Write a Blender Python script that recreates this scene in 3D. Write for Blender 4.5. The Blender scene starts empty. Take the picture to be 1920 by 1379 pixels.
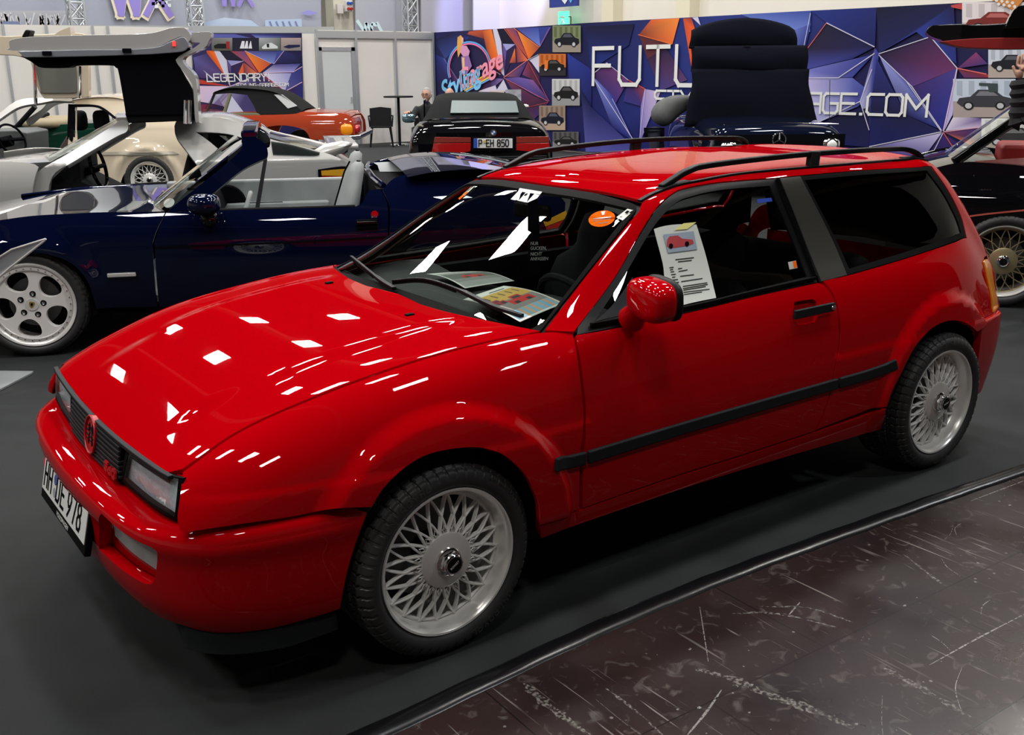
import bpy, bmesh, math, random
import numpy as np
from mathutils import Vector, Matrix
from mathutils.geometry import delaunay_2d_cdt

random.seed(7)
PI = math.pi
scene = bpy.context.scene
COL = scene.collection

# ---------------------------------------------------------------- camera
CAM_LOC = np.array([-1.3935, -3.0874, 1.6544]); YAW, PITCH, ROLL, FPX = 0.6243, -0.2863, -0.0063, 1904.3
IMW, IMH = 1920, 1379
def cam_axes():
    f = np.array([math.cos(PITCH)*math.sin(YAW), math.cos(PITCH)*math.cos(YAW), math.sin(PITCH)])
    r = np.array([math.cos(YAW), -math.sin(YAW), 0.0]); u = np.cross(r, f)
    return math.cos(ROLL)*r+math.sin(ROLL)*u, -math.sin(ROLL)*r+math.cos(ROLL)*u, f
CR, CU, CF = cam_axes()
cd = bpy.data.cameras.new('camera'); co = bpy.data.objects.new('camera', cd); COL.objects.link(co)
cd.sensor_fit = 'HORIZONTAL'; cd.sensor_width = 36.0; cd.lens = 36.0*FPX/IMW; cd.clip_start = .05; cd.clip_end = 200
co.matrix_world = Matrix(((CR[0], CU[0], -CF[0], CAM_LOC[0]), (CR[1], CU[1], -CF[1], CAM_LOC[1]), (CR[2], CU[2], -CF[2], CAM_LOC[2]), (0, 0, 0, 1)))
scene.camera = co

# ---------------------------------------------------------------- light
scene.view_settings.view_transform = 'Standard'; scene.view_settings.look = 'None'
scene.view_settings.gamma = 1.0; scene.view_settings.exposure = 0.0; scene.view_settings.use_curve_mapping = False
w = bpy.data.worlds.new('world'); scene.world = w; w.use_nodes = True
w.node_tree.nodes['Background'].inputs[0].default_value = (.86, .93, 1.0, 1); w.node_tree.nodes['Background'].inputs[1].default_value = .055
def area(x, y, z, sx, sy, p, c=(1, .97, .92), rx=0, rz=0):
    l = bpy.data.lights.new('hall_lamp', 'AREA'); l.shape = 'RECTANGLE'; l.size = sx; l.size_y = sy; l.energy = p; l.color = c
    o = bpy.data.objects.new('hall_lamp', l); o.location = (x, y, z); o.rotation_euler = (rx, 0, rz); COL.objects.link(o); return o
LAMP_Z = 8.6
for i, lx in enumerate((-7.2, -2.6, 2.1, 5.6, 9.3, 13.2)):
    for j, ly in enumerate((-5.6, -.9, 3.3, 8.9, 13.0, 17.8, 21.5)):
        if j == 0 and i not in (1, 3): continue
        big = (i, j) == (2, 3); area(lx+.25*math.sin(i*3+j), ly+.3*math.cos(i+j*2), LAMP_Z, 1.3 if big else .75, 1.0 if big else .75, 260 if big else 150, (1, .96, .90) if (i+j) % 3 else (.93, .96, 1))

# ---------------------------------------------------------------- pixel helpers (to read positions off the photograph onto real surfaces)
class Frame:                                    # a car's own axes: x towards its tail, y to its far side
    def __init__(s, o=(0, 0, 0), ang=0.0):
        s.o = np.array(o, float); s.a = ang
        c, n = math.cos(ang), math.sin(ang); s.R = np.array([[c, -n, 0], [n, c, 0], [0, 0, 1.0]])
    def w(s, P): return np.atleast_2d(P) @ s.R.T + s.o
    def l(s, P): return (np.atleast_2d(P)-s.o) @ s.R
WORLD = Frame()
def proj(P):
    d = np.atleast_2d(P)-CAM_LOC; z = d @ CF
    return np.stack([IMW/2+FPX*(d @ CR)/z, IMH/2-FPX*(d @ CU)/z], 1)
def at(u, v, axis, val, fr=WORLD):              # where the sight line through a pixel meets a plane of a frame
    d = CF+CR*(u-IMW/2)/FPX-CU*(v-IMH/2)/FPX
    C = fr.l(CAM_LOC)[0]; d = d @ fr.R
    return C+d*((val-C[axis])/d[axis])

# ---------------------------------------------------------------- surfaces
def ncub(xs, ys):                               # natural cubic through knots
    xs = np.array(xs, float); ys = np.array(ys, float); n = len(xs)
    if n < 3: return lambda x: np.interp(x, xs, ys)
    h = np.diff(xs); A = np.eye(n); b = np.zeros(n)
    for i in range(1, n-1):
        A[i, i-1] = h[i-1]; A[i, i] = 2*(h[i-1]+h[i]); A[i, i+1] = h[i]; b[i] = 6*((ys[i+1]-ys[i])/h[i]-(ys[i]-ys[i-1])/h[i-1])
    M = np.linalg.solve(A, b)
    def f(x):
        x = np.asarray(x, float); k = np.clip(np.searchsorted(xs, x)-1, 0, n-2)
        t = x-xs[k]; hk = h[k]; sl = (ys[k+1]-ys[k])/hk-hk*(2*M[k]+M[k+1])/6
        v = ys[k]+t*(sl+t*(M[k]/2+t*(M[k+1]-M[k])/(6*hk)))
        lo = x < xs[0]; s0 = (ys[1]-ys[0])/h[0]-h[0]*(2*M[0]+M[1])/6
        return np.where(lo, ys[0]+(x-xs[0])*s0, v)
    return f
def bspl(n, s):                                 # clamped uniform cubic B-spline basis
    m = n-3; kn = np.array([0, 0, 0]+list(np.linspace(0, 1, m+1))+[1, 1, 1], float)
    s = np.clip(np.asarray(s, float), 0, 1-1e-9); N = np.zeros((len(s), n+3))
    for i in range(n+3):
        if kn[i+1] > kn[i]: N[:, i] = (s >= kn[i]) & (s < kn[i+1])
    for p in (1, 2, 3):
        for i in range(n+3-p):
            a = kn[i+p]-kn[i]; b = kn[i+p+1]-kn[i+1]; v = 0
            if a > 0: v = v+(s-kn[i])/a*N[:, i]
            if b > 0: v = v+(kn[i+p+1]-s)/b*N[:, i+1]
            N[:, i] = v
    return N[:, :n]
class Net:
    """x stations, lines from the centre line down one side: each line is a list of y and of z at the stations"""
    def __init__(s, xs, lines, fr=WORLD, side=-1, bumps=None, ext=1.4, xoff=None):
        s.fr = fr; s.side = side; s.x0, s.x1 = xs[0], xs[-1]; s.n = len(lines); s.ext = ext; s.bumps = bumps
        s.fy = [ncub(xs, y) for y, z in lines]; s.fz = [ncub(xs, z) for y, z in lines]
        s.fx = [ncub(xs, q) for q in xoff] if xoff else None
        s.cache()
    def cache(s):
        A, B = np.meshgrid(np.linspace(s.x0, s.x1, 90), np.linspace(.004, .996, 80)); s.ga = np.stack([A.ravel(), B.ravel()], 1)
        P = s.ev(s.ga); s.gp = proj(s.fr.w(P)); v = s.fr.l(CAM_LOC)-P; face = (v*s.nrm(s.ga)).sum(1)/np.linalg.norm(v, axis=1) > .01
        if face.sum() > 10: s.ga = s.ga[face]; s.gp = s.gp[face]
    def ev(s, ab):
        ab = np.atleast_2d(ab); x, t = ab[:, 0], ab[:, 1]; N = bspl(s.n, t)
        y = sum(N[:, i]*s.fy[i](x) for i in range(s.n)); z = sum(N[:, i]*s.fz[i](x) for i in range(s.n))
        X = x.copy()
        if s.fx: X = X+sum(N[:, i]*s.fx[i](x) for i in range(s.n))
        P = np.stack([X, y*s.side, z], 1)
        if s.bumps is not None: P = s.bumps(P, s.side)
        return P
    def inv(s, pts):
        q = np.array(pts, float); k = np.argmin(((s.gp[None]-q[:, None])**2).sum(2), 1); ab = s.ga[k].copy()
        for it in range(12):
            p0 = proj(s.fr.w(s.ev(ab))); e = .0008
            pa = (proj(s.fr.w(s.ev(ab+[e, 0])))-p0)/e; pb = (proj(s.fr.w(s.ev(ab-[0, e])))-p0)/-e
            r = q-p0; det = pa[:, 0]*pb[:, 1]-pa[:, 1]*pb[:, 0]; det = np.where(abs(det) < 1e-3, 1e9, det)
            da = (r[:, 0]*pb[:, 1]-r[:, 1]*pb[:, 0])/det; db = (pa[:, 0]*r[:, 1]-pa[:, 1]*r[:, 0])/det
            ab[:, 0] += np.clip(da, -.08, .08); ab[:, 1] = np.clip(ab[:, 1]+np.clip(db, -.06, .06), 0, 1)
            ab[:, 0] = np.clip(ab[:, 0], s.x0-.05, s.x1+.05)
        return ab
    def nrm(s, ab):
        e = 1e-3; b = np.clip(ab[:, 1], e, 1-e); ab2 = np.stack([ab[:, 0], b], 1)
        du = s.ev(ab2+[e, 0])-s.ev(ab2-[e, 0]); dv = s.ev(ab2+[0, e])-s.ev(ab2-[0, e])
        n = np.cross(du, dv)*s.side*-1; n = -n
        n /= np.maximum(np.linalg.norm(n, axis=1, keepdims=True), 1e-12)
        return n
def crom(pts, k=6):
    p = np.array(pts, float)
    if len(p) < 3 or k < 2: return p
    q = np.vstack([2*p[0]-p[1], p, 2*p[-1]-p[-2]]); out = []
    for i in range(1, len(q)-2):
        for j in range(k):
            t = j/k; a, b, c, d = q[i-1], q[i], q[i+1], q[i+2]
            out.append(.5*((2*b)+(-a+c)*t+(2*a-5*b+4*c-d)*t*t+(-a+3*b-3*c+d)*t**3))
    out.append(p[-1]); return np.array(out)
def ol(*segs, k=6):                             # outline of smooth pieces that meet at corners
    out = []
    for s in segs:
        for q in crom(s, k):
            if not out or np.hypot(*(q-out[-1])) > 1e-9: out.append(q)
    if np.hypot(*(out[0]-out[-1])) < 1e-6: out.pop()
    return np.array(out)
def inpoly(P, poly):
    x, y = P[:, 0], P[:, 1]; c = np.zeros(len(P), bool); n = len(poly)
    for i in range(n):
        x1, y1 = poly[i]; x2, y2 = poly[i-1]
        c ^= ((y1 > y) != (y2 > y)) & (x < (x2-x1)*(y-y1)/((y2-y1) if abs(y2-y1) > 1e-12 else 1e-12)+x1)
    return c
def densify(poly, h, ext):
    out = []; n = len(poly)
    for i in range(n):
        a, b = poly[i], poly[(i+1) % n]; L = math.hypot(b[0]-a[0], (b[1]-a[1])*ext); m = max(1, int(math.ceil(L/h)))
        for j in range(m): out.append(a+(b-a)*j/m)
    return np.array(out)
def newmesh(name, verts, faces, mat, parent=None, fr=None, smooth=True, normals=None):
    me = bpy.data.meshes.new(name); me.from_pydata([tuple(map(float, v)) for v in verts], [], [tuple(f) for f in faces])
    if mat is not None: me.materials.append(mat)
    if smooth: me.polygons.foreach_set('use_smooth', [True]*len(me.polygons))
    me.update()
    if normals is not None: me.normals_split_custom_set_from_vertices([tuple(map(float, n)) for n in normals])
    o = bpy.data.objects.new(name, me); COL.objects.link(o)
    if parent is not None: o.parent = parent
    return o
def patch_data(S, outline, holes=(), h=.03, rim=.010, off=0.0, grow=0):
    """triangulate a trimmed piece of a surface; rim is the folded edge depth; off shifts along the normal"""
    loops = [densify(np.array(outline), h, S.ext)]+[densify(np.array(q), h, S.ext) for q in holes]
    pts = []; edges = []
    for L in loops:
        b = len(pts); pts += [tuple(p) for p in L]; edges += [(b+i, b+(i+1) % len(L)) for i in range(len(L))]
    nb = len(pts); mn = loops[0].min(0); mx = loops[0].max(0)
    gx = np.arange(mn[0]+h/2, mx[0], h); gy = np.arange(mn[1]+h/2/S.ext, mx[1], h/S.ext)
    if len(gx) and len(gy):
        G = np.stack([a.ravel() for a in np.meshgrid(gx, gy)], 1); G[:, 0] += ((np.arange(len(G))//len(gx)) % 2)*h*.5
        G = G[inpoly(G, loops[0])]
        for q in loops[1:]: G = G[~inpoly(G, q)]
        if len(G):
            al = np.vstack(loops); keep = np.ones(len(G), bool)
            for k in range(0, len(G), 500):
                d = (G[k:k+500, None]-al[None])*[1, S.ext]; keep[k:k+500] = (d**2).sum(2).min(1) > (h*.35)**2
            pts += [tuple(p) for p in G[keep]]
    V2 = [Vector((p[0], p[1]*S.ext)) for p in pts]
    ov, oe, of, ovm, oem, ofm = delaunay_2d_cdt(V2, edges, [], 0, 1e-7)
    ab = np.array([(v[0], v[1]/S.ext) for v in ov]); F = np.array(of)
    c = ab[F].mean(1); keep = inpoly(c, loops[0])
    for q in loops[1:]: keep &= ~inpoly(c, q)
    F = F[keep]; P = S.ev(ab); N = S.nrm(ab); P = P+N*off
    # orientation
    fn = np.cross(P[F[:, 1]]-P[F[:, 0]], P[F[:, 2]]-P[F[:, 0]]); s = (fn*N[F[:, 0]]).sum(1).sum()
    if s < 0: F = F[:, ::-1]
    V = [p for p in P]; NN = [n for n in N]; FF = [tuple(f) for f in F.tolist()]
    if rim > 0:
        cnt = {}
        for f in FF:
            for i in range(3):
                e = (f[i], f[(i+1) % 3]); cnt[e] = 1
        for (a, b) in list(cnt):
            if (b, a) not in cnt:
                t = P[b]-P[a]; o_ = np.cross(t, N[a]); L = np.linalg.norm(o_)
                if L < 1e-9: continue
                o_ /= L; k = len(V)
                V += [P[a], P[b], P[b]-N[b]*rim, P[a]-N[a]*rim]; NN += [(o_+N[a]*.5), (o_+N[b]*.5), o_, o_]; FF.append((k+1, k, k+3, k+2))
    return np.array(V), FF, np.array([n/np.linalg.norm(n) for n in NN])
def patch(name, S, outline, mat, parent, holes=(), h=.03, rim=.010, off=0.0, mirror=False, px=True, both=False, apart=False):
    if apart:
        if px: outline = S.inv(outline); holes = [S.inv(q) for q in holes]
        patch_(name, S, outline, mat, parent, holes, h, rim, off, True, False); return patch_(name, S, outline, mat, parent, holes, h, rim, off, False, False)
    return patch_(name, S, outline, mat, parent, holes, h, rim, off, mirror, px, both)
def patch_(name, S, outline, mat, parent, holes=(), h=.03, rim=.010, off=0.0, mirror=False, px=True, both=False):
    if px:
        outline = S.inv(outline); holes = [S.inv(q) for q in holes]
    V, F, N = patch_data(S, outline, holes, h, rim, off)
    if both:
        V2 = V*[1, -1, 1]; N2 = N*[1, -1, 1]; n = len(V)
        V = np.vstack([V, V2]); N = np.vstack([N, N2]); F = F+[tuple(n+i for i in f[::-1]) for f in F]
    elif mirror:
        V = V*[1, -1, 1]; N = N*[1, -1, 1]; F = [f[::-1] for f in F]
    return newmesh(name, V, F, mat, parent, normals=N)

# ---------------------------------------------------------------- materials
def mat(name, col, rough=.5, metal=0.0, coat=0.0, spec=.5, emit=None, es=1.0, noise=0, nscale=20, bump=0, bscale=200, croug=.03, alpha=1, sheen=0):
    m = bpy.data.materials.new(name); m.use_nodes = True; nt = m.node_tree; b = nt.nodes['Principled BSDF']
    b.inputs['Base Color'].default_value = (*col, 1); b.inputs['Roughness'].default_value = rough; b.inputs['Metallic'].default_value = metal
    b.inputs['Coat Weight'].default_value = coat; b.inputs['Coat IOR'].default_value = 1.5; b.inputs['Coat Roughness'].default_value = croug; b.inputs['Specular IOR Level'].default_value = spec
    b.inputs['Alpha'].default_value = alpha
    if sheen: b.inputs['Sheen Weight'].default_value = sheen
    if emit: b.inputs['Emission Color'].default_value = (*emit, 1); b.inputs['Emission Strength'].default_value = es
    if noise or bump:
        tc = nt.nodes.new('ShaderNodeTexCoord')
    if noise:
        n = nt.nodes.new('ShaderNodeTexNoise'); n.inputs['Scale'].default_value = nscale; n.inputs['Detail'].default_value = 5; nt.links.new(tc.outputs['Object'], n.inputs['Vector'])
        mx = nt.nodes.new('ShaderNodeMix'); mx.data_type = 'RGBA'; nt.links.new(n.outputs['Fac'], mx.inputs['Factor'])
        mx.inputs['A'].default_value = (*[c*(1-noise) for c in col], 1); mx.inputs['B'].default_value = (*[min(1, c*(1+noise)) for c in col], 1)
        nt.links.new(mx.outputs['Result'], b.inputs['Base Color'])
    if bump:
        n = nt.nodes.new('ShaderNodeTexNoise'); n.inputs['Scale'].default_value = bscale; n.inputs['Detail'].default_value = 3; nt.links.new(tc.outputs['Object'], n.inputs['Vector'])
        bp = nt.nodes.new('ShaderNodeBump'); bp.inputs['Strength'].default_value = bump; bp.inputs['Distance'].default_value = .002
        nt.links.new(n.outputs['Fac'], bp.inputs['Height']); nt.links.new(bp.outputs['Normal'], b.inputs['Normal'])
    return m
def glass(name, tint, refl=1.0, rough=0.0, ior=1.5):
    m = bpy.data.materials.new(name); m.use_nodes = True; nt = m.node_tree; nt.nodes.clear()
    o = nt.nodes.new('ShaderNodeOutputMaterial'); t = nt.nodes.new('ShaderNodeBsdfTransparent'); t.inputs[0].default_value = (*tint, 1)
    g = nt.nodes.new('ShaderNodeBsdfGlossy'); g.inputs['Roughness'].default_value = rough; g.inputs[0].default_value = (refl, refl, refl, 1)
    f = nt.nodes.new('ShaderNodeFresnel'); mx = nt.nodes.new('ShaderNodeMixShader')
    ge = nt.nodes.new('ShaderNodeNewGeometry'); mr = nt.nodes.new('ShaderNodeMapRange'); mr.inputs['To Min'].default_value = ior; mr.inputs['To Max'].default_value = 1/ior     # a thin pane: same reflectance from either side
    nt.links.new(ge.outputs['Backfacing'], mr.inputs['Value']); nt.links.new(mr.outputs[0], f.inputs[0])
    nt.links.new(f.outputs[0], mx.inputs[0]); nt.links.new(t.outputs[0], mx.inputs[1]); nt.links.new(g.outputs[0], mx.inputs[2]); nt.links.new(mx.outputs[0], o.inputs[0])
    return m
M = {}
M['red'] = mat('red_paint', (.44, .0, .003), .6, coat=.6, croug=.012, spec=.0)
M['redbadge'] = mat('red_badge', (.45, .01, .015), .35)
M['rubber'] = mat('black_rubber', (.006, .006, .006), .6, spec=.03)
M['trim'] = mat('black_trim', (.009, .009, .010), .4, spec=.1)
M['matt'] = mat('matt_black_plastic', (.016, .018, .021), .55, spec=.12)
M['bpillar'] = mat('pillar_plastic', (.034, .032, .027), .45, spec=.2)
M['under'] = mat('underside_black', (.004, .004, .004), .9)
M['tyre'] = mat('tyre_rubber', (.030, .030, .031), .5, bump=.15, bscale=60)
M['tyretext'] = mat('raised_tyre_lettering', (.045, .045, .045), .5)
M['alu'] = mat('polished_rim', (.93, .92, .89), .26, metal=.35)
M['spoke'] = mat('silver_spokes', (.93, .92, .90), .4, metal=.08)
M['spokeback'] = mat('spoke_sides', (.12, .12, .12), .5, metal=.3)
M['chrome'] = mat('chrome', (.85, .85, .86), .06, metal=1)
M['wglass'] = glass('windscreen_glass', (.72, .78, .75), ior=1.42)
M['sglass'] = glass('side_glass', (.62, .64, .62), ior=1.45)
M['cglass'] = glass('clear_glass', (.80, .88, .86), ior=1.4)
M['lens'] = glass('clear_lens', (.93, .95, .97), ior=1.4, rough=.02)
M['white'] = mat('white_print', (.80, .80, .78), .45)
M['ink'] = mat('black_print', (.004, .004, .006), .7, spec=.03)
M['orange'] = mat('amber_lens', (.95, .30, .004), .22, coat=.6)
M['interior'] = mat('dark_upholstery', (.012, .012, .014), .85, spec=.1, bump=.4, bscale=300)
M['dash'] = mat('dashboard_plastic', (.020, .021, .022), .75)
M['headliner'] = mat('grey_headliner', (.07, .07, .07), .95)

# ---------------------------------------------------------------- generic mesh helpers
def root(name, label, cat, fr=WORLD, group=None, loc=None, kind=None):
    o = bpy.data.objects.new(name, None); COL.objects.link(o); o.empty_display_size = .1
    if loc is not None: o.location = loc
    else: o.location = tuple(fr.o); o.rotation_euler = (0, 0, fr.a)
    o['label'] = label; o['category'] = cat
    if group: o['group'] = group
    return o
def tag(o, label, cat, group=None, kind=None):
    if label: o['label'] = label
    if cat: o['category'] = cat
    if group: o['group'] = group
    if kind: o['kind'] = kind
    return o
class MB:
    def __init__(s): s.v = []; s.f = []
    def add(s, v, f):
        b = len(s.v); s.v += [tuple(map(float, p)) for p in v]; s.f += [tuple(b+i for i in q) for q in f]; return s
    def box(s, c, d, R=None):
        P = np.array([(x, y, z) for x in (-.5, .5) for y in (-.5, .5) for z in (-.5, .5)])*d
        if R is not None: P = P @ np.array(R).T
        return s.add(P+np.array(c), [(0, 1, 3, 2), (4, 6, 7, 5), (0, 4, 5, 1), (2, 3, 7, 6), (0, 2, 6, 4), (1, 5, 7, 3)])
    def lathe(s, prof, n=64, c=(0, 0, 0), ax='y', a0=0, a1=2*PI):   # prof: (r, h) along the axis
        full = abs(a1-a0-2*PI) < 1e-6; m = n if full else n+1; V = []
        for i in range(m):
            a = a0+(a1-a0)*i/n
            for r, h in prof:
                V.append({'y': (r*math.cos(a), h, r*math.sin(a)), 'z': (r*math.cos(a), r*math.sin(a), h), 'x': (h, r*math.cos(a), r*math.sin(a))}[ax])
        k = len(prof); F = [(i*k+j, i*k+j+1, ((i+1) % m)*k+j+1, ((i+1) % m)*k+j) for i in range(n) for j in range(k-1)]
        return s.add(np.array(V)+np.array(c), F)
    def tube(s, pts, r, n=10, cap=True, sq=None):     # r number or list; sq=(w,h) rectangular section
        P = np.array(pts, float); m = len(P); T = np.gradient(P, axis=0); T /= np.linalg.norm(T, axis=1, keepdims=True)
        up = np.array([0, 0, 1.0]) if abs(T[0][2]) < .9 else np.array([1.0, 0, 0]); V = []
        rr = [r]*m if np.isscalar(r) else r
        for i in range(m):
            a = np.cross(T[i], up); 
            if np.linalg.norm(a) < 1e-6: a = np.array([1.0, 0, 0])
            a /= np.linalg.norm(a); b = np.cross(a, T[i]); 
            if sq is not None:
                for (p, q) in ((-1, -1), (1, -1), (1, 1), (-1, 1)): V.append(P[i]+a*p*sq[0]/2*rr[i]+b*q*sq[1]/2*rr[i])
            else:
                for k in range(n): t = 2*PI*k/n; V.append(P[i]+(a*math.cos(t)+b*math.sin(t))*rr[i])
        if sq is not None: n = 4
        F = [(i*n+k, i*n+(k+1) % n, (i+1)*n+(k+1) % n, (i+1)*n+k) for i in range(m-1) for k in range(n)]
        if cap: F += [tuple(range(n))[::-1], tuple((m-1)*n+k for k in range(n))]
        return s.add(V, F)
    def prism(s, poly, o, a, b, d):      # polygon in plane (a,b) at o, thickness vector d
        o, a, b, d = map(lambda q: np.array(q, float), (o, a, b, d)); n = len(poly)
        P = [o+a*p[0]+b*p[1] for p in poly]; V = P+[p+d for p in P]
        return s.add(V, [tuple(range(n))[::-1], tuple(range(n, 2*n))]+[(i, (i+1) % n, n+(i+1) % n, n+i) for i in range(n)])
    def grid(s, G, close=False):         # G[i][j] points
        G = np.array(G, float); m, n = G.shape[:2]
        F = [(i*n+j, i*n+j+1, (i+1)*n+j+1, (i+1)*n+j) for i in range(m-1) for j in range(n-1)]
        if close: F += [(i*n+n-1, i*n, (i+1)*n, (i+1)*n+n-1) for i in range(m-1)]
        return s.add(G.reshape(-1, 3), F)
    def build(s, name, m, parent=None, smooth=False, bevel=0, sub=0, recalc=True, seg=2, ang=35):
        me = bpy.data.meshes.new(name); me.from_pydata(s.v, [], s.f); 
        if recalc:
            bm = bmesh.new(); bm.from_mesh(me); bmesh.ops.recalc_face_normals(bm, faces=bm.faces); bm.to_mesh(me); bm.free()
        if m is not None: me.materials.append(m)
        if smooth: me.polygons.foreach_set('use_smooth', [True]*len(me.polygons)); me.set_sharp_from_angle(angle=math.radians(ang))
        o = bpy.data.objects.new(name, me); COL.objects.link(o)
        if bevel:
            md = o.modifiers.new('bevel', 'BEVEL'); md.width = bevel; md.segments = seg; md.limit_method = 'ANGLE'
            me.polygons.foreach_set('use_smooth', [True]*len(me.polygons)); md.harden_normals = True
        if sub:
            md = o.modifiers.new('sub', 'SUBSURF'); md.levels = md.render_levels = sub
            me.polygons.foreach_set('use_smooth', [True]*len(me.polygons))
        if parent is not None: o.parent = parent
        return o
# stroke lettering: each glyph on a 0..1 square, pen strokes
GL = {'A': [[(0, 0), (0, .8), (.2, 1), (1, 1), (1, 0)], [(0, .45), (1, .45)]], 'B': [[(0, 0), (0, 1), (.85, 1), (1, .85), (1, .65), (.85, .52), (0, .52)], [(.85, .52), (1, .38), (1, .15), (.85, 0), (0, 0)]],
 'C': [[(1, 1), (.15, 1), (0, .85), (0, .15), (.15, 0), (1, 0)]], 'D': [[(0, 0), (0, 1), (.8, 1), (1, .8), (1, .2), (.8, 0), (0, 0)]], 'E': [[(1, 1), (0, 1), (0, 0), (1, 0)], [(0, .52), (.85, .52)]],
 'F': [[(1, 1), (0, 1), (0, 0)], [(0, .52), (.85, .52)]], 'G': [[(1, 1), (.15, 1), (0, .85), (0, .15), (.15, 0), (.85, 0), (1, .15), (1, .5), (.5, .5)]], 'H': [[(0, 0), (0, 1)], [(1, 0), (1, 1)], [(0, .52), (1, .52)]],
 'I': [[(.5, 0), (.5, 1)]], 'K': [[(0, 0), (0, 1)], [(1, 1), (0, .45)], [(.25, .6), (1, 0)]], 'L': [[(0, 1), (0, 0), (1, 0)]], 'M': [[(0, 0), (0, 1), (.5, .35), (1, 1), (1, 0)]], 'N': [[(0, 0), (0, 1), (1, 0), (1, 1)]],
 'O': [[(.15, 0), (0, .15), (0, .85), (.15, 1), (.85, 1), (1, .85), (1, .15), (.85, 0), (.15, 0)]], 'P': [[(0, 0), (0, 1), (.85, 1), (1, .85), (1, .62), (.85, .47), (0, .47)]],
 'R': [[(0, 0), (0, 1), (.85, 1), (1, .85), (1, .62), (.85, .47), (0, .47)], [(.5, .47), (1, 0)]], 'S': [[(1, 1), (.15, 1), (0, .85), (0, .65), (.15, .52), (.85, .52), (1, .38), (1, .15), (.85, 0), (0, 0)]],
 'T': [[(0, 1), (1, 1)], [(.5, 1), (.5, 0)]], 'U': [[(0, 1), (0, .15), (.15, 0), (.85, 0), (1, .15), (1, 1)]], 'V': [[(0, 1), (.5, 0), (1, 1)]], 'W': [[(0, 1), (.25, 0), (.5, .8), (.75, 0), (1, 1)]], 'X': [[(0, 0), (1, 1)], [(0, 1), (1, 0)]],
 'Y': [[(0, 1), (.5, .5), (1, 1)], [(.5, .5), (.5, 0)]], '.': [[(.4, 0), (.6, 0)]], '-': [[(.2, .5), (.8, .5)]], '!': [[(.5, 1), (.5, .3)], [(.5, .08), (.5, 0)]], ' ': [],
 '0': [[(.2, 0), (0, .2), (0, .8), (.2, 1), (.8, 1), (1, .8), (1, .2), (.8, 0), (.2, 0)]], '1': [[(.2, .75), (.6, 1), (.6, 0)]], '2': [[(0, .8), (.2, 1), (.8, 1), (1, .8), (1, .6), (0, 0), (1, 0)]], '6': [[(.9, 1), (.3, .65), (0, .3), (.1, .05), (.3, 0), (.7, 0), (1, .15), (1, .45), (.75, .6), (.3, .58)]],
 '5': [[(1, 1), (.1, 1), (0, .55), (.7, .6), (1, .4), (1, .15), (.8, 0), (0, 0)]], '7': [[(0, 1), (1, 1), (.4, 0)]], '8': [[(.25, .53), (.05, .7), (.05, .85), (.25, 1), (.75, 1), (.95, .85), (.95, .7), (.75, .53), (1, .35), (1, .15), (.8, 0), (.2, 0), (0, .15), (0, .35), (.25, .53), (.75, .53)]],
 '9': [[(.1, 0), (.7, .35), (1, .7), (.9, .95), (.7, 1), (.3, 1), (0, .85), (0, .55), (.25, .4), (.7, .42)]]}
def ribbon(mb, pts2, wd, o, a, b, d):
    n = len(pts2)
    for i in range(n-1):
        p, q = np.array(pts2[i], float), np.array(pts2[i+1], float); t = q-p; L = np.hypot(*t)
        if L < 1e-9: continue
        t /= L; nn = np.array([-t[1], t[0]])*wd/2; e = t*wd/2*(.92)
        mb.prism([p-e-nn, q+e-nn, q+e+nn, p-e+nn], o, a, b, np.array(d)*(1+.03*(i % 2)))
def lettering(mb, txt, o, a, b, d, h, cw, gap, wd, widths=None):   # origin, axes, depth vector
    x = 0.0
    for ch in txt:
        cwc = cw*(.35 if ch in '.!I1' and cw > 0 else (1.3 if ch in 'MW' else (.5 if ch == ' ' else 1)))
        for st in GL.get(ch, []): ribbon(mb, [(x+p[0]*cwc, p[1]*h) for p in st], wd, o, a, b, d)
        x += cwc+gap
    return x
def fontmesh(name, txt, size, depth, m, parent, loc, rot, align='CENTER', shear=0, bold=0):
    cu = bpy.data.curves.new(name, 'FONT'); cu.body = txt; cu.size = size; cu.extrude = depth; cu.align_x = align; cu.align_y = 'CENTER'; cu.shear = shear; cu.offset = bold
    t = bpy.data.objects.new(name, cu); me = bpy.data.meshes.new_from_object(t); bpy.data.objects.remove(t)
    me.name = name; me.materials.clear(); me.materials.append(m)
    o = bpy.data.objects.new(name, me); COL.objects.link(o); o.parent = parent; o.location = loc
    o.rotation_euler = rot if not isinstance(rot, Matrix) else rot.to_euler(); return o
def axes_rot(a, b):                            # rotation with local x along a, local y along b
    a = Vector(a).normalized(); b = Vector(b); n = a.cross(b).normalized(); b = n.cross(a)
    return Matrix((a, b, n)).transposed()
def parent_dup(src, name=None, fr=None, loc=None, rz=None):
    r = src.copy(); COL.objects.link(r)
    if loc is not None: r.location = loc
    if rz is not None: r.rotation_euler = (0, 0, rz)
    for ch in list(src.children):
        c = ch.copy(); COL.objects.link(c); c.parent = r
        for g in ch.children:
            q = g.copy(); COL.objects.link(q); q.parent = c
    return r
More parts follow.
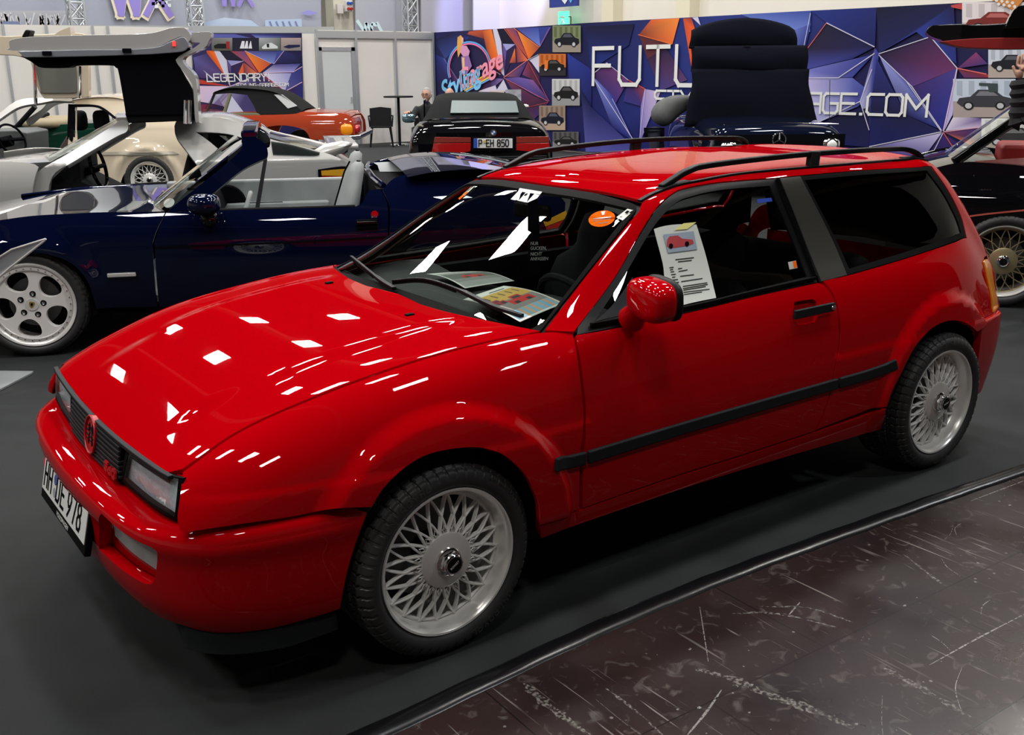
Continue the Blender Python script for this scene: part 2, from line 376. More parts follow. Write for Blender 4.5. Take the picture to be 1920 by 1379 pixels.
# ---------------------------------------------------------------- the floor
def floor_mat():
    m = mat('worn_hall_floor', (.06, .035, .03), .22, spec=.28); nt = m.node_tree; b = nt.nodes['Principled BSDF']; L = nt.links.new
    tc = nt.nodes.new('ShaderNodeTexCoord'); mp = nt.nodes.new('ShaderNodeMapping'); L(tc.outputs['Object'], mp.inputs['Vector'])
    def noise(s, d=4, v=None, dist=0):
        n = nt.nodes.new('ShaderNodeTexNoise'); n.inputs['Scale'].default_value = s; n.inputs['Detail'].default_value = d; n.inputs['Distortion'].default_value = dist
        L(v or mp.outputs[0], n.inputs['Vector']); return n.outputs['Fac']
    def ramp(src, p0, p1):
        r = nt.nodes.new('ShaderNodeMapRange'); r.inputs['From Min'].default_value = p0; r.inputs['From Max'].default_value = p1; L(src, r.inputs['Value']); return r.outputs[0]
    def math_(op, a, c):
        q = nt.nodes.new('ShaderNodeMath'); q.operation = op
        for i, k in enumerate((a, c)):
            if isinstance(k, (int, float)): q.inputs[i].default_value = k
            else: L(k, q.inputs[i])
        q.use_clamp = True; return q.outputs[0]
    def mixc(f, a, c):
        q = nt.nodes.new('ShaderNodeMix'); q.data_type = 'RGBA'; L(f, q.inputs['Factor'])
        for s, k in (('A', a), ('B', c)):
            if isinstance(k, tuple): q.inputs[s].default_value = (*k, 1)
            else: L(k, q.inputs[s])
        return q.outputs['Result']
    col = mixc(ramp(noise(1.7, 5), .3, .7), (.040, .021, .019), (.018, .013, .014))
    # scratches: stretched thin noise in several directions
    tot = None
    for i, (ang, sx, sy, th) in enumerate([(.35, 26, .8, .685), (1.25, 30, 1.0, .69), (-.5, 34, .9, .70), (2.2, 28, 1.2, .70), (.05, 16, .35, .72)]):
        q = nt.nodes.new('ShaderNodeMapping'); q.inputs['Rotation'].default_value = (0, 0, ang); q.inputs['Scale'].default_value = (sx, sy, 1); q.inputs['Location'].default_value = (i*3.1, i*1.7, 0)
        L(tc.outputs['Object'], q.inputs['Vector']); s = ramp(noise(2.0, 2, q.outputs[0], .3), th, th+.03)
        tot = s if tot is None else math_('MAXIMUM', tot, s)
    tot = math_('MULTIPLY', tot, ramp(noise(3.1, 2), .42, .60))
    spk = nt.nodes.new('ShaderNodeTexVoronoi'); spk.inputs['Scale'].default_value = 16; L(mp.outputs[0], spk.inputs['Vector'])
    sp = math_('MULTIPLY', ramp(spk.outputs['Distance'], .10, .05), ramp(noise(9, 2), .52, .60)); tot = math_('MAXIMUM', tot, sp)
    dust = math_('MULTIPLY', ramp(noise(14, 6, None, 1.5), .58, .72), .35); tot = math_('MAXIMUM', tot, dust)
    col = mixc(math_('MULTIPLY', tot, .62), col, (.34, .31, .28))
    br = nt.nodes.new('ShaderNodeTexBrick'); br.inputs['Scale'].default_value = 1.0; br.inputs['Brick Width'].default_value = .95; br.inputs['Row Height'].default_value = .48
    br.inputs['Mortar Size'].default_value = .0025; br.inputs['Mortar Smooth'].default_value = .1; q = nt.nodes.new('ShaderNodeMapping'); q.inputs['Rotation'].default_value = (0, 0, .02); L(tc.outputs['Object'], q.inputs['Vector']); L(q.outputs[0], br.inputs['Vector'])
    col = mixc(br.outputs['Fac'], col, (.008, .006, .006)); L(col, b.inputs['Base Color'])
    rr = ramp(noise(2.3, 5), .35, .75); q = nt.nodes.new('ShaderNodeMapRange'); q.inputs['To Min'].default_value = .22; q.inputs['To Max'].default_value = .48; L(rr, q.inputs['Value']); L(q.outputs[0], b.inputs['Roughness'])
    bp = nt.nodes.new('ShaderNodeBump'); bp.inputs['Strength'].default_value = .25; bp.inputs['Distance'].default_value = .004; L(noise(6, 4), bp.inputs['Height']); L(bp.outputs[0], b.inputs['Normal'])
    return m
M['carpet'] = mat('charcoal_carpet', (.021, .0235, .0235), .82, spec=.25, noise=.45, nscale=3.5, bump=.5, bscale=500)
M['hallfloor'] = floor_mat()
M['hallfloor'].node_tree.nodes['Principled BSDF'].inputs['Coat Weight'].default_value = .0
fl = MB().box((6, 8, -.06), (50, 50, .10)).build('floor', M['hallfloor']); fl['kind'] = 'structure'
# carpet laid on the hall floor: its near edge is slightly wavy
EDGE = [(-6, -1.16), (-2.4, -1.10), (-1.2, -1.06), (-.383, -1.036), (.2, -1.0), (.63, -.985), (1.1, -.99), (1.7, -1.02), (2.2, -1.05), (2.74, -1.09), (3.6, -1.16), (5, -1.26), (9, -1.45), (13.2, -1.6)]
ed = crom(EDGE, 6)
mb = MB(); V = [(p[0], p[1], 0) for p in ed]+[(12.35, 5.4, 0), (11.75, 18.35, 0), (-18, 18.35, 0), (-18, -1.6, 0)]
n = len(V); mb.add(V+[(a, b, -.0095) for a, b, c in V], [tuple(range(n))]+[(i, n+i, n+(i+1) % n, (i+1) % n) for i in range(n)])
cp = mb.build('carpet', M['carpet']); tag(cp, 'charcoal grey exhibition carpet under the parked cars', 'carpet')
mb = MB(); G = []
for i, p in enumerate(ed):
    wv = .0012*math.sin(i*1.9)+.001*math.sin(i*4.3)
    G.append([(p[0], p[1]+.035+wv, .0006), (p[0], p[1]+.033+wv, .002), (p[0], p[1]+.012, .0028+.0004*math.sin(i*2.7)), (p[0], p[1]-.012, .0015), (p[0], p[1]-.028+wv, -.0075), (p[0], p[1]-.030+wv, -.0095)])
mb.grid(G); tp = mb.build('edge_tape', mat('glossy_black_tape', (.006, .006, .007), .22, bump=.15, bscale=30, spec=.4), smooth=True, ang=80); tag(tp, 'glossy black tape sealing the carpet edge against the brown floor', 'tape')

# scratches, scuffs and flecks worn into the brown floor
M['scuff'] = mat('scuff_marks', (.22, .20, .18), .5, noise=.5, nscale=30); M['scratch'] = mat('scratch_marks', (.34, .32, .30), .4, noise=.4, nscale=30)
ZF = -.0098
def streak(mb, pts, w0, jag=0.0):
    P = crom(pts, 6) if len(pts) > 2 else np.array([np.array(pts[0])*(1-t)+np.array(pts[1])*t for t in np.linspace(0, 1, 5)]); n = len(P); L = []; R_ = []
    for i, p in enumerate(P):
        t = P[min(i+1, n-1)]-P[max(i-1, 0)]; t = t/max(1e-9, np.hypot(*t)); q = np.array([-t[1], t[0]]); ww = w0*math.sin(PI*(i+.4)/(n-.2))**.5*(1+jag*random.uniform(-1, 1))/2
        L.append((*(p+q*ww), ZF)); R_.append((*(p-q*ww*(1+jag*random.uniform(-.5, .5))), ZF))
    b = len(mb.v); mb.v += [tuple(map(float, x)) for x in L+R_]; mb.f += [(b+i, b+n+i, b+n+i+1, b+i+1) for i in range(n-1)]
for m_, th in ((M['scuff'], .50), (M['scratch'], .40)):       # rubbed marks are broken up, not solid
    nt = m_.node_tree; tc = nt.nodes.new('ShaderNodeTexCoord'); n_ = nt.nodes.new('ShaderNodeTexNoise'); n_.inputs['Scale'].default_value = 90; n_.inputs['Detail'].default_value = 6; nt.links.new(tc.outputs['Object'], n_.inputs['Vector'])
    r_ = nt.nodes.new('ShaderNodeMapRange'); r_.inputs['From Min'].default_value = th-.06; r_.inputs['From Max'].default_value = th+.10; r_.inputs['To Max'].default_value = .8; nt.links.new(n_.outputs['Fac'], r_.inputs['Value']); nt.links.new(r_.outputs[0], nt.nodes['Principled BSDF'].inputs['Alpha'])
fx_ = lambda u, v: at(u, v, 2, ZF)[:2]
scr = MB(); scf = MB(); rg_ = random.Random(5); rs_ = random.getstate(); random.seed(11)
for pts, w0 in [([(1304, 1256), (1365, 1271), (1426, 1298), (1502, 1324), (1601, 1366)], .034), ([(1655, 1252), (1731, 1294), (1826, 1349)], .026), ([(980, 1279), (1029, 1324), (1106, 1379)], .028), ([(1373, 1151), (1456, 1151), (1567, 1176)], .012), ([(1426, 1138), (1517, 1141), (1601, 1168)], .010), ([(1693, 1039), (1746, 1080), (1773, 1100)], .012), ([(1129, 1286), (1190, 1332), (1243, 1379)], .008)]:
    streak(scf, [fx_(*p) for p in pts], w0, .5)
for pts, w0 in [([(1353, 1294), (1325, 1335), (1289, 1379)], .007), ([(1742, 1248), (1838, 1195), (1925, 1150)], .005), ([(1312, 1138), (1328, 1241)], .003), ([(1478, 1155), (1500, 1130)], .005), ([(1820, 940), (1925, 900)], .004), ([(1395, 1075), (1470, 1045)], .004)]: streak(scr, [fx_(*p) for p in pts], w0, .2)
def flp():
    x = random.uniform(-1.2, 9); return np.array([x, random.uniform(-4.2 if x < 3 else -3.0, -1.10 if x < 3 else -1.3)])
for k in range(520):
    p = flp(); a = random.choice([.35, 1.1, -.4, .5, 1.4, random.uniform(0, PI)])+random.gauss(0, .12); l_ = random.choice([.05, .08, .15, .3, .5])*random.uniform(.5, 1.4); d = np.array([math.cos(a), math.sin(a)])*l_; q = np.array([-d[1], d[0]])*random.uniform(-.12, .12)
    if p[1]+abs(d[1]) > -1.08: continue
    streak(scr if k % 3 else scf, [p-d/2, p+q, p+d/2], random.choice([.0012, .0016, .0022, .003]), .3)
for k in range(900):
    p = flp(); n = random.randint(4, 7); r = random.choice([.002, .003, .004, .008])*random.uniform(.6, 1.3); b = len(scr.v)
    scr.v += [(float(p[0]+r*random.uniform(.5, 1.3)*math.cos(2*PI*i/n)), float(p[1]+r*random.uniform(.4, 1)*math.sin(2*PI*i/n)), ZF) for i in range(n)]; scr.f.append(tuple(range(b, b+n)))
random.setstate(rs_)
for mb_, m_, nm in ((scr, M['scratch'], 'floor_scratches'), (scf, M['scuff'], 'floor_scuffs')):
    o_ = mb_.build(nm, m_, None, recalc=False); tag(o_, 'pale scratches and flecks in the brown hall floor' if 'scr' in nm else 'grey rubbed scuff marks across the brown hall floor', 'floor wear', kind='stuff')
# ---------------------------------------------------------------- wheels
def cart(prof_r, prof_y): return list(zip(prof_r, prof_y))
def tyre_mesh(R, wid, rr, name='tyre', parent=None, nA=420, tread=True, m=None):
    hw = wid/2; sw = R-rr
    half = [(rr-.006, -hw*.86), (rr+.004, -hw*.97), (rr+sw*.25, -hw*1.07), (rr+sw*.5, -hw*1.09), (rr+sw*.75, -hw*1.03), (R-.012, -hw*.93), (R-.005, -hw*.88)]
    hs = crom(half, 3); prof = [tuple(p) for p in hs]
    ys = np.linspace(-hw*.86, hw*.86, 45)
    prof += [(R-.0028*(abs(y)/hw)**3, y) for y in ys]+[(r, -y) for r, y in prof[::-1]]
    P = np.array(prof); mb = MB(); A = np.arange(nA)*2*PI/nA; G = np.zeros((nA, len(P), 3))
    for i, a in enumerate(A):
        r = P[:, 0].copy(); y = P[:, 1]
        if tread:
            on = (abs(y) < hw*.9)&(r > R-.007)
            g = np.zeros(len(P))
            for yc in (-.052, -.022, .022, .052): g = np.maximum(g, np.clip(1.6-abs(y-yc)/.0028, 0, 1))
            ph = (a*27/PI/2*2+abs(y)*21+.30*np.sin(abs(y)*110)) % 1.0; g = np.maximum(g, np.clip(1.8-abs(ph-.5)/.065, 0, 1)*(abs(y) > .014))
            r = r-np.where(on, g*.008, 0)
            sh = (r > R-.03)&(abs(y) > hw*.86)&~on; ph2 = (a*27/PI/2*2+hw*26*.9) % 1.0
            if abs(ph2-.5) < .13: r = r-np.where(sh, .004, 0)
        G[i, :, 0] = r*math.cos(a); G[i, :, 1] = y; G[i, :, 2] = r*math.sin(a)
    k = len(P); F = [(i*k+j, i*k+j+1, ((i+1) % nA)*k+j+1, ((i+1) % nA)*k+j) for i in range(nA) for j in range(k-1)]
    mb.add(G.reshape(-1, 3), F); return mb.build(name, m or M['tyre'], parent, smooth=True, ang=28)
def lace_wheel(R=.295, rr=.222, wid=.235, nsp=20, gold=None, fancy=True):
    """cross-laced alloy wheel, outer face towards -y"""
    yo = -wid/2; mb = MB()
    mb.lathe([(rr-.028, .09), (rr-.028, .0), (rr-.026, yo+.055), (rr-.022, yo+.050), (rr-.018, yo+.044), (rr-.014, yo+.018), (rr-.010, yo+.006), (rr-.004, yo-.001), (rr+.002, yo-.002), (rr+.003, yo+.003), (rr-.002, yo+.008), (rr-.004, .09)], 96)
    w_ = mb.build('wheel', M['alu'], smooth=True, ang=30)
    mb = MB(); ms = gold or M['spoke']; r0, r1 = .078*rr/.222, rr-.024; D = PI*2/nsp
    for i in range(nsp):
        for sg in (-1, 1):
            a0 = i*D; a1 = a0+sg*D*1.0
            m_ = 7; pts = []
            for k in range(m_):
                t = k/(m_-1); r = r0+(r1-r0)*t; a = a0+(a1-a0)*(t**.9); y = yo+.026+.020*t**1.5-.002
                pts.append((r*math.cos(a), y, r*math.sin(a)))
            wd = .0058
            G = []
            P = np.array(pts); T = np.gradient(P, axis=0); T /= np.linalg.norm(T, axis=1, keepdims=True)
            for k in range(m_):
                s_ = np.cross(T[k], [0, 1, 0]); s_ /= np.linalg.norm(s_)
                G.append([P[k]-s_*wd*.6+[0, .012, 0], P[k]-s_*wd*.52, P[k]-s_*wd*.3+[0, -.0018, 0], P[k]+s_*wd*.3+[0, -.0018, 0], P[k]+s_*wd*.52, P[k]+s_*wd*.6+[0, .012, 0]])
            mb.grid(G)
    # outer ring seat and small lozenges at the roots
    mb.lathe([(r1+.004, yo+.052), (r1-.006, yo+.043), (r1-.010, yo+.050), (r1-.008, yo+.07)], 96)
    if fancy:
        for i in range(nsp):
            a = (i+.5)*D; ra = np.array([math.cos(a), 0, math.sin(a)]); ta = np.array([-math.sin(a), 0, math.cos(a)]); c = ra*(r0+.018)+np.array([0, yo+.022, 0])
            pts = [c-ra*.013, c+ta*.006, c+ra*.012, c-ta*.006, c-ra*.013, c+ta*.006]; mb.tube(pts, .0022, 5, cap=False)
    mb.build('spokes', ms, w_, smooth=True, ang=30)
    mb = MB(); mb.lathe([(r0+.008, yo+.030), (r0+.006, yo+.018), (r0, yo+.0145), (.045, yo+.013), (.04, yo+.012)], 64)
    mb.build('hub_cover', M['alu'] if not gold else gold, w_, smooth=True)
    mb = MB(); hexp = [(.036*math.cos(k*PI/3+.3), .036*math.sin(k*PI/3+.3)) for k in range(6)]
    mb.lathe([(.043, yo+.013), (.042, yo+.005), (.037, yo+.001), (.030, yo+.000)], 48)
    mb.prism(hexp, (0, yo+.004, 0), (1, 0, 0), (0, 0, 1), (0, -.014, 0)); mb.lathe([(.031, yo-.008), (.031, yo-.020), (.028, yo-.023), (.024, yo-.022)], 48)
    mb.build('centre_nut', M['chrome'], w_, smooth=True)
    mb = MB(); mb.lathe([(.025, yo-.020), (.0245, yo-.0225), (.001, yo-.023)], 40); mb.build('centre_cap', M['trim'], w_, smooth=True)
    mb = MB(); mb.lathe([(.15, .02), (.15, .04), (.05, .04), (.05, .02), (.15, .02)], 48); mb.build('brake_disc', M['spokeback'], w_, smooth=True)
    mb = MB(); mb.lathe([(rr-.03, .085), (.03, .08)], 48); mb.build('inner_barrel', M['under'], w_, smooth=True)
    tyre_mesh(R, wid, rr, parent=w_, nA=760 if fancy else 240)
    if fancy:
        for txt, a_s, hgt in (('UNIROYAL', 2.62, .018), ('UNIROYAL', 5.75, .018), ('RAINSPORT', 1.15, .009)):
            q_ = MB()
            for k, ch in enumerate(txt):
                a = a_s-k*(.088 if hgt > .01 else .05); ra = np.array([math.cos(a), 0, math.sin(a)]); ta = np.array([math.sin(a), 0, -math.cos(a)])
                lettering(q_, ch, ra*(.250 if hgt > .01 else .262)+np.array([0, -wid/2*1.088, 0]), ta, ra, (0, -.0012, 0), hgt, hgt*.72, 0, hgt*.16)
            q_.build('tyre_lettering', M['tyretext'], w_)
    if fancy: fontmesh('cap_text', 'BORBET', .0095, .0002, M['alu'], w_, (0, yo-.0235, 0), axes_rot((.77, 0, .64), (-.64, 0, .77)))
    return w_

# ---------------------------------------------------------------- the red estate: surfaces
hero = root('estate_car', 'glossy red three-door estate car with black roof rails, large in the foreground', 'car')
RX = 2.47
def flares(P, side):
    P = P.copy()
    for xc, a in ((0.0, .032), (RX-.03, .030)):
        r = np.hypot(P[:, 0]-xc, P[:, 2]-.30); t = np.clip((.468-r)/.052, 0, 1); b = t*t*(3-2*t)
        zf = np.clip((P[:, 2]-.20)/.15, 0, 1); up = np.clip((abs(P[:, 1])-.60)/.12, 0, 1)
        P[:, 1] += side*a*b*zf*up
    t = np.clip((P[:, 2]-.608)/.022, 0, 1); P[:, 1] -= side*.0055*t*t*(3-2*t)*np.clip((abs(P[:, 1])-.60)/.12, 0, 1)      # pressed crease along the flank
    y = abs(P[:, 1]); t = np.clip((.475-.10*np.clip((-.2-P[:, 0])/.5, 0, 1)-y)/.05, 0, 1); k = np.clip((P[:, 0]+.66)/.2, 0, 1)*np.clip((.36-P[:, 0])/.2, 0, 1)
    P[:, 2] += .008*t*t*(3-2*t)*k*k*(3-2*k); return P
FX = [-.74, -.60, -.45, -.3, 0, .25, .55]
low = lambda y, z: (y, z)
FL = [([0]*7, [.625, .705, .765, .812, .865, .888, .905]),
      ([.24]*7, [.628, .705, .765, .812, .865, .888, .905]),
      ([.44, .45, .47, .48, .50, .50, .50], [.632, .706, .764, .812, .864, .889, .904]),
      ([.56, .585, .61, .625, .635, .635, .635], [.635, .706, .762, .808, .860, .886, .898]),
      ([.625, .66, .685, .70, .715, .72, .72], [.628, .695, .750, .796, .848, .874, .883]),
      ([.665, .715, .745, .765, .785, .79, .79], [.600, .665, .715, .755, .800, .822, .830]),
      ([.69, .75, .785, .805, .822, .828, .828], [.56, .62, .66, .69, .72, .735, .74]),
      ([.71, .77, .80, .82, .836, .842, .842], [.53, .57, .60, .62, .64, .64, .64]),
      ([.715, .775, .805, .825, .84, .845, .845], [.50, .50, .50, .51, .52, .52, .52]),
      ([.71, .77, .80, .82, .836, .842, .842], [.42, .40, .40, .40, .40, .40, .40]),
      ([.70, .755, .785, .80, .82, .83, .83], [.32, .30, .29, .28, .28, .28, .28]),
      ([.68, .72, .75, .765, .785, .795, .795], [.25, .22, .20, .19, .19, .19, .19])]
SF = Net(FX, FL, bumps=flares)
UX = [.30, .50, .70, .85, 1.0, 1.2, 1.6, 2.2, 2.55, 2.72, 2.82, 2.93, 3.03]
def cst(v, *tail):
    a = [v]*(13-len(tail))+list(tail); return a
UL = [([0]*13, [.845, .965, 1.085, 1.172, 1.236, 1.276, 1.299, 1.302, 1.292, 1.279, 1.195, 1.03, .84]),
      ([.25]*13, [.845, .965, 1.085, 1.172, 1.234, 1.274, 1.297, 1.300, 1.290, 1.276, 1.19, 1.02, .83]),
      ([.50, .46, .43, .42, .41, .42, .43, .43, .42, .41, .41, .42, .42], [.845, .945, 1.065, 1.150, 1.220, 1.265, 1.289, 1.293, 1.283, 1.266, 1.18, 1.005, .82]),
      ([.68, .645, .595, .56, .525, .52, .53, .53, .52, .515, .525, .56, .60], [.845, .915, 1.035, 1.125, 1.206, 1.249, 1.274, 1.279, 1.269, 1.251, 1.165, .985, .81]),
      ([.73, .70, .645, .605, .575, .562, .572, .572, .565, .56, .58, .63, .66], [.84, .89, .995, 1.085, 1.165, 1.215, 1.245, 1.25, 1.24, 1.22, 1.13, .96, .79]),
      ([.745, .73, .70, .68, .655, .643, .64, .645, .64, .635, .65, .68, .70], [.83, .875, .935, .985, 1.025, 1.05, 1.07, 1.09, 1.10, 1.09, 1.04, .90, .76]),
      ([.755, .755, .745, .737, .725, .72, .72, .72, .715, .70, .69, .70, .70], [.82, .865, .885, .90, .92, .93, .94, .955, .965, .97, .93, .84, .73]),
      ([.775, .78, .785, .785, .785, .785, .785, .783, .77, .75, .735, .72, .71], [.80, .84, .85, .86, .865, .87, .875, .885, .89, .885, .85, .78, .69]),
      ([.815, .815, .815, .816, .817, .818, .82, .818, .805, .785, .765, .745, .72], [.76, .76, .765, .77, .775, .78, .785, .79, .79, .785, .76, .70, .64]),
      ([.838]*7+[.836, .825, .81, .79, .765, .73], [.66]*13),
      ([.845]*7+[.842, .832, .818, .80, .775, .74], [.54]*13),
      ([.842]*7+[.840, .830, .815, .80, .77, .73], [.41]*13),
      ([.83]*7+[.828, .815, .80, .78, .75, .71], [.29]*13),
      ([.79]*7+[.79, .77, .75, .73, .70, .66], [.19]*13)]
SU = Net(UX, UL, bumps=flares)
def zs(S, x, z):                                # parameter on the section at x whose height is z
    t = np.linspace(0, 1, 400); P = S.ev(np.stack([np.full(400, x), t], 1)); return (x, float(t[np.argmin(abs(P[:, 2]-z)+(0 if z < 2 else 0))]))
# bonnet
A_ = SF.inv(ol([(341, 880), (450, 806), (600, 739), (760, 681), (900, 643), (1012, 621)]))
B_ = SF.inv(ol([(1012, 621), (960, 611), (916, 602), (841, 586), (778, 568)])); B_ = np.vstack([B_[:-1], [[.335, .0]]])
xr = B_[-2]; xf = A_[0]
bonnet = np.vstack([A_, B_[1:], [[-.715, 0.0]], [[-.710, .14]], [[-.70, .24]]])
patch('bonnet', SF, bonnet, M['red'], hero, px=False, both=True, h=.028, rim=.014)
fender = ol([(343, 886), (452, 810), (602, 743), (762, 685), (902, 646), (1011, 625), (1074, 626)], [(1074, 626), (1082, 665), (1089, 720), (1094, 770), (1093, 810), (1089, 845), (1087, 880), (1086, 955)],
            [(1086, 955), (1013, 985)], [(1013, 985), (1011, 950), (1003, 925), (987, 893), (959, 864), (928, 846), (890, 839), (841, 843), (796, 855), (754, 881), (719, 916), (697, 950)],
            [(697, 951), (620, 955), (548, 969), (465, 981), (355, 997), (337, 995)], [(337, 995), (333, 970), (338, 930), (343, 886)])
for mir in (False, True): patch('front_wing', SF, fender, M['red'], hero, mirror=mir, h=.022, rim=.02)
def ab_off(S, ab, off): P = S.ev(ab); return P+S.nrm(ab)*off
# sills
sill = ol([(1013, 987), (1087, 958)], [(1087, 958), (1264, 897), (1400, 854), (1527, 812), (1661, 767)], [(1661, 767), (1651, 805)], [(1651, 805), (1400, 879), (1264, 922), (1087, 983), (1015, 1010)])
door = ol([(1080, 629), (1150, 617), (1290, 587), (1400, 560), (1533, 531)], [(1533, 531), (1545, 535), (1558, 551), (1569, 579), (1573, 619), (1570, 660), (1561, 706), (1556, 735), (1543, 776), (1528, 808)],
          [(1528, 808), (1400, 850), (1264, 893), (1092, 953)], [(1092, 953), (1094, 880), (1096, 845), (1099, 810), (1099, 770), (1095, 720), (1088, 665), (1080, 629)])
recess = ol([(1490, 566), (1522, 561)], [(1522, 561), (1531, 567), (1534, 590), (1529, 604)], [(1529, 604), (1498, 610)], [(1498, 610), (1490, 603), (1487, 585), (1490, 566)])
side = [([(1543, 526), (1590, 517), (1700, 485), (1813, 447)],), ([(1813, 447), (1802, 405), (1778, 357), (1747, 312)],), ([(1747, 312), (1620, 319), (1499, 329), (1455, 333)],),
        ([(1455, 333), (1350, 341), (1286, 352), (1258, 364), (1230, 391), (1202, 434), (1150, 524), (1085, 610), (1076, 622)],), ([(1076, 622), (1050, 621), (1022, 619)],),
        ([(1022, 619), (1100, 517), (1170, 430), (1199, 396)],), ([(1199, 396), (1205, 380), (1225, 366), (1270, 350), (1310, 341), (1400, 326), (1591, 309), (1740, 297)],)]
sp_ = SU.inv(ol(*[s[0] for s in side]))
rear = np.array([zs(SU, *p) for p in crom([(2.745, 1.24), (2.82, 1.12), (2.90, .97), (2.945, .84)], 5)]+[(2.875, zs(SU, 2.875, .825)[1]), (2.885, zs(SU, 2.885, .70)[1]), (2.895, zs(SU, 2.895, .60)[1])])
low_ = SU.inv(ol([(1833, 622), (1814, 607), (1797, 602), (1777, 602), (1753, 612), (1733, 629), (1711, 658), (1691, 698), (1674, 732), (1663, 763)], [(1663, 763), (1530, 806)],
                 [(1531, 808), (1545, 778), (1559, 736), (1563, 706), (1573, 660), (1576, 619), (1572, 579), (1561, 549), (1543, 526)]))
sidepoly = np.vstack([sp_, rear, low_])[:-1]
for mir in (False, True):
    patch('side_sill', SU, sill, M['red'], hero, mirror=mir, h=.03, rim=.03)
    patch('side_panel', SU, sidepoly, M['red'], hero, mirror=mir, px=False, h=.024, rim=.02)
    patch('side_lining', SU, sidepoly, M['interior'], hero, mirror=mir, px=False, h=.06, rim=0, off=-.018)
    d = patch('door', SU, door, M['red'], hero, mirror=mir, holes=[recess] if not mir else [], h=.026, rim=.016)
    if not mir:
        rc = patch('handle_recess', SU, recess, M['red'], d, off=-.016, rim=0, h=.012)
        H_ = SU.inv([(1483, 592), (1520, 584), (1557, 576)]); P = ab_off(SU, H_, .016)
        mb = MB(); mb.tube(P, [1.0, 1.0, 1.0], sq=(.014, .032)); hd = mb.build('door_handle', M['matt'], d, bevel=.003)
        hd['label'] = 'matt black pull handle'
        c = P[2]+np.array([-.012, -.008, 0]); MB().lathe([(.011, 0), (.010, -.003), (.004, -.003), (.001, -.002)], 20, c=c).build('lock', M['chrome'], hd, smooth=True)
# dark mass inside the body, wheel housings and floor
mb = MB(); mb.box((1.25, 0, .20), (2.9, 1.30, .06)); mb.box((-.42, 0, .42), (.30, 1.2, .40)); mb.box((2.55, 0, .45), (.5, 1.0, .4)); mb.box((.2, 0, .5), (.35, 1.0, .55))
mb.box((0, 0, .4), (.75, .9, .42)); mb.build('underbody', M['under'], hero)
for xc in (0, RX-.03):
    for sg in (-1, 1):
        MB().lathe([(.366, sg*.80), (.372, sg*.76), (.375, sg*.52), (.02, sg*.52)], 48, c=(xc, 0, .30), a0=-.12, a1=PI+.12).build('wheel_housing', M['under'], hero, smooth=True)
# roof
G_ = SU.inv(ol([(1205, 376), (1225, 363), (1268, 348), (1310, 339), (1400, 324), (1591, 307), (1740, 295)]))
Rf = SU.inv(ol([(1205, 376), (1160, 365), (1124, 358), (1080, 352)]))[::-1]
roof = np.vstack([G_, [[2.725, .12], [2.735, 0.0]], [[Rf[0][0]-.01, 0.0]], Rf[:-1]])
patch('roof', SU, roof, M['red'], hero, px=False, both=True, h=.03, rim=.012)
patch('headlining', SU, np.array([[1.0, 0.0], [1.03, .2], [2.65, .2], [2.68, 0]]), M['headliner'], hero, px=False, both=True, off=-.03, rim=0, h=.08)
tg = np.array([[2.742, 0], [2.738, .12], [2.745, G_[-1][1]-.005], [2.80, G_[-1][1]-.01], [3.03, G_[-1][1]], [3.03, 0]])
patch('tailgate', SU, tg, M['red'], hero, px=False, both=True, rim=.01, h=.03)
patch('tailgate_lining', SU, tg, M['interior'], hero, px=False, both=True, rim=0, h=.06, off=-.02)
rl = lambda x: zs(SU, x, .6)[1]
patch('rear_panel', SU, np.array([[2.95, G_[-1][1]], [3.03, G_[-1][1]], [3.03, .97], [2.90, .97], [2.90, zs(SU, 2.9, .60)[1]], [2.95, zs(SU, 2.95, .8)[1]]]), M['red'], hero, px=False, apart=True, rim=0, h=.03)
mb = MB(); mb.grid([[(3.02, y, z) for y in np.linspace(-.62, .62, 9)] for z in (.28, .55, .80)]); mb.build('rear_face', M['red'], hero)
# windscreen: seal ring and glass
Wb = SU.inv(ol([(1012, 622), (1100, 512), (1165, 430), (1191, 397)], [(1191, 397), (1193, 388), (1186, 382)], [(1186, 382), (1124, 365), (1080, 357)]))
wx0, wx1 = .335, Wb[-1][0]-.008
Wi = SU.inv(ol([(1024, 600), (1100, 500), (1155, 429), (1178, 400)], [(1178, 400), (1179, 394), (1172, 390)], [(1172, 390), (1115, 377), (1066, 368)]))
wo = np.vstack([[[wx0, 0.0]], [[wx0+.01, .12]], [[wx0+.05, .22]], Wb, [[wx1, 0.0]]])
wi = np.vstack([[[wx0+.045, 0.0]], [[wx0+.05, .12]], [[wx0+.09, .20]], Wi, [[Wi[-1][0]-.01, 0.0]]])
# near half seal as ring without centre line edges
ring = np.vstack([wo, wi[::-1]])
patch('windscreen_seal', SU, ring, M['rubber'], hero, px=False, both=True, rim=.012, h=.02, off=.001)
patch('windscreen', SU, wi, M['wglass'], hero, px=False, both=True, rim=0, h=.04, off=-.003)
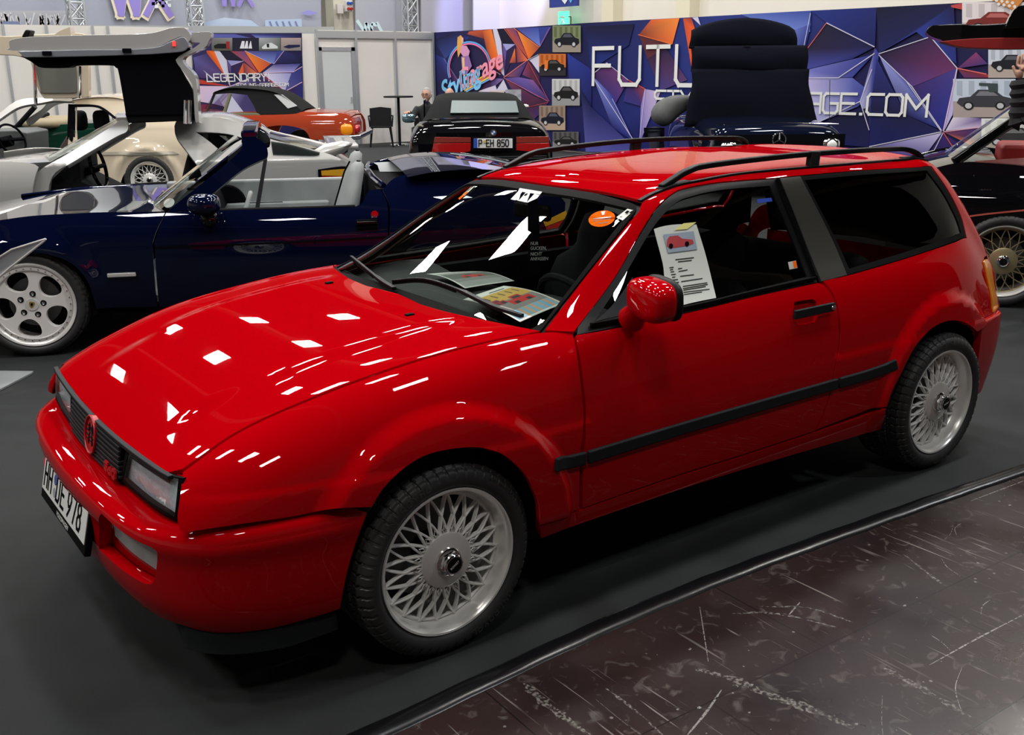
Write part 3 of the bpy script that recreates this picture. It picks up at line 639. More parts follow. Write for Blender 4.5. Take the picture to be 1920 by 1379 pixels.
# door glass, seals, pillar trim, rear side glass
dw_o = ol([(1084, 613), (1150, 526), (1203, 437), (1231, 393), (1259, 366), (1286, 354), (1350, 343), (1457, 335)], [(1457, 335), (1490, 420), (1533, 529)], [(1533, 529), (1400, 558), (1290, 585), (1150, 614), (1082, 627)], [(1082, 627), (1084, 613)])
dw_i = ol([(1112, 606), (1165, 527), (1215, 442), (1242, 405), (1268, 380), (1292, 369), (1350, 356), (1444, 348)], [(1444, 348), (1478, 425), (1516, 518)], [(1516, 518), (1400, 546), (1290, 572), (1112, 606)])
bp_o = ol([(1458, 335), (1500, 331)], [(1500, 331), (1534, 396), (1565, 460), (1588, 516)], [(1588, 516), (1540, 528)], [(1540, 528), (1500, 432), (1458, 335)])
rw_o = ol([(1500, 331), (1620, 320), (1745, 313)], [(1745, 313), (1777, 358), (1801, 406), (1812, 445)], [(1812, 445), (1700, 483), (1588, 516)], [(1588, 516), (1565, 460), (1534, 396), (1500, 331)])
rw_i = ol([(1509, 338), (1620, 328), (1738, 320)], [(1738, 320), (1769, 362), (1793, 408), (1803, 437)], [(1803, 437), (1700, 472), (1592, 504)], [(1592, 504), (1570, 455), (1540, 396), (1509, 338)])
for mir in (False, True):
    patch('door_seal', SU, dw_o, M['trim'], hero, holes=[dw_i], mirror=mir, h=.02, rim=.012, off=-.002)
    patch('door_window', SU, dw_i, M['sglass'], hero, mirror=mir, rim=0, off=-.008, h=.05)
    patch('pillar_trim', SU, bp_o, M['bpillar'], hero, mirror=mir, h=.02, rim=.01, off=.001)
    patch('rear_window_seal', SU, rw_o, M['rubber'], hero, holes=[rw_i], mirror=mir, h=.02, rim=.008, off=0)
    patch('rear_side_window', SU, rw_i, M['sglass'], hero, mirror=mir, rim=0, off=-.004, h=.05)
    P = ab_off(SU, SU.inv(crom([(1199, 378), (1225, 364), (1268, 348.5), (1310, 340), (1400, 325), (1591, 308.5), (1740, 296.5)], 4)), .002)
    if mir: P = P*[1, -1, 1]
    MB().tube(P, 1, sq=(.018, .008)).build('roof_gutter_strip', M['trim'], hero)
    P = ab_off(SU, SU.inv(crom([(1455, 338), (1488, 420), (1527, 522)], 4)), .008)
    if mir: P = P*[1, -1, 1]
    MB().tube(P, 1, sq=(.006, .02)).build('door_frame_edge', M['rubber'], hero)
    P = ab_off(SU, SU.inv(crom([(1106, 612), (1290, 578), (1400, 552), (1528, 523)], 4)), .006)
    if mir: P = P*[1, -1, 1]
    MB().tube(P, 1, sq=(.012, .014)).build('window_lip', M['rubber'], hero, bevel=.003)
    # quarter divider and dark triangle behind the mirror
    tri = ol([(1118, 601), (1186, 520)], [(1186, 520), (1192, 588)], [(1192, 588), (1118, 603)])
    patch('mirror_triangle', SU, tri, M['matt'], hero, mirror=mir, rim=.004, off=.001, h=.03)
    for nm, pl in (('side_moulding', [(1100, 857), (1250, 811), (1400, 767), (1567, 719)]), ('side_moulding', [(1571, 718), (1620, 704), (1681, 683)])):
        P = ab_off(SU, SU.inv(crom(pl, 5)), .006)
        if mir: P = P*[1, -1, 1]
        MB().tube(P, 1, sq=(.016, .042)).build(nm, M['matt'], hero, bevel=.006, seg=3)
    P = ab_off(SF, SF.inv(crom([(1040, 872), (1068, 865), (1096, 858)], 4)), .006)
    if mir: P = P*[1, -1, 1]
    MB().tube(P, 1, sq=(.016, .042)).build('side_moulding', M['matt'], hero, bevel=.006, seg=3)
# roof rails
for mir in (-1, 1):
    P = []
    gut = lambda x, dz: None
    def rp(x, dz):
        s_ = np.interp(x, G_[:, 0], G_[:, 1]); p = SU.ev([[x, s_-.012]])[0]; return [p[0], p[1]*(-mir if mir > 0 else 1), p[2]+dz]
    pts = crom([rp(1.14, .004), rp(1.20, .018), rp(1.27, .036), rp(1.38, .043), rp(1.8, .045), rp(2.2, .045), rp(2.50, .043), rp(2.58, .036), rp(2.64, .020), rp(2.67, .002)], 5)
    wd = [1.0]*len(pts)
    rail = MB().tube(pts, 1, sq=(.030, .020)).build('roof_rail', M['trim'], hero, bevel=.005)
    for x in (1.92,):
        MB().tube([rp(x-.004, -.002), rp(x, .055)], 1, sq=(.03, .05)).build('rail_foot', M['matt'], rail, bevel=.004)
    for x0, x1 in ((1.13, 1.27), (2.56, 2.68)):
        q = [rp(x0, 0), rp((x0+x1)/2, 0), rp(x1, 0)]; 
        MB().tube(q, 1, sq=(.036, .010)).build('rail_foot', M['matt'], rail, bevel=.003)

# ---------------------------------------------------------------- nose and bumpers as their own surfaces
class Fn(Net):
    def __init__(s, f, a, b, sgn=1, ext=.3, fr=WORLD):
        s.f = f; s.x0, s.x1 = a; s.b = b; s.side = -1; s.sgn = sgn; s.ext = ext; s.fr = fr; s.cache()
    def ev(s, ab): return s.f(np.atleast_2d(ab)[:, 0], np.atleast_2d(ab)[:, 1])
    def nrm(s, ab):
        e = 1e-3; a, b = np.atleast_2d(ab)[:, 0], np.clip(np.atleast_2d(ab)[:, 1], e, 1-e)
        n = np.cross(s.f(a+e, b)-s.f(a-e, b), s.f(a, b+e)-s.f(a, b-e))*s.sgn
        return n/np.maximum(np.linalg.norm(n, axis=1, keepdims=True), 1e-12)
def nose(a, b):                                 # a: lateral metres, b: 0 top .. 1 bottom
    q = (abs(a)/.66)**2; x = -.716+.030*q-.035*b+.018*b*b+.02*np.clip((abs(a)-.6)/.06, 0, 2)**2; z = .650+.012*q-(.118-.0*q)*b
    return np.stack([x, a, z], 1)
SN = Fn(nose, (-.69, .69), (0, 1), sgn=1, ext=.13)
_t = [0, .3, .5, .62, .72, .82, 1.0, 1.15]
_bx = ncub(_t, [-.835, -.822, -.79, -.748, -.682, -.56, -.20, .05]); _by = ncub(_t, [0, .35, .56, .66, .738, .795, .842, .852])
_b = np.linspace(0, 1, 11)
_bz = ncub(_b, [.548, .543, .528, .503, .478, .445, .400, .345, .290, .235, .19]); _bd = ncub(_b, [-.13, -.075, -.020, .000, .002, -.004, -.006, -.008, -.014, -.032, -.062])
def bump(a, b):
    t = abs(a); e = 1e-3; x, y = _bx(t), _by(t); dx, dy = (_bx(t+e)-_bx(t-e)), (_by(t+e)-_by(t-e)); L = np.hypot(dx, dy)
    nx, ny = -dy/L, dx/L; d = _bd(b); k = np.clip((t-.62)/.2, 0, 1); d = np.where(b < .3, d*(1-.62*k), d)
    return np.stack([x+nx*d, (y+ny*d)*np.sign(a+1e-12), _bz(b)-.022*(1-np.clip((t-.5)/.2, 0, 1))*np.clip((.25-b)/.2, 0, 1)+.030*np.clip((b-.55)/.35, 0, 1)*(1-np.clip((t-.62)/.30, 0, 1))], 1)
SB = Fn(bump, (-1.12, 1.12), (0, 1), sgn=1, ext=.6)
# make the normals point outwards (away from the car)
for S_ in (SN, SB):
    if S_.nrm([[.01, .5]])[0][0] > 0: S_.sgn = -1
    S_.cache()
fog = SB.inv(ol([(190, 963), (284, 1027)], [(284, 1027), (294, 1036), (295, 1050)], [(295, 1050), (291, 1082)], [(291, 1082), (286, 1094), (274, 1096)], [(274, 1096), (186, 1030)], [(186, 1030), (190, 963)]))
fog2 = (fog*[-1, 1])[::-1]
arch = SB.inv(ol([(688, 962), (665, 1024), (650, 1076), (637, 1142)]))
arch = arch[arch[:, 1].argsort()]
bo = np.vstack([[[a, 0.0] for a in np.linspace(-arch[0][0], arch[0][0], 40)] if arch[0][0] > 0 else [[a, 0.0] for a in np.linspace(-arch[0][0], arch[0][0], 40)], arch, (arch*[-1, 1])[::-1]])
bo2 = np.vstack([arch, [[arch[-1][0]*k, .93] for k in (.9, .5, 0, -.5, -.9)], (arch*[-1, 1])[::-1], [[arch[0][0]*k, 0.0] for k in (-.95, -.6, -.3, 0, .3, .6, .95)]])
bp_ = patch('front_bumper', SB, bo2, M['red'], hero, holes=[fog, fog2], px=False, h=.02, rim=.035)
# dark underlay and the chin lip
lens_px = ol([(196, 970), (284, 1031)], [(284, 1031), (292, 1040), (291, 1052)], [(291, 1052), (288, 1084)], [(288, 1084), (233, 1045), (198, 1011)], [(198, 1011), (196, 970)])
M['fog'] = mat('fog_reflector', (.62, .62, .60), .35, metal=.1, noise=.35, nscale=14)
for sg in (1, -1):
    q = SB.inv(lens_px)*[sg, 1]
    if sg < 0: q = q[::-1]
    f_ = patch('fog_lamp', SB, q, M['fog'], hero, px=False, rim=.02, off=-.026, h=.02); patch('lens', SB, q, M['lens'], f_, px=False, rim=0, off=-.020, h=.03)
    f2 = fog if sg > 0 else fog2
    patch('lamp_recess', SB, f2, M['red'], hero, px=False, rim=0, off=-.037, h=.02)
def lip(a, b):
    P = bump(a, np.full_like(b, .93)); Q = bump(a, np.full_like(b, .75)); t = abs(a); drop = .075*np.clip(1-np.clip((.25-t)/.25, 0, 1)*.4, 0, 1)
    P[:, 2] -= b*drop-.01; P[:, 0] += .11*(1-np.clip((t-.42)/.22, 0, 1))*(.35+.65*b); P[:, 0] += -.012*(1-np.clip(t-.6, 0, .3)/.3)*b+.004; P[:, 1] *= 1-.006*(1-b); return P
SL = Fn(lip, (-1.0, 1.0), (0, 1), sgn=SB.sgn, ext=.12)
e_ = abs(arch[-1][0])-.004
patch('chin_spoiler', SL, np.array([[-e_, 0], [e_, 0], [e_, .75], [e_*.93, 1], [-e_*.93, 1], [-e_, .75]]), M['matt'], hero, px=False, rim=.02, h=.02)
# nose panel with grille and lamps
lamp = SN.inv(ol([(246, 831), (300, 862), (338, 885)], [(338, 885), (341, 893), (339, 915), (333, 974)], [(333, 974), (280, 941), (230, 899)], [(230, 899), (237, 862), (246, 831)]))
lm = abs(lamp); lamp = lm*[-1, 1]; lampm = (lm*[1, 1])[::-1]
inner = lm[:, 0].min()
patch('nose_panel', SN, np.array([[-.672, .0], [-.672, 1.02], [-.4, 1.06], [0, 1.06], [.4, 1.06], [.672, 1.02], [.672, 0], [.4, -.01], [0, -.01], [-.4, -.01]]), M['red'], hero, px=False, rim=.02, h=.03, off=-.022)
gr = np.array([[-.60, .03], [-.2, .02], [.2, .02], [.60, .03], [.60, .2], [inner+.01, .25], [inner-.012, .93], [0, .94], [-inner+.012, .93], [-inner-.01, .25], [-.60, .2]])
patch('grille_back', SN, gr, M['ink'], hero, px=False, rim=.004, off=-.004, h=.03)
lens_mat = mat('lamp_reflector', (.74, .80, .88), .25, metal=.1, coat=.8, bump=.8, bscale=45, noise=.28, nscale=26)
lens_mat.node_tree.nodes['Bump'].inputs['Distance'].default_value = .004
def lens_ribbed():
    m = glass('ribbed_headlamp_glass', (.92, .95, .98), ior=1.5, rough=.03); nt = m.node_tree
    tc = nt.nodes.new('ShaderNodeTexCoord'); wv = nt.nodes.new('ShaderNodeTexWave'); wv.bands_direction = 'Y'; wv.inputs['Scale'].default_value = 55; wv.inputs['Distortion'].default_value = .3
    nt.links.new(tc.outputs['Object'], wv.inputs['Vector']); bp = nt.nodes.new('ShaderNodeBump'); bp.inputs['Strength'].default_value = .8; bp.inputs['Distance'].default_value = .002; nt.links.new(wv.outputs['Fac'], bp.inputs['Height'])
    for n in nt.nodes:
        if n.type == 'BSDF_GLOSSY': nt.links.new(bp.outputs[0], n.inputs['Normal'])
    return m
M['ribbed'] = lens_ribbed()
cen = lm.mean(0)
for sg, q in ((-1, lamp), (1, lampm)):
    c = np.array([sg*cen[0], cen[1]]); big = c+(q-c)*[1.04, 1.10]; big[:, 1] = np.clip(big[:, 1], .0, 1.02); sm = c+(q-c)*[.955, .92]
    h_ = patch('headlamp', SN, big, M['rubber'], hero, holes=[sm], px=False, rim=.018, off=.003, h=.03)
    patch('reflector', SN, sm, lens_mat, h_, px=False, rim=0, off=-.012, h=.012); patch('lens', SN, sm, M['ribbed'], h_, px=False, rim=0, off=.001, h=.02)
bar = lambda b, a0, a1, off: [tuple(p) for p in ab_off(SN, np.array([[a, b] for a in np.linspace(a0, a1, 24)]), off)]
MB().tube(bar(.04, -.62, .62, .004), 1, sq=(.016, .012)).build('grille_top_bar', M['matt'], hero, bevel=.003)
grl = MB().tube(bar(.95, -inner+.01, inner-.01, .002), 1, sq=(.02, .008)).build('grille', M['matt'], hero, bevel=.002)
for k in range(7):
    b = .14+k*.115; MB().tube(bar(b, -inner+.006-k*.003, inner-.006+k*.003, .003), 1, sq=(.018, .0085)).build('slat', M['matt'], grl, bevel=.002)
for sg in (-1, 1):
    P = ab_off(SN, np.array([[sg*(inner-.002), .06], [sg*(inner-.012), .95]]), .002); MB().tube(P, 1, sq=(.012, .014)).build('grille_end', M['rubber'], grl)
ec = ab_off(SN, [[0.0, .42]], .014)[0]; fx = SN.nrm([[0.0, .42]])[0]; up = np.cross(fx, [0, 1, 0]); up = up if up[2] > 0 else -up; rt = np.cross(up, fx)
rt = rt if rt[1] < 0 else -rt
MB().tube([ec-fx*.016, ec-fx*.003], .058, 40).build('emblem', M['redbadge'], hero, smooth=True)
em = bpy.data.objects[-1] if False else [o for o in hero.children if o.name.startswith('emblem')][0]
mb = MB(); ring = [(.0565*math.cos(t), .0565*math.sin(t)) for t in np.linspace(0, 2*PI, 41)]; mb.tube([ec+rt*a+up*b for a, b in ring], .0035, 6, cap=False); mb.build('emblem_ring', M['redbadge'], em, smooth=True)
mb = MB()
for p in ([(-.014, .034), (-.004, .012), (-.026, .006), (-.022, .026)], [(.014, .034), (.004, .012), (.026, .006), (.022, .026)], [(-.010, .004), (-.020, -.004), (-.026, -.030), (-.014, -.034)], [(.010, .004), (.020, -.004), (.026, -.030), (.014, -.034)]):
    mb.prism(p, ec-fx*.004, rt, up, fx*.0025)
mb.build('emblem_cutouts', M['ink'], em)
# G60 badge and the plate
bc = ab_off(SN, [[-.165, .80]], .012)[0]
mb = MB(); lettering(mb, 'G60', bc-rt*(-.0)+up*(-.010), rt, up, fx*.006, .022, .026, .012, .0085); b_ = mb.build('grille_badge', M['redbadge'], hero); b_['label'] = 'red G60 lettering'
xt, xb, zt, zb = -.842, -.868, .4785, .370
pl = np.array([0, -1, 0.]); pu = np.array([xt-xb, 0, zt-zb]); pu /= np.linalg.norm(pu); pn = np.cross(pl, pu); pn = pn if pn[0] < 0 else -pn
o0 = np.array([xb+.021, .26, zb])
fr_ = MB().prism([(-.010, -.034), (.530, -.034), (.530, .120), (-.010, .120)], o0+pn*.002, pl, pu, -pn*.02).build('number_plate_holder', M['rubber'], hero, bevel=.005)
pp = MB().prism([(0, 0), (.52, 0), (.52, .110), (0, .110)], o0, pl, pu, pn*.004).build('number_plate', M['white'], fr_); pp['label'] = 'white number plate HH DE 978'
mb = MB(); oo = o0+pn*.004+pu*.018
x = .022
def pch(ch, o_): q_ = MB(); lettering(q_, ch, o_, pl, pu, pn*.0012, .074, .035, 0, .010); q_.build('plate_letter', M['ink'], pp)
for ch, adv in (('H', .062), ('H', .074)): pch(ch, oo+pl*x); x += adv-.008
for ch in 'DE': pch(ch, oo+pl*(x+.034)); x += .058
x += .034+.024
for ch in '978': pch(ch, oo+pl*x); x += .055
mb = MB(); mb.prism([(.017*math.cos(t), .017*math.sin(t)) for t in np.linspace(0, 2*PI, 20)[:-1]], oo+pl*.153+pu*.055, pl, pu, pn*.001); mb.build('registration_seal', mat('seal_blue', (.05, .10, .35), .5), pp)
mb = MB(); mb.prism([(.015*math.cos(t), .015*math.sin(t)) for t in np.linspace(0, 2*PI, 20)[:-1]], oo+pl*.153+pu*.014, pl, pu, pn*.001); mb.build('registration_seal', mat('seal_grey', (.35, .38, .42), .5), pp)
fontmesh('holder_text', 'VOLKSWAGEN', .021, .0002, M['white'], fr_, tuple(o0+pl*.27-pu*.019+pn*.0025), axes_rot(pl, pu))
# rear lamps, rear bumper
for sg in (-1, 1):
    q = np.array([zs(SU, 2.872, .825), zs(SU, 2.92, .83), zs(SU, 2.965, .80), zs(SU, 2.985, .70), zs(SU, 2.975, .615), zs(SU, 2.898, .605)])
    patch('rear_indicator', SU, q, M['orange'], hero, px=False, rim=.01, off=.006, h=.015, mirror=sg > 0)
def rbump(a, b):
    t = abs(a); k = ncub([0, .5, .75, .9, 1.0], [3.06, 3.045, 3.00, 2.91, 2.68])(t); y = ncub([0, .5, .75, .9, 1.0], [0, .60, .735, .80, .845])(t)
    zz = ncub([0, .15, .3, .6, 1], [.60, .598, .575, .45, .24])(b); d = ncub([0, .15, .3, .6, 1], [-.05, -.005, .004, 0, -.06])(b)
    return np.stack([k+d, (y+d*.6*np.clip(t-.6, 0, 1))*np.sign(a+1e-12), zz], 1)
SR = Fn(rbump, (-1.0, 1.0), (0, 1), sgn=1, ext=.5)
if SR.nrm([[.01, .5]])[0][0] < 0: SR.sgn = -1
patch('rear_bumper', SR, np.array([[-.995, 0], [-.99, .5], [-.97, 1], [0, 1], [.97, 1], [.99, .5], [.995, 0], [0, 0]]), M['red'], hero, px=False, rim=.03, h=.03)
# door mirror
mc = at(1222, 562, 1, -.905); mf = root('tmp', 'x', 'x') if False else None
def blob(c, d, e=2.6, n=24, m=16, skew=0, cut=None):
    mb = MB(); G = []
    for i in range(n+1):
        u = -PI+2*PI*i/n; row = []
        for j in range(m+1):
            v = -PI/2+PI*j/m; f = lambda s, p: math.copysign(abs(s)**p, s)
            x = f(math.cos(v), 2/e)*f(math.cos(u), 2/e); y = f(math.cos(v), 2/e)*f(math.sin(u), 2/e); z = f(math.sin(v), 2/e)
            row.append((c[0]+x*d[0]+skew*y*d[1], c[1]+y*d[1], c[2]+z*d[2]))
        G.append(row)
    return mb.grid(G)
for sg in (-1,):
    c = np.array([mc[0], mc[1]*(-sg), mc[2]])
    b = blob(c, (.060, .108, .062), 3.2, 32, 20, skew=-.28*sg); b.v = [(min(p[0], c[0]+.045-.28*sg*(p[1]-c[1])) if True else p[0], p[1], p[2]) for p in b.v]
    mi = b.build('door_mirror', M['red'], hero, smooth=True, ang=60)
    b = blob(c+np.array([.048, 0, 0]), (.020, .110, .064), 3.2, 32, 12, skew=-.28*sg); b.build('mirror_rim', M['trim'], mi, smooth=True, ang=60)
    MB().tube([(c[0]+.040, sg*.775, .893), (c[0]+.032, sg*.80, .912), (c[0]+.005, sg*.85, .948)], [.045, .038, .032], 16).build('mirror_foot', M['red'], mi, smooth=True, ang=50)
# wipers, washer jets
def on_ws(px): return SU.inv(px)
for pl_ in ([(985, 600), (930, 582), (860, 548), (800, 530), (742, 533)], [(745, 548), (722, 534), (690, 508), (664, 487)]):
    P = [at(u, v, 2, .0) for u, v in pl_]
    ab = []
    t = np.linspace(0, 1, 9); pc = crom(pl_, 4)
    Q = []
    for (u, v) in pc:
        best = None
        for y in np.linspace(-.7, .7, 141):     # meets the glass surface, either half
            p = at(u, v, 1, y); q = abs(y); xs_ = p[0]
            if not .2 < xs_ < .9: continue
            tt = np.linspace(0, .3, 60); S_ = SU.ev(np.stack([np.full(60, xs_), tt], 1)); zz = np.interp(q, -S_[:, 1], S_[:, 2]); e = abs(zz-p[2])
            if best is None or e < best[0]: best = (e, p)
        if best and best[0] < .05: Q.append(best[1]+np.array([-.012, 0, .014]))
    if len(Q) > 3:
        wp = MB().tube(Q, [1.3]*(len(Q)//2)+[.8]*(len(Q)-len(Q)//2), sq=(.014, .010)).build('wiper', M['trim'], hero, bevel=.002)
        q = np.array(Q[len(Q)//2:]); MB().tube(q+np.array([0, 0, -.008]), 1, sq=(.006, .012)).build('wiper_blade', M['rubber'], wp)
for u, v in ((768, 592), (617, 532)):
    best = min((abs(float(np.interp(abs(y), -SF.ev(np.stack([np.full(60, at(u, v, 1, y)[0]), np.linspace(0, .4, 60)], 1))[:, 1], SF.ev(np.stack([np.full(60, at(u, v, 1, y)[0]), np.linspace(0, .4, 60)], 1))[:, 2]))-at(u, v, 1, y)[2]), y) for y in np.linspace(-.6, .6, 61))
    p = at(u, v, 1, best[1]); MB().box(p+[0, 0, .003], (.03, .018, .008)).build('washer_jet', M['rubber'], hero, bevel=.003)
# scuttle below the screen
mb = MB(); mb.grid([[(x_-.06*(y/.68)**2*-1 , y, z_) for y in np.linspace(-.70, .70, 15)] for x_, z_ in ((.27, .80), (.34, .835), (.42, .855))]); mb.build('scuttle', M['under'], hero)
# ---- interior
mb = MB(); G = []
for x_, z_ in ((.40, .84), (.50, .872), (.62, .882), (.74, .875), (.80, .84), (.82, .70), (.80, .50)):
    G.append([(x_+(.02 if abs(y) > .5 else 0)+.10*(y/.70)**2, y, z_-.012*(abs(y)/.7)**2+(.02*math.exp(-((y+.36)/.16)**2) if x_ > .6 else 0)) for y in np.linspace(-.68, .68, 25)])
mb.grid(G); mb.build('dashboard', M['dash'], hero, smooth=True, ang=50)
def seat(x, y, nm='front_seat', hd=True):
    c = blob((x, y, .42), (.26, .25, .09), 3).build(nm, M['interior'], hero, smooth=True, ang=60)
    P = MB(); G = []
    for k, (t, hw, dp) in enumerate([(0, .22, .06), (.1, .25, .075), (.35, .25, .07), (.5, .22, .06), (.56, .14, .05), (.6, .12, .045), (.66, .13, .05), (.76, .12, .045), (.79, .06, .02)]):
        cx, cz = x+.22+.30*t, .44+.80*t*.95; G.append([(cx+dp*math.cos(a)*(1 if math.cos(a) > 0 else .7), y+hw*math.copysign(abs(math.sin(a))**.7, math.sin(a)), cz) for a in np.linspace(0, 2*PI, 21)])
    P.grid(G); P.build('seat_back', M['interior'], c, smooth=True, ang=60); return c
seat(1.15, -.36); seat(1.15, .36)
blob((1.95, 0, .45), (.25, .58, .10), 4).build('rear_seat', M['interior'], hero, smooth=True, ang=60)
mb = MB(); mb.box((2.22, 0, .68), (.12, 1.16, .45)); mb.build('rear_seat_back', M['interior'], hero, bevel=.05)
for y in (-.68, .68): MB().box((1.4, y, .55), (1.9, .05, .56)).build('door_card', M['interior'], hero)
sc = np.array([.86, -.36, .80]); sn = np.array([.87, 0, .49])
e1 = np.array([0, 1, 0.]); e2 = np.cross(sn, e1); ri = [sc+.18*(e1*math.cos(t)+e2*math.sin(t)) for t in np.linspace(0, 2*PI, 41)]
sw = MB().tube(ri, .014, 8, cap=False).build('steering_wheel', M['interior'], hero, smooth=True)
mb = MB(); mb.tube([sc-e1*.17, sc+e1*.17], .016, 6); mb.tube([sc, sc+e2*.17 if e2[2] < 0 else sc-e2*.17], .016, 6); mb.tube([sc-sn*.02, sc+sn*.015], .055, 16); mb.tube([sc, sc-sn*.3], .03, 10); mb.build('steering_wheel_hub', M['interior'], sw)
mb = MB().box((.93, 0, 1.135), (.03, .22, .06)); im = mb.build('interior_mirror', M['rubber'], hero, bevel=.015); MB().tube([(.93, 0, 1.15), (.90, 0, 1.20)], .008, 8).build('mirror_stem', M['rubber'], im)
# wheels
base = lace_wheel(); base.parent = hero; base.location = (0.0, -.724, .295); base.rotation_euler = (0, .12, math.radians(1.2))
for loc, rz, ry in (((RX-.025, -.734, .295), 0, .5), ((0, .724, .295), PI, .9), ((RX-.025, .731, .295), PI, 1.3)):
    r = parent_dup(base); r.parent = hero; r.location = loc; r.rotation_euler = (0, ry, rz)
# ---------------------------------------------------------------- the stand walls, banners and the hall behind
M['hallwall'] = mat('cream_hall_wall', (.80, .76, .68), .8, noise=.05, nscale=.6)
M['hallceil'] = mat('hall_ceiling', (.035, .033, .032), .95, spec=.1)
M['panel'] = mat('white_wall_panel', (.78, .75, .70), .6, noise=.04, nscale=1.2)
M['alupost'] = mat('aluminium_profile', (.55, .58, .60), .38, metal=.7)
M['kwgrey'] = mat('grey_blue_fabric', (.36, .38, .46), .8, noise=.05, nscale=1)
def struct(o): o['kind'] = 'structure'; return o
struct(MB().box((6, 33.2, 5), (60, .3, 10)).build('wall_back', M['hallwall']))
struct(MB().box((31, 8, 5), (.3, 50, 10)).build('wall_right', M['hallwall']))
struct(MB().box((-19, 8, 5), (.3, 50, 10)).build('wall_left', M['hallwall']))
struct(MB().box((6, -16.9, 5), (50, .2, 10)).build('wall_front', mat('far_hall_wall', (.20, .185, .165), .8)))
struct(MB().box((6, 8, 10.1), (50, 50, .2)).build('ceiling', M['hallceil']))
for k in range(7):
    MB().box((-12+6*k, 8, 9.3), (.25, 48, .5)).build('trim_%d' % (k+1), mat('roof_beam_cream', (.62, .56, .45), .7) if k == 0 else bpy.data.materials['roof_beam_cream'])['kind'] = 'structure'
def facets(px, cols, plane, off, step=.0012):
    """printed facets: polygons given with their own colours"""
    pass
def printmat(name, rough=.55):
    m = bpy.data.materials.new(name); m.use_nodes = True; nt = m.node_tree; b = nt.nodes['Principled BSDF']; b.inputs['Roughness'].default_value = rough; b.inputs['Specular IOR Level'].default_value = .25
    a = nt.nodes.new('ShaderNodeVertexColor'); a.layer_name = 'print'; nt.links.new(a.outputs[0], b.inputs['Base Color']); return m
M['print'] = printmat('printed_fabric')
def lin(c): return tuple(((v/255)/12.92 if v/255 <= .04045 else ((v/255+.055)/1.055)**2.4) for v in c)
class Plane:                                   # a vertical plane: point o, horizontal unit axis a; n faces the viewer
    def __init__(s, o, a):
        s.o = np.array(o, float); s.a = np.array(a, float); s.a /= np.linalg.norm(s.a); s.n = np.array([s.a[1], -s.a[0], 0.])
        if np.dot(CAM_LOC-s.o, s.n) < 0: s.n = -s.n
    def hit(s, u, v):
        d = CF+CR*(u-IMW/2)/FPX-CU*(v-IMH/2)/FPX; t = np.dot(s.o-CAM_LOC, s.n)/np.dot(d, s.n); return CAM_LOC+d*t
    def uv(s, u, v): p = s.hit(u, v)-s.o; return (float(np.dot(p, s.a)), float(p[2]))
    def P(s, q, off=0): return s.o+s.a*q[0]+np.array([0, 0, 1.0])*q[1]+s.n*off
class Print:
    def __init__(s): s.v = []; s.f = []; s.c = []
    def poly(s, pl, pts, cols, off):
        b = len(s.v); n = len(pts)
        if isinstance(cols[0], (int, float)): cols = [cols]*n
        q = [(a_, max(z_, .02)) for a_, z_ in (pl.uv(*p) for p in pts)]; s.v += [tuple(pl.P(k, off)) for k in q]; s.f.append(tuple(range(b, b+n))); s.c.append([lin(c) for c in cols])
    def line(s, pl, p, q, w, col, off):
        a, b = np.array(pl.uv(*p)), np.array(pl.uv(*q)); a[1] = max(a[1], .05); b[1] = max(b[1], .05); t = (b-a)/max(1e-6, np.hypot(*(b-a))); n = np.array([-t[1], t[0]])*w/2; k = len(s.v)
        s.v += [tuple(pl.P(x, off)) for x in (a-n, b-n, b+n, a+n)]; s.f.append((k, k+1, k+2, k+3)); s.c.append([lin(col)]*4)
    def build(s, name, parent=None):
        me = bpy.data.meshes.new(name); me.from_pydata(s.v, [], s.f); me.materials.append(M['print'])
        ca = me.color_attributes.new('print', 'FLOAT_COLOR', 'CORNER'); i = 0
        for f, cs in zip(me.polygons, s.c):
            for k, li in enumerate(f.loop_indices): ca.data[li].color = (*cs[k], 1)
        o = bpy.data.objects.new(name, me); COL.objects.link(o)
        if parent is not None: o.parent = parent
        return o
# ---- white stand wall along the back
BW = Plane((0, 18.5, 0), (1, 0, 0))
def wallpanel(x0, x1, z1=2.5, y=18.5, nm='wall_panel', label=None, grp=None, m=None):
    o = MB().box(((x0+x1)/2, y+.02, z1/2), (x1-x0-.04, .03, z1)).build(nm, m or M['panel']); tag(o, label, 'wall panel', grp); return o
xs_ = [BW.uv(u, 160)[0] for u in (-60, 20, 100, 185, 213, 365)]
for a, b, l_ in zip(xs_[:-1], xs_[1:], ('white stand wall panel at the far left edge, above the cream roof', 'white stand wall panel left of the grey inner panel of the cream door', 'white stand wall panel right of the grey inner panel of the cream door', 'narrow white wall panel between two close posts, seen under the silver door', 'white stand wall panel behind the black lining of the silver door')): wallpanel(a, b, label=l_)
for x, l_ in zip(xs_[1:], ('slim wall post at the far left edge behind the cream door', 'slim wall post behind the grey inner panel of the cream door', 'slim wall post, left one of the close pair under the silver door', 'slim wall post, right one of the close pair under the silver door', 'slim wall post at the left side of the LEGENDARY banner')): tag(MB().box((x, 18.47, 1.25), (.045, .045, 2.5)).build('wall_post', M['alupost']), l_, 'post')
xr_ = [BW.uv(u, 160)[0] for u in (597, 669, 742, 812)]
lab = ['white stand wall panel with a door in it, beside the LEGENDARY banner', 'plain white stand wall panel behind the black plastic chair', 'plain white stand wall panel behind the seated grey-haired man']
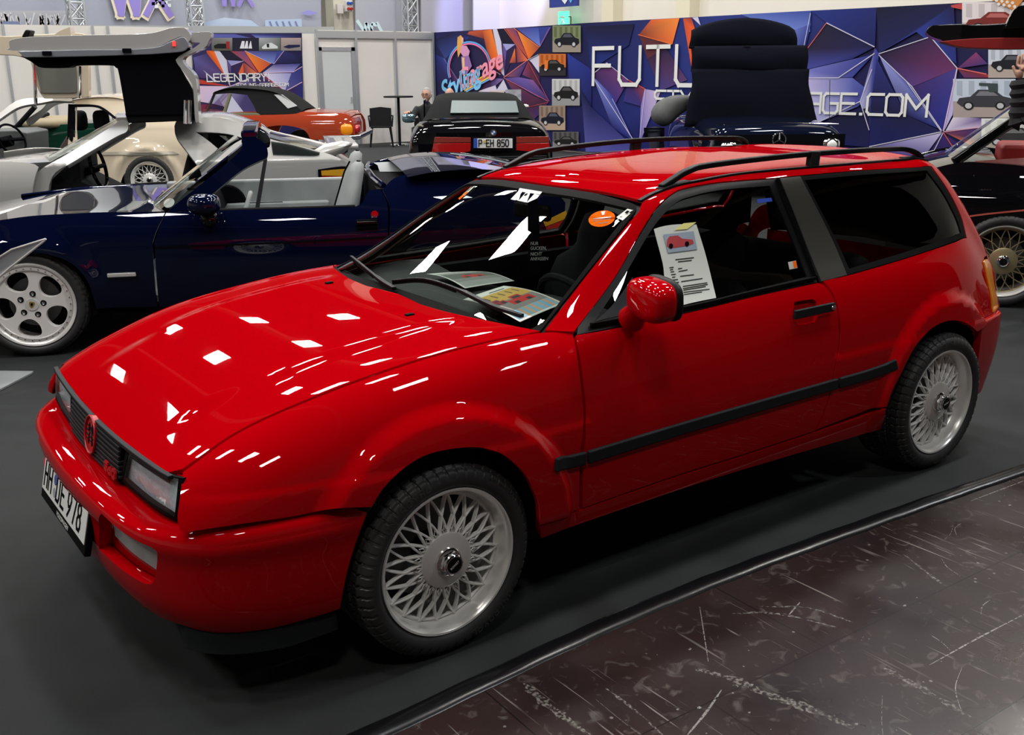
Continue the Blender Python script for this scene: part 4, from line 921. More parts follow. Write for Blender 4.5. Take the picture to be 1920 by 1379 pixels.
for i in range(3):
    if i == 0:
        x0, x1 = xr_[0], xr_[1]; w_ = MB().box(((x0+x1)/2, 18.52, 2.32), (x1-x0-.04, .03, .36)).build('wall_panel', M['panel']); tag(w_, lab[0], 'wall panel')
        df = MB(); df.box((x0+.07, 18.49, 1.07), (.09, .05, 2.14)); df.box((x1-.07, 18.49, 1.07), (.09, .05, 2.14)); df.box(((x0+x1)/2, 18.49, 2.10), (x1-x0-.05, .05, .08)); dfo = df.build('door_1', M['alupost']); struct(dfo)
        lf = MB().box(((x0+x1)/2, 18.50, 1.03), (x1-x0-.24, .03, 2.05)).build('door_leaf', mat('pale_door', (.62, .66, .66), .35), dfo)
        MB().box((x1-.17, 18.46, 1.0), (.02, .05, .12)).build('door_handle', M['alupost'], lf)
    else: wallpanel(xr_[i], xr_[i+1], label=lab[i])
    tag(MB().box(((xr_[i]+xr_[i+1])/2, 18.46, 2.41), (xr_[i+1]-xr_[i]-.04, .05, .15)).build('wall_rail', M['alupost']), ['aluminium top rail above the stand door', 'aluminium top rail above the black chair', 'aluminium top rail beside the blue and orange banner corner'][i], 'rail')
pls = ['aluminium wall post between the LEGENDARY banner and the stand door', 'aluminium wall post between the stand door and the black chair', 'aluminium wall post above the tall bar table', 'aluminium corner post at the left end of the long banner']
for x, l in zip(xr_, pls): tag(MB().box((x, 18.46, 1.257), (.055, .055, 2.51)).build('wall_post', M['alupost']), l, 'post')
o = MB().box((BW.uv(583, 160)[0], 18.52, 1.22), (.30, .03, 2.4)).build('wall_panel', M['panel']); tag(o, 'narrow white wall strip right of the LEGENDARY banner', 'wall panel')
# ---- left banner
LB = Plane((0, 18.40, 0), (1, 0, 0)); lb = root('wall_banner', 'small banner reading LEGENDARY! with orange and violet facets behind the red roadster', 'banner', loc=(0, 0, 0))
pr = Print(); q0, q1 = LB.uv(361, 63), LB.uv(566, 62)
x0, x1 = q0[0], q1[0]; zt = 2.42
def lbp(u, v): return (u, v)
pr.poly(LB, [(361, 63), (566, 62), (571, 285), (361, 285)], [(48, 42, 88), (30, 28, 70), (28, 28, 80), (60, 45, 90)], 0)
o = .002
for pts, cols in [
 ([(396, 64), (440, 64), (470, 71), (400, 71)], (90, 95, 170)), ([(470, 64), (563, 64), (563, 70), (480, 71)], [(60, 66, 140), (30, 30, 70), (40, 38, 90), (120, 130, 200)]),
 ([(387, 95), (401, 95), (428, 150), (392, 124)], [(200, 80, 30), (250, 120, 40), (240, 100, 40), (200, 70, 30)]), ([(401, 95), (411, 95), (424, 112), (431, 162)], (205, 205, 225)),
 ([(411, 95), (431, 95), (456, 113), (424, 112)], (28, 25, 50)), ([(431, 95), (458, 95), (485, 139), (456, 113)], [(160, 70, 70), (110, 70, 130), (200, 80, 50), (150, 80, 110)]),
 ([(426, 113), (456, 115), (433, 123)], (150, 150, 205)), ([(424, 113), (433, 123), (432, 140)], (95, 80, 140)), ([(456, 115), (446, 139), (433, 140), (433, 123)], (50, 35, 80)), ([(456, 117), (457, 139), (446, 139)], (220, 95, 50)),
 ([(457, 117), (484, 139), (457, 139)], [(150, 70, 70), (240, 120, 60), (90, 50, 90)]), ([(458, 95), (508, 119), (486, 137)], [(240, 140, 50), (190, 80, 60), (235, 105, 40)]), ([(458, 95), (520, 95), (513, 120), (508, 119)], [(90, 80, 150), (50, 60, 130), (120, 140, 210), (80, 60, 120)]),
 ([(520, 95), (532, 95), (513, 120)], (60, 70, 150)), ([(532, 95), (564, 107), (564, 118), (513, 120)], [(45, 45, 110), (25, 25, 60), (25, 25, 60), (35, 35, 80)]), ([(513, 121), (564, 119), (549, 135), (492, 137)], [(90, 80, 140), (50, 55, 130), (150, 150, 215), (200, 190, 225)]),
 ([(492, 138), (546, 137), (534, 171)], [(220, 215, 240), (150, 150, 210), (190, 190, 225)]), ([(485, 139), (492, 138), (534, 171), (500, 168)], [(60, 45, 100), (100, 60, 110), (200, 70, 50), (70, 40, 80)]), ([(546, 137), (566, 125), (566, 154), (535, 170)], [(60, 66, 140), (45, 50, 120), (60, 60, 130), (90, 90, 150)]),
 ([(368, 148), (431, 162), (369, 157)], (190, 60, 50)), ([(369, 161), (431, 162), (400, 195), (370, 190)], [(225, 190, 215), (215, 200, 230), (200, 190, 230), (230, 190, 210)]), ([(431, 162), (450, 170), (420, 200), (400, 195)], (150, 120, 180)),
 ([(362, 108), (388, 100), (428, 150), (368, 146)], [(90, 85, 150), (60, 50, 100), (90, 60, 110), (60, 45, 95)]), ([(380, 131), (410, 155), (398, 150)], (200, 200, 225)),
 ([(431, 162), (485, 140), (535, 171), (560, 215), (440, 215)], [(150, 140, 190), (60, 50, 100), (120, 50, 60), (40, 35, 90), (80, 70, 120)]), ([(535, 171), (567, 155), (569, 215), (552, 215)], [(60, 30, 60), (40, 45, 120), (35, 40, 110), (50, 50, 120)]),
 ([(430, 175), (460, 215), (415, 215)], (205, 205, 230)), ([(372, 195), (400, 197), (372, 215)], (120, 40, 70))]:
    pr.poly(LB, pts, cols, o); o += .0004
for p, q, w_ in [((485, 139), (431, 162), .012), ((535, 171), (566, 154), .014), ((492, 138), (534, 171), .008), ((458, 95), (508, 119), .010), ((513, 120), (532, 95), .008), ((549, 135), (566, 125), .012), ((492, 137), (549, 135), .01), ((433, 123), (456, 114), .008), ((424, 112), (431, 162), .01)]:
    pr.line(LB, p, q, w_, (230, 190, 215), o); o += .0003
pr.poly(LB, [(396, 71), (435, 71), (435, 95), (396, 95)], [(120, 120, 120), (140, 140, 140), (90, 88, 80), (90, 88, 80)], .016); pr.poly(LB, [(435, 71), (485, 71), (485, 95), (435, 95)], (30, 30, 48), .016)
pr.poly(LB, [(485, 71), (525, 71), (525, 95), (485, 95)], [(170, 175, 180), (120, 125, 120), (80, 85, 75), (90, 92, 85)], .016); pr.poly(LB, [(526, 71), (564, 71), (564, 95), (526, 95)], [(180, 160, 155), (170, 150, 150), (130, 125, 125), (135, 130, 130)], .016)
pr.poly(LB, [(400, 86), (408, 82), (424, 82), (430, 87), (428, 91), (402, 91)], (20, 20, 22), .018); pr.poly(LB, [(423, 78), (430, 78), (430, 92), (424, 92)], (150, 40, 40), .019)
pr.poly(LB, [(490, 89), (498, 82), (508, 80), (520, 87), (520, 91), (492, 92)], (215, 218, 222), .018); pr.poly(LB, [(499, 82), (504, 82), (504, 89), (500, 89)], (25, 25, 30), .019); pr.poly(LB, [(530, 88), (540, 84), (562, 84), (562, 88), (540, 91)], (25, 28, 70), .018)
for k in range(3): pr.poly(LB, [(449+k*8, 91), (453+k*8, 77), (458+k*6, 77), (457+k*7.5, 91)], (225, 225, 235), .018)
lbf = pr.build('banner_print', lb)
mb = MB(); a0 = LB.uv(388, 153); a1 = LB.uv(519, 153); h_ = LB.uv(388, 139)[1]-a0[1]
mb_w = a1[0]-a0[0]; n_ = 10.4; cw = mb_w/n_*.80
lettering(mb, 'LEGENDARY!', LB.P(a0, .020), LB.a, (0, 0, 1), LB.n*.001, h_, cw, mb_w/n_*.20, .022); mb.build('banner_lettering', M['white'], lb)
mb = MB(); a0 = LB.uv(443, 163); a1 = LB.uv(547, 163); h_ = LB.uv(443, 157)[1]-a0[1]; cw = (a1[0]-a0[0])/18.2
lettering(mb, 'STYLING-GARAGE.COM', LB.P(a0, .020), LB.a, (0, 0, 1), LB.n*.001, h_, cw*.78, cw*.22, .013); mb.build('banner_lettering', M['white'], lb)
# ---- long banner on the right
pL, pR = at(812, 60, 2, 2.5), at(1800, 6, 2, 2.5)
RB = Plane((pL[0], pL[1], 0), (pR-pL)*[1, 1, 0]); rb = root('backdrop_banner', 'long wall banner with blue, violet and orange facets and big white lettering FUTURE', 'banner', loc=(0, 0, 0))
pr = Print()
pr.poly(RB, [(812, 61), (935, 54), (1100, 43), (1100, 330), (812, 330)], [(25, 28, 80), (40, 30, 70), (22, 24, 70), (25, 28, 90), (20, 22, 60)], 0)
pr.poly(RB, [(1100, 43), (1450, 24), (1810, 5), (1990, -5), (1990, 330), (1100, 330)], [(22, 24, 70), (45, 60, 140), (25, 22, 60), (60, 50, 100), (35, 30, 90), (25, 30, 100)], 0)
o = .002
LBL, LIL, NAV, PUR, ORA, DOR, WHT = (95, 110, 190), (150, 140, 205), (22, 22, 56), (70, 42, 90), (232, 110, 40), (150, 60, 45), (208, 204, 226)
for pts, cols in [
 ([(812, 75), (850, 62), (880, 70), (835, 110)], [(18, 20, 50), (22, 22, 60), (40, 50, 120), (45, 60, 130)]), ([(812, 100), (835, 110), (850, 170), (815, 150)], [(30, 40, 110), (50, 60, 140), (40, 30, 80), (25, 25, 80)]),
 ([(835, 111), (860, 150), (900, 140), (930, 110), (930, 170), (860, 180)], [(45, 30, 80), (90, 45, 100), (95, 50, 95), (60, 50, 120), (50, 30, 80), (40, 28, 80)]),
 ([(880, 59), (905, 56), (908, 73), (876, 64)], [(200, 85, 50), (190, 80, 50), (110, 50, 50), (160, 70, 60)]), ([(905, 57), (922, 55), (943, 138), (920, 122), (912, 92)], [(200, 85, 40), (245, 130, 50), (235, 110, 40), (200, 75, 40), (150, 70, 50)]),
 ([(924, 55), (932, 54), (940, 78), (946, 143), (941, 138)], WHT), ([(932, 54), (948, 54), (968, 83), (943, 81)], (20, 18, 40)), ([(948, 54), (966, 53), (992, 112), (968, 83)], [(170, 80, 70), (110, 60, 110), (190, 80, 60), (120, 60, 90)]),
 ([(943, 82), (967, 83), (950, 95)], (160, 160, 215)), ([(943, 82), (950, 95), (946, 140)], (100, 80, 150)), ([(950, 95), (968, 84), (958, 118), (947, 142)], (42, 28, 72)), ([(966, 90), (968, 118), (956, 118)], [(250, 130, 50), (110, 50, 60), (190, 80, 60)]),
 ([(968, 85), (991, 113), (970, 118)], [(140, 60, 70), (245, 120, 60), (100, 45, 80)]), ([(970, 57), (1013, 88), (992, 111)], [(250, 150, 50), (150, 70, 60), (240, 110, 40)]), ([(968, 53), (1010, 51), (1014, 88), (985, 66)], [(70, 66, 140), (60, 75, 160), (110, 130, 210), (70, 50, 110)]),
 ([(1010, 51), (1035, 50), (1014, 88)], (48, 60, 140)), ([(1036, 50), (1038, 100), (1014, 100), (993, 112), (1015, 88)], (26, 24, 60)), ([(993, 113), (1014, 102), (1014, 140), (998, 118)], WHT),
 ([(947, 144), (990, 114), (975, 145)], [(150, 90, 110), (80, 60, 130), (60, 40, 100)]), ([(991, 114), (1000, 150), (980, 140)], [(140, 50, 60), (60, 30, 60), (120, 60, 110)]), ([(992, 114), (1013, 145), (1012, 200), (1000, 152)], [(110, 40, 60), (60, 35, 70), (50, 30, 60), (130, 50, 70)]),
 ([(947, 146), (975, 145), (1000, 150), (1032, 190), (1005, 180)], [(90, 70, 140), (110, 90, 170), (140, 90, 150), (60, 40, 90), (80, 60, 130)]), ([(948, 148), (1005, 182), (1030, 192), (985, 200), (965, 175)], [(120, 60, 80), (90, 40, 70), (50, 30, 60), (70, 35, 60), (70, 40, 90)]),
 ([(922, 146), (945, 148), (922, 168)], [(90, 70, 140), (140, 110, 170), (60, 50, 110)]), ([(945, 149), (955, 172), (930, 172)], WHT), ([(985, 202), (1030, 192), (1012, 215), (1000, 225)], [(80, 40, 70), (70, 35, 70), (60, 40, 100), (90, 50, 80)]),
 ([(900, 170), (930, 160), (935, 176), (895, 176)], (215, 205, 225)),
 # middle
 ([(1100, 50), (1190, 45), (1180, 85), (1110, 130)], [(18, 20, 55), (16, 18, 46), (24, 28, 90), (30, 50, 130)]), ([(1065, 100), (1110, 130), (1110, 200), (1070, 190)], [(45, 60, 150), (30, 40, 120), (20, 24, 80), (16, 18, 50)]),
 ([(1199, 65), (1222, 37), (1275, 34), (1262, 83)], [(120, 50, 45), (220, 100, 50), (250, 140, 60), (235, 110, 50)]), ([(1199, 65), (1262, 83), (1215, 110)], (90, 40, 50)), ([(1282, 35), (1298, 33), (1306, 60), (1300, 140)], [(200, 80, 50), (120, 50, 60), (250, 100, 40), (235, 90, 40)]), ([(1299, 33), (1310, 32), (1315, 48)], WHT),
 ([(1112, 140), (1140, 118), (1180, 150), (1155, 195)], [(60, 35, 90), (100, 50, 110), (110, 60, 120), (60, 50, 130)]), ([(1112, 142), (1150, 180), (1190, 265), (1150, 240)], [(120, 130, 210), (45, 50, 140), (30, 40, 130), (30, 30, 100)]), ([(1180, 150), (1210, 165), (1205, 200), (1170, 190)], [(70, 40, 90), (150, 60, 70), (60, 50, 120), (50, 50, 130)]),
 ([(1215, 110), (1250, 90), (1290, 150), (1240, 170)], [(60, 30, 60), (40, 25, 60), (90, 60, 110), (70, 60, 130)]), ([(1210, 167), (1240, 172), (1200, 270), (1203, 200)], [(170, 150, 205), (210, 190, 225), (120, 110, 190), (150, 140, 210)]),
 # right of the raised hood
 ([(1390, 27), (1522, 20), (1520, 60), (1480, 60)], [(90, 110, 190), (60, 75, 160), (110, 130, 205), (140, 155, 215)]), ([(1480, 60), (1522, 45), (1510, 95), (1495, 120)], [(110, 125, 200), (60, 75, 160), (35, 45, 120), (50, 60, 140)]),
 ([(1522, 20), (1645, 14), (1642, 88), (1552, 43)], [(35, 50, 130), (30, 40, 110), (26, 30, 90), (40, 50, 130)]), ([(1552, 43), (1642, 88), (1600, 110), (1514, 130), (1514, 92)], [(26, 24, 52), (28, 28, 80), (35, 40, 110), (70, 75, 160), (40, 30, 60)]),
 ([(1514, 131), (1640, 102), (1600, 145), (1512, 146)], [(120, 120, 200), (40, 50, 130), (60, 66, 150), (150, 150, 215)]), ([(1512, 147), (1600, 146), (1637, 175), (1610, 200), (1535, 230)], [(190, 180, 225), (90, 100, 180), (50, 60, 140), (70, 70, 150), (180, 180, 225)]),
 ([(1642, 90), (1650, 100), (1632, 240), (1615, 190)], [(70, 75, 160), (45, 55, 130), (40, 50, 130), (190, 190, 230)]), ([(1560, 225), (1632, 200), (1632, 276), (1555, 270)], [(24, 24, 56), (22, 24, 60), (26, 28, 80), (30, 34, 100)]),
 ([(1645, 14), (1790, 7), (1795, 120), (1720, 60), (1650, 100)], [(16, 18, 46), (22, 24, 66), (40, 50, 130), (45, 60, 150), (30, 34, 90)]), ([(1650, 101), (1747, 70), (1796, 128), (1712, 163)], [(28, 24, 56), (60, 34, 76), (110, 50, 100), (90, 60, 130)]), ([(1650, 103), (1712, 163), (1770, 245), (1700, 215)], [(150, 155, 220), (45, 55, 140), (35, 45, 130), (26, 28, 80)]),
 ([(1712, 164), (1796, 128), (1770, 246)], [(60, 40, 100), (70, 60, 140), (32, 46, 140)]), ([(1646, 110), (1700, 215), (1768, 247), (1632, 276), (1634, 200)], [(40, 46, 120), (26, 26, 66), (28, 30, 80), (30, 34, 100), (26, 28, 70)]),
 ([(1797, 128), (1832, 98), (1854, 120), (1800, 128)], [(90, 50, 100), (140, 60, 110), (70, 50, 120), (60, 50, 120)]), ([(1797, 129), (1855, 140), (1855, 146), (1810, 146)], [(120, 50, 70), (200, 70, 60), (120, 40, 60), (90, 50, 110)]), ([(1785, 10), (1806, 6), (1806, 18), (1786, 14)], (190, 70, 70)),
 ([(1797, 130), (1795, 145), (1788, 215), (1772, 246)], (190, 180, 225)), ([(1775, 245), (1790, 218), (1845, 222), (1843, 238)], [(210, 200, 225), (225, 215, 230), (90, 60, 140), (200, 180, 210)]), ([(1772, 248), (1843, 240), (1842, 262), (1828, 275)], [(120, 60, 90), (60, 45, 120), (35, 30, 80), (230, 120, 60)]),
 ([(1632, 277), (1768, 249), (1730, 300), (1632, 320)], [(90, 80, 160), (200, 190, 230), (40, 44, 120), (50, 50, 130)]), ([(1768, 250), (1820, 280), (1790, 310), (1735, 300)], [(60, 40, 110), (40, 30, 80), (30, 30, 90), (26, 26, 70)]),
 ([(1092, 170), (1110, 200), (1200, 285), (1100, 300)], [(18, 20, 60), (24, 26, 80), (70, 70, 150), (90, 90, 170)])]:
    pr.poly(RB, pts, cols, o); o += .0005
for p, q, w_, c in [((1112, 140), (1140, 118), .014, WHT), ((1140, 118), (1180, 150), .012, WHT), ((1112, 142), (1192, 266), .016, WHT), ((1150, 185), (1190, 265), .01, WHT), ((1199, 65), (1262, 83), .012, (240, 120, 60)), ((1180, 150), (1212, 167), .012, (230, 90, 80)), ((1212, 167), (1200, 275), .012, WHT),
 ((1552, 43), (1642, 88), .014, WHT), ((1552, 43), (1514, 94), .012, (230, 100, 80)), ((1642, 100), (1574, 146), .014, WHT), ((1512, 146), (1574, 146), .012, WHT), ((1522, 25), (1508, 95), .012, WHT), ((1535, 230), (1615, 190), .014, WHT), ((1637, 130), (1615, 190), .014, WHT), ((1615, 190), (1632, 244), .014, WHT),
 ((1650, 101), (1747, 69), .012, WHT), ((1747, 69), (1797, 128), .014, WHT), ((1797, 128), (1771, 246), .018, (225, 190, 215)), ((1650, 103), (1712, 162), .012, WHT), ((1712, 162), (1768, 245), .014, WHT), ((1700, 150), (1766, 245), .010, WHT), ((1632, 275), (1768, 247), .014, WHT), ((1772, 247), (1845, 238), .012, (230, 170, 190)), ((1797, 128), (1852, 139), .014, (230, 110, 110)),
 ((1771, 248), (1750, 290), .012, WHT), ((1771, 248), (1795, 285), .012, (220, 90, 60)), ((947, 145), (991, 113), .014, (235, 120, 120)), ((948, 54), (991, 112), .012, (235, 110, 90)), ((966, 53), (1013, 88), .012, (240, 130, 90)), ((1014, 88), (1033, 52), .010, (220, 110, 110)), ((991, 113), (1012, 102), .01, WHT), ((947, 146), (1030, 190), .010, (220, 110, 130)), ((992, 114), (1032, 190), .010, (210, 90, 100)), ((985, 202), (1030, 192), .010, (180, 70, 70)), ((835, 110), (860, 150), .008, (150, 140, 210)), ((941, 140), (922, 128), .010, (235, 150, 160))]:
    pr.line(RB, p, q, w_, c, o); o += .0002
pr.build('banner_print', rb)
def onplane(mb, txt, pl, p0, p1, htop, wd, parent, m, off=.04, gapr=.22, name='banner_lettering'):
    a0, a1 = pl.uv(*p0), pl.uv(*p1); h_ = pl.uv(*htop)[1]-a0[1]; tot = sum(.35 if c in '.!I1' else 1.3 if c in 'MW' else .5 if c == ' ' else 1 for c in txt)
    W_ = a1[0]-a0[0]; cw = W_/(tot+gapr*(len(txt)-1)); lettering(mb, txt, pl.P((a0[0], a0[1]), off), pl.a, (0, 0, 1), pl.n*.002, h_, cw, cw*gapr, wd); return mb.build(name, m, parent)
a_ = RB.uv(1115, 158); b_ = RB.uv(1297, 152); cw = (b_[0]-a_[0])/3.55
mb = MB(); hF = RB.uv(1115, 91)[1]-a_[1]; lettering(mb, 'FUTURE', RB.P(a_, .045), RB.a, (0, 0, 1), RB.n*.002, hF, cw*.76, cw*.26, .075); mb.build('banner_lettering', M['white'], rb)
onplane(MB(), 'STYLING-GARAGE.COM', RB, (1230, 201), (1740, 213), (1230, 170), .042, rb, M['white'], gapr=.20)
# framed photo prints on the banner
def photo(rect, bg, gr, car, kind='side', top=None):
    (u0, v0, u1, v1) = rect; p_ = Print(); W_, H_ = u1-u0, v1-v0; L_ = lambda x, y: (u0+W_*x, v0+H_*y)
    p_.poly(RB, [L_(0, 0), L_(1, 0), L_(1, .62), L_(0, .58)], bg, .030); p_.poly(RB, [L_(0, .58), L_(1, .62), L_(1, 1), L_(0, 1)], gr, .030)
    for t in range(5): p_.poly(RB, [L_(.06+t*.19, .05), L_(.15+t*.19, .05), L_(.15+t*.19, .45), L_(.06+t*.19, .42)], tuple(max(0, c-28) for c in (bg if isinstance(bg[0], int) else bg[0])), .031)
    body = [(.06, .62), (.10, .50), (.28, .46), (.40, .28), (.66, .28), (.80, .45), (.93, .50), (.95, .66), (.86, .74), (.14, .72)]
    p_.poly(RB, [L_(*q) for q in body], car, .033); p_.poly(RB, [L_(.36, .44), L_(.43, .32), L_(.63, .32), L_(.73, .44)], tuple(min(255, c+60) for c in car), .035)
    for cx in (.25, .76):
        p_.poly(RB, [L_(cx+.085*math.cos(t), .70+.11*math.sin(t)) for t in np.linspace(0, 2*PI, 13)[:-1]], (25, 25, 26), .036); p_.poly(RB, [L_(cx+.055*math.cos(t), .70+.075*math.sin(t)) for t in np.linspace(0, 2*PI, 13)[:-1]], (190, 190, 195), .037)
    if top: p_.poly(RB, [L_(*q) for q in top[0]], top[1], .038)
    return p_.build('photo_print', rb)
photo((1038, 48, 1091, 98), (120, 130, 95), (150, 140, 128), (16, 18, 30)); photo((1013, 101, 1063, 142), (200, 110, 50), (45, 40, 45), (16, 14, 16), top=([(.2, .3), (.35, .3), (.33, .7), (.22, .7)], (225, 120, 50)))
photo((1037, 148, 1089, 198), (200, 200, 200), (150, 150, 150), (20, 20, 20)); photo((1013, 198, 1062, 244), (150, 130, 115), (180, 155, 135), (18, 22, 40)); photo((1038, 247, 1087, 279), (90, 90, 90), (130, 130, 130), (25, 25, 25))
photo((1806, 4, 1930, 70), (225, 215, 215), (200, 185, 180), (120, 40, 36)); photo((1855, 86, 1940, 146), (205, 210, 220), (180, 165, 155), (24, 27, 36)); photo((1789, 148, 1906, 220), (195, 205, 220), (170, 155, 150), (58, 58, 66), top=([(.42, .10), (.72, .12), (.72, .34), (.58, .34), (.56, .18), (.42, .17)], (60, 70, 72)))
photo((1842, 222, 1960, 285), (225, 225, 222), (165, 160, 150), (50, 52, 52))
p_ = Print(); p_.poly(RB, [(1862, 0), (1880, -6), (1930, -9), (1905, 20)], (205, 130, 60), .050)
for i in range(4):
    for j in range(2): p_.poly(RB, [(1872+i*10+j*4+3.2*math.cos(t), 1+i*1.5+j*7+3*math.sin(t)) for t in np.linspace(0, 2*PI, 11)[:-1]], (225, 220, 215), .052)
p_.build('photo_print', rb)
# neon-style ring logo with a figure and script lettering
lg = Print(); ccx, ccy = 883, 128
for rr_, c in ((44, (90, 170, 235)), (41, (240, 120, 170))):
    ts = np.linspace(-PI*1.12, PI*.08, 40)
    for a, b in zip(ts[:-1], ts[1:]): lg.line(RB, (ccx+rr_*.92*math.cos(a), ccy+rr_*1.12*math.sin(a)), (ccx+rr_*.92*math.cos(b), ccy+rr_*1.12*math.sin(b)), .035, c, .046)
lg.poly(RB, [(861, 70), (867, 66), (872, 72), (870, 82), (866, 100), (862, 108), (860, 90)], (225, 165, 80), .047); lg.poly(RB, [(867, 70), (872, 71), (872, 80), (868, 82)], (230, 175, 150), .048); lg.poly(RB, [(867, 86), (878, 86), (884, 96), (882, 104), (872, 106), (866, 98)], (215, 150, 190), .049)
lg.poly(RB, [(868, 106), (882, 104), (888, 124), (876, 142), (870, 140)], (150, 110, 170), .048); lg.poly(RB, [(869, 108), (874, 108), (875, 142), (872, 142)], (235, 190, 150), .050)
for k, c in enumerate(((240, 190, 70), (235, 120, 80), (240, 200, 90), (110, 170, 230))): lg.line(RB, (868+k*3, 172+k*2-6), (922, 136+k*4), .035, c, .047+k*.001)
lg.build('ring_logo', rb)
sc_ = mat('script_blue', lin((120, 200, 245)), .5); sp2 = mat('script_pink', lin((245, 150, 175)), .5)
def rbtext(txt, p, size, m, tilt, off=.055):
    R_ = axes_rot(tuple(RB.a*math.cos(tilt)+np.array([0, 0, 1])*math.sin(tilt)), (0, 0, 1)); return fontmesh('logo_lettering', txt, size, .002, m, rb, tuple(RB.P(RB.uv(*p), off)), R_, shear=.25, bold=.012)
rbtext('Styling', (865, 156), .62, sc_, .30); rbtext('Garage', (902, 133), .60, sp2, .30)
struct(MB().box(tuple((pL+pR)/2*[1, 1, 0]-RB.n*.06+[0, 0, 1.24]), (.001, .001, .001)).build('trim_20', M['panel'])) if False else None
mb = MB(); e0, e1 = RB.P((0, 0), -.05), RB.P((19, 0), -.05); mb.add([e0, e1, e1+[0, 0, 2.48], e0+[0, 0, 2.48], e0-RB.n*.05, e1-RB.n*.05, e1-RB.n*.05+[0, 0, 2.48], e0-RB.n*.05+[0, 0, 2.48]], [(0, 1, 2, 3), (4, 5, 6, 7), (0, 1, 5, 4), (2, 3, 7, 6), (0, 3, 7, 4), (1, 2, 6, 5)])
mb.build('banner_wall', M['panel'], rb)
# ---- upper level: fabric walls of the neighbouring stand, truss towers, signs
UP = Plane((0, 24.0, 0), (1, 0, 0))
def upq(nm, px, m, y, label, cat, thick=.05):
    P_ = Plane((0, y, 0), (1, 0, 0)); q = [P_.uv(*p) for p in px]; o = MB().prism(q, (0, y, 0), (1, 0, 0), (0, 0, 1), (0, thick, 0)).build(nm, m); tag(o, label, cat); return o, P_
f1, PK = upq('fabric_banner', [(-60, -80), (143, -80), (146, 75), (-60, 75)], M['kwgrey'], 23, 'grey fabric wall with a pale winter tree print, far left', 'banner')
f2, _ = upq('fabric_banner', [(147, -80), (366, -80), (368, 75), (149, 75)], M['kwgrey'], 23, 'grey fabric wall with large violet KW letters above the gullwing door', 'banner')
f3, _ = upq('fabric_banner', [(371, -80), (600, -80), (603, 75), (373, 75)], M['kwgrey'], 23, 'grey-blue fabric wall with small KW letters and a pale car print', 'banner')
f4, _ = upq('fabric_banner', [(666, -80), (760, -80), (764, 75), (668, 75)], mat('pale_grey_fabric', (.42, .43, .50), .8), 22.5, 'pale grey fabric wall with a slanted white KW scrawl', 'banner')
PK2 = Plane((0, 22.9, 0), (1, 0, 0)); vio = mat('violet_letters', (.28, .22, .62), .6); ypl = mat('cream_outline', (.80, .70, .55), .6); icy = mat('ice_blue_letters', (.68, .86, .93), .5)
def kletters(fab, p, hpx, m, m2=None):
    a = PK2.uv(*p); h_ = abs(PK2.uv(p[0], p[1]-hpx)[1]-a[1]); mb = MB(); 
    lettering(mb, 'WX', PK2.P(a, .01), PK2.a, (0, 0, 1), PK2.n*.01, h_, h_*.62, h_*.08, h_*.17); o = mb.build('letters', m, fab)
    if m2: mb = MB(); lettering(mb, 'WX', PK2.P((a[0]-h_*.03, a[1]-h_*.04), .002), PK2.a, (0, 0, 1), PK2.n*.006, h_, h_*.62, h_*.08, h_*.24); mb.build('letters', m2, fab)
kletters(f2, (212, 24), 75, vio, ypl); kletters(f3, (412, 8), 45, vio)
p_ = Print()
for i in range(6):
    for j in range(3):
        if (i+j) % 2: p_.poly(PK2, [(284+i*6, -2+j*6-i*.6), (290+i*6, -2+j*6-i*.6), (290+i*6, 4+j*6-i*.6), (284+i*6, 4+j*6-i*.6)], (225, 235, 240), .02)
p_.build('chequered_flag', f2)
p_ = Print(); p_.poly(PK2, [(-60, 20), (143, 20), (145, 60), (-60, 60)], [(170, 172, 178), (185, 185, 190), (150, 158, 175), (140, 150, 175)], .012); 
for k in range(40): a = random.uniform(0, 130); p_.line(PK2, (a, 58), (a+random.uniform(-14, 14), random.uniform(22, 34)), .03, (205, 205, 208), .02)
p_.poly(PK2, [(0, 48), (8, 40), (32, 40), (45, 50), (50, 60), (0, 60)], (120, 130, 165), .03); p_.build('tree_print', f1)
p_ = Print(); p_.poly(PK2, [(382, 42), (420, 33), (470, 38), (500, 60), (382, 60)], [(150, 170, 200), (190, 205, 225), (180, 200, 225), (170, 190, 220), (160, 175, 205)], .012); p_.poly(PK2, [(497, 38), (565, 35), (566, 60), (497, 60)], (175, 195, 222), .014)
for k in range(5): p_.line(PK2, (505+k*12, 40), (511+k*12, 55), .05, (120, 130, 175), .02)
p_.poly(PK2, [(562, 25), (578, 19), (596, 24), (580, 29)], (150, 150, 215), .02); p_.build('car_print', f3)
PK3 = Plane((0, 22.4, 0), (1, 0, 0)); p_ = Print()
for p, q in (((669, 38), (684, 60)), ((684, 60), (686, 42)), ((686, 42), (697, 60)), ((697, 60), (696, 44)), ((696, 44), (706, 47)), ((706, 42), (716, 60))): p_.line(PK3, p, q, .09, (205, 230, 238), .01)
p_.build('scrawl_letters', f4)
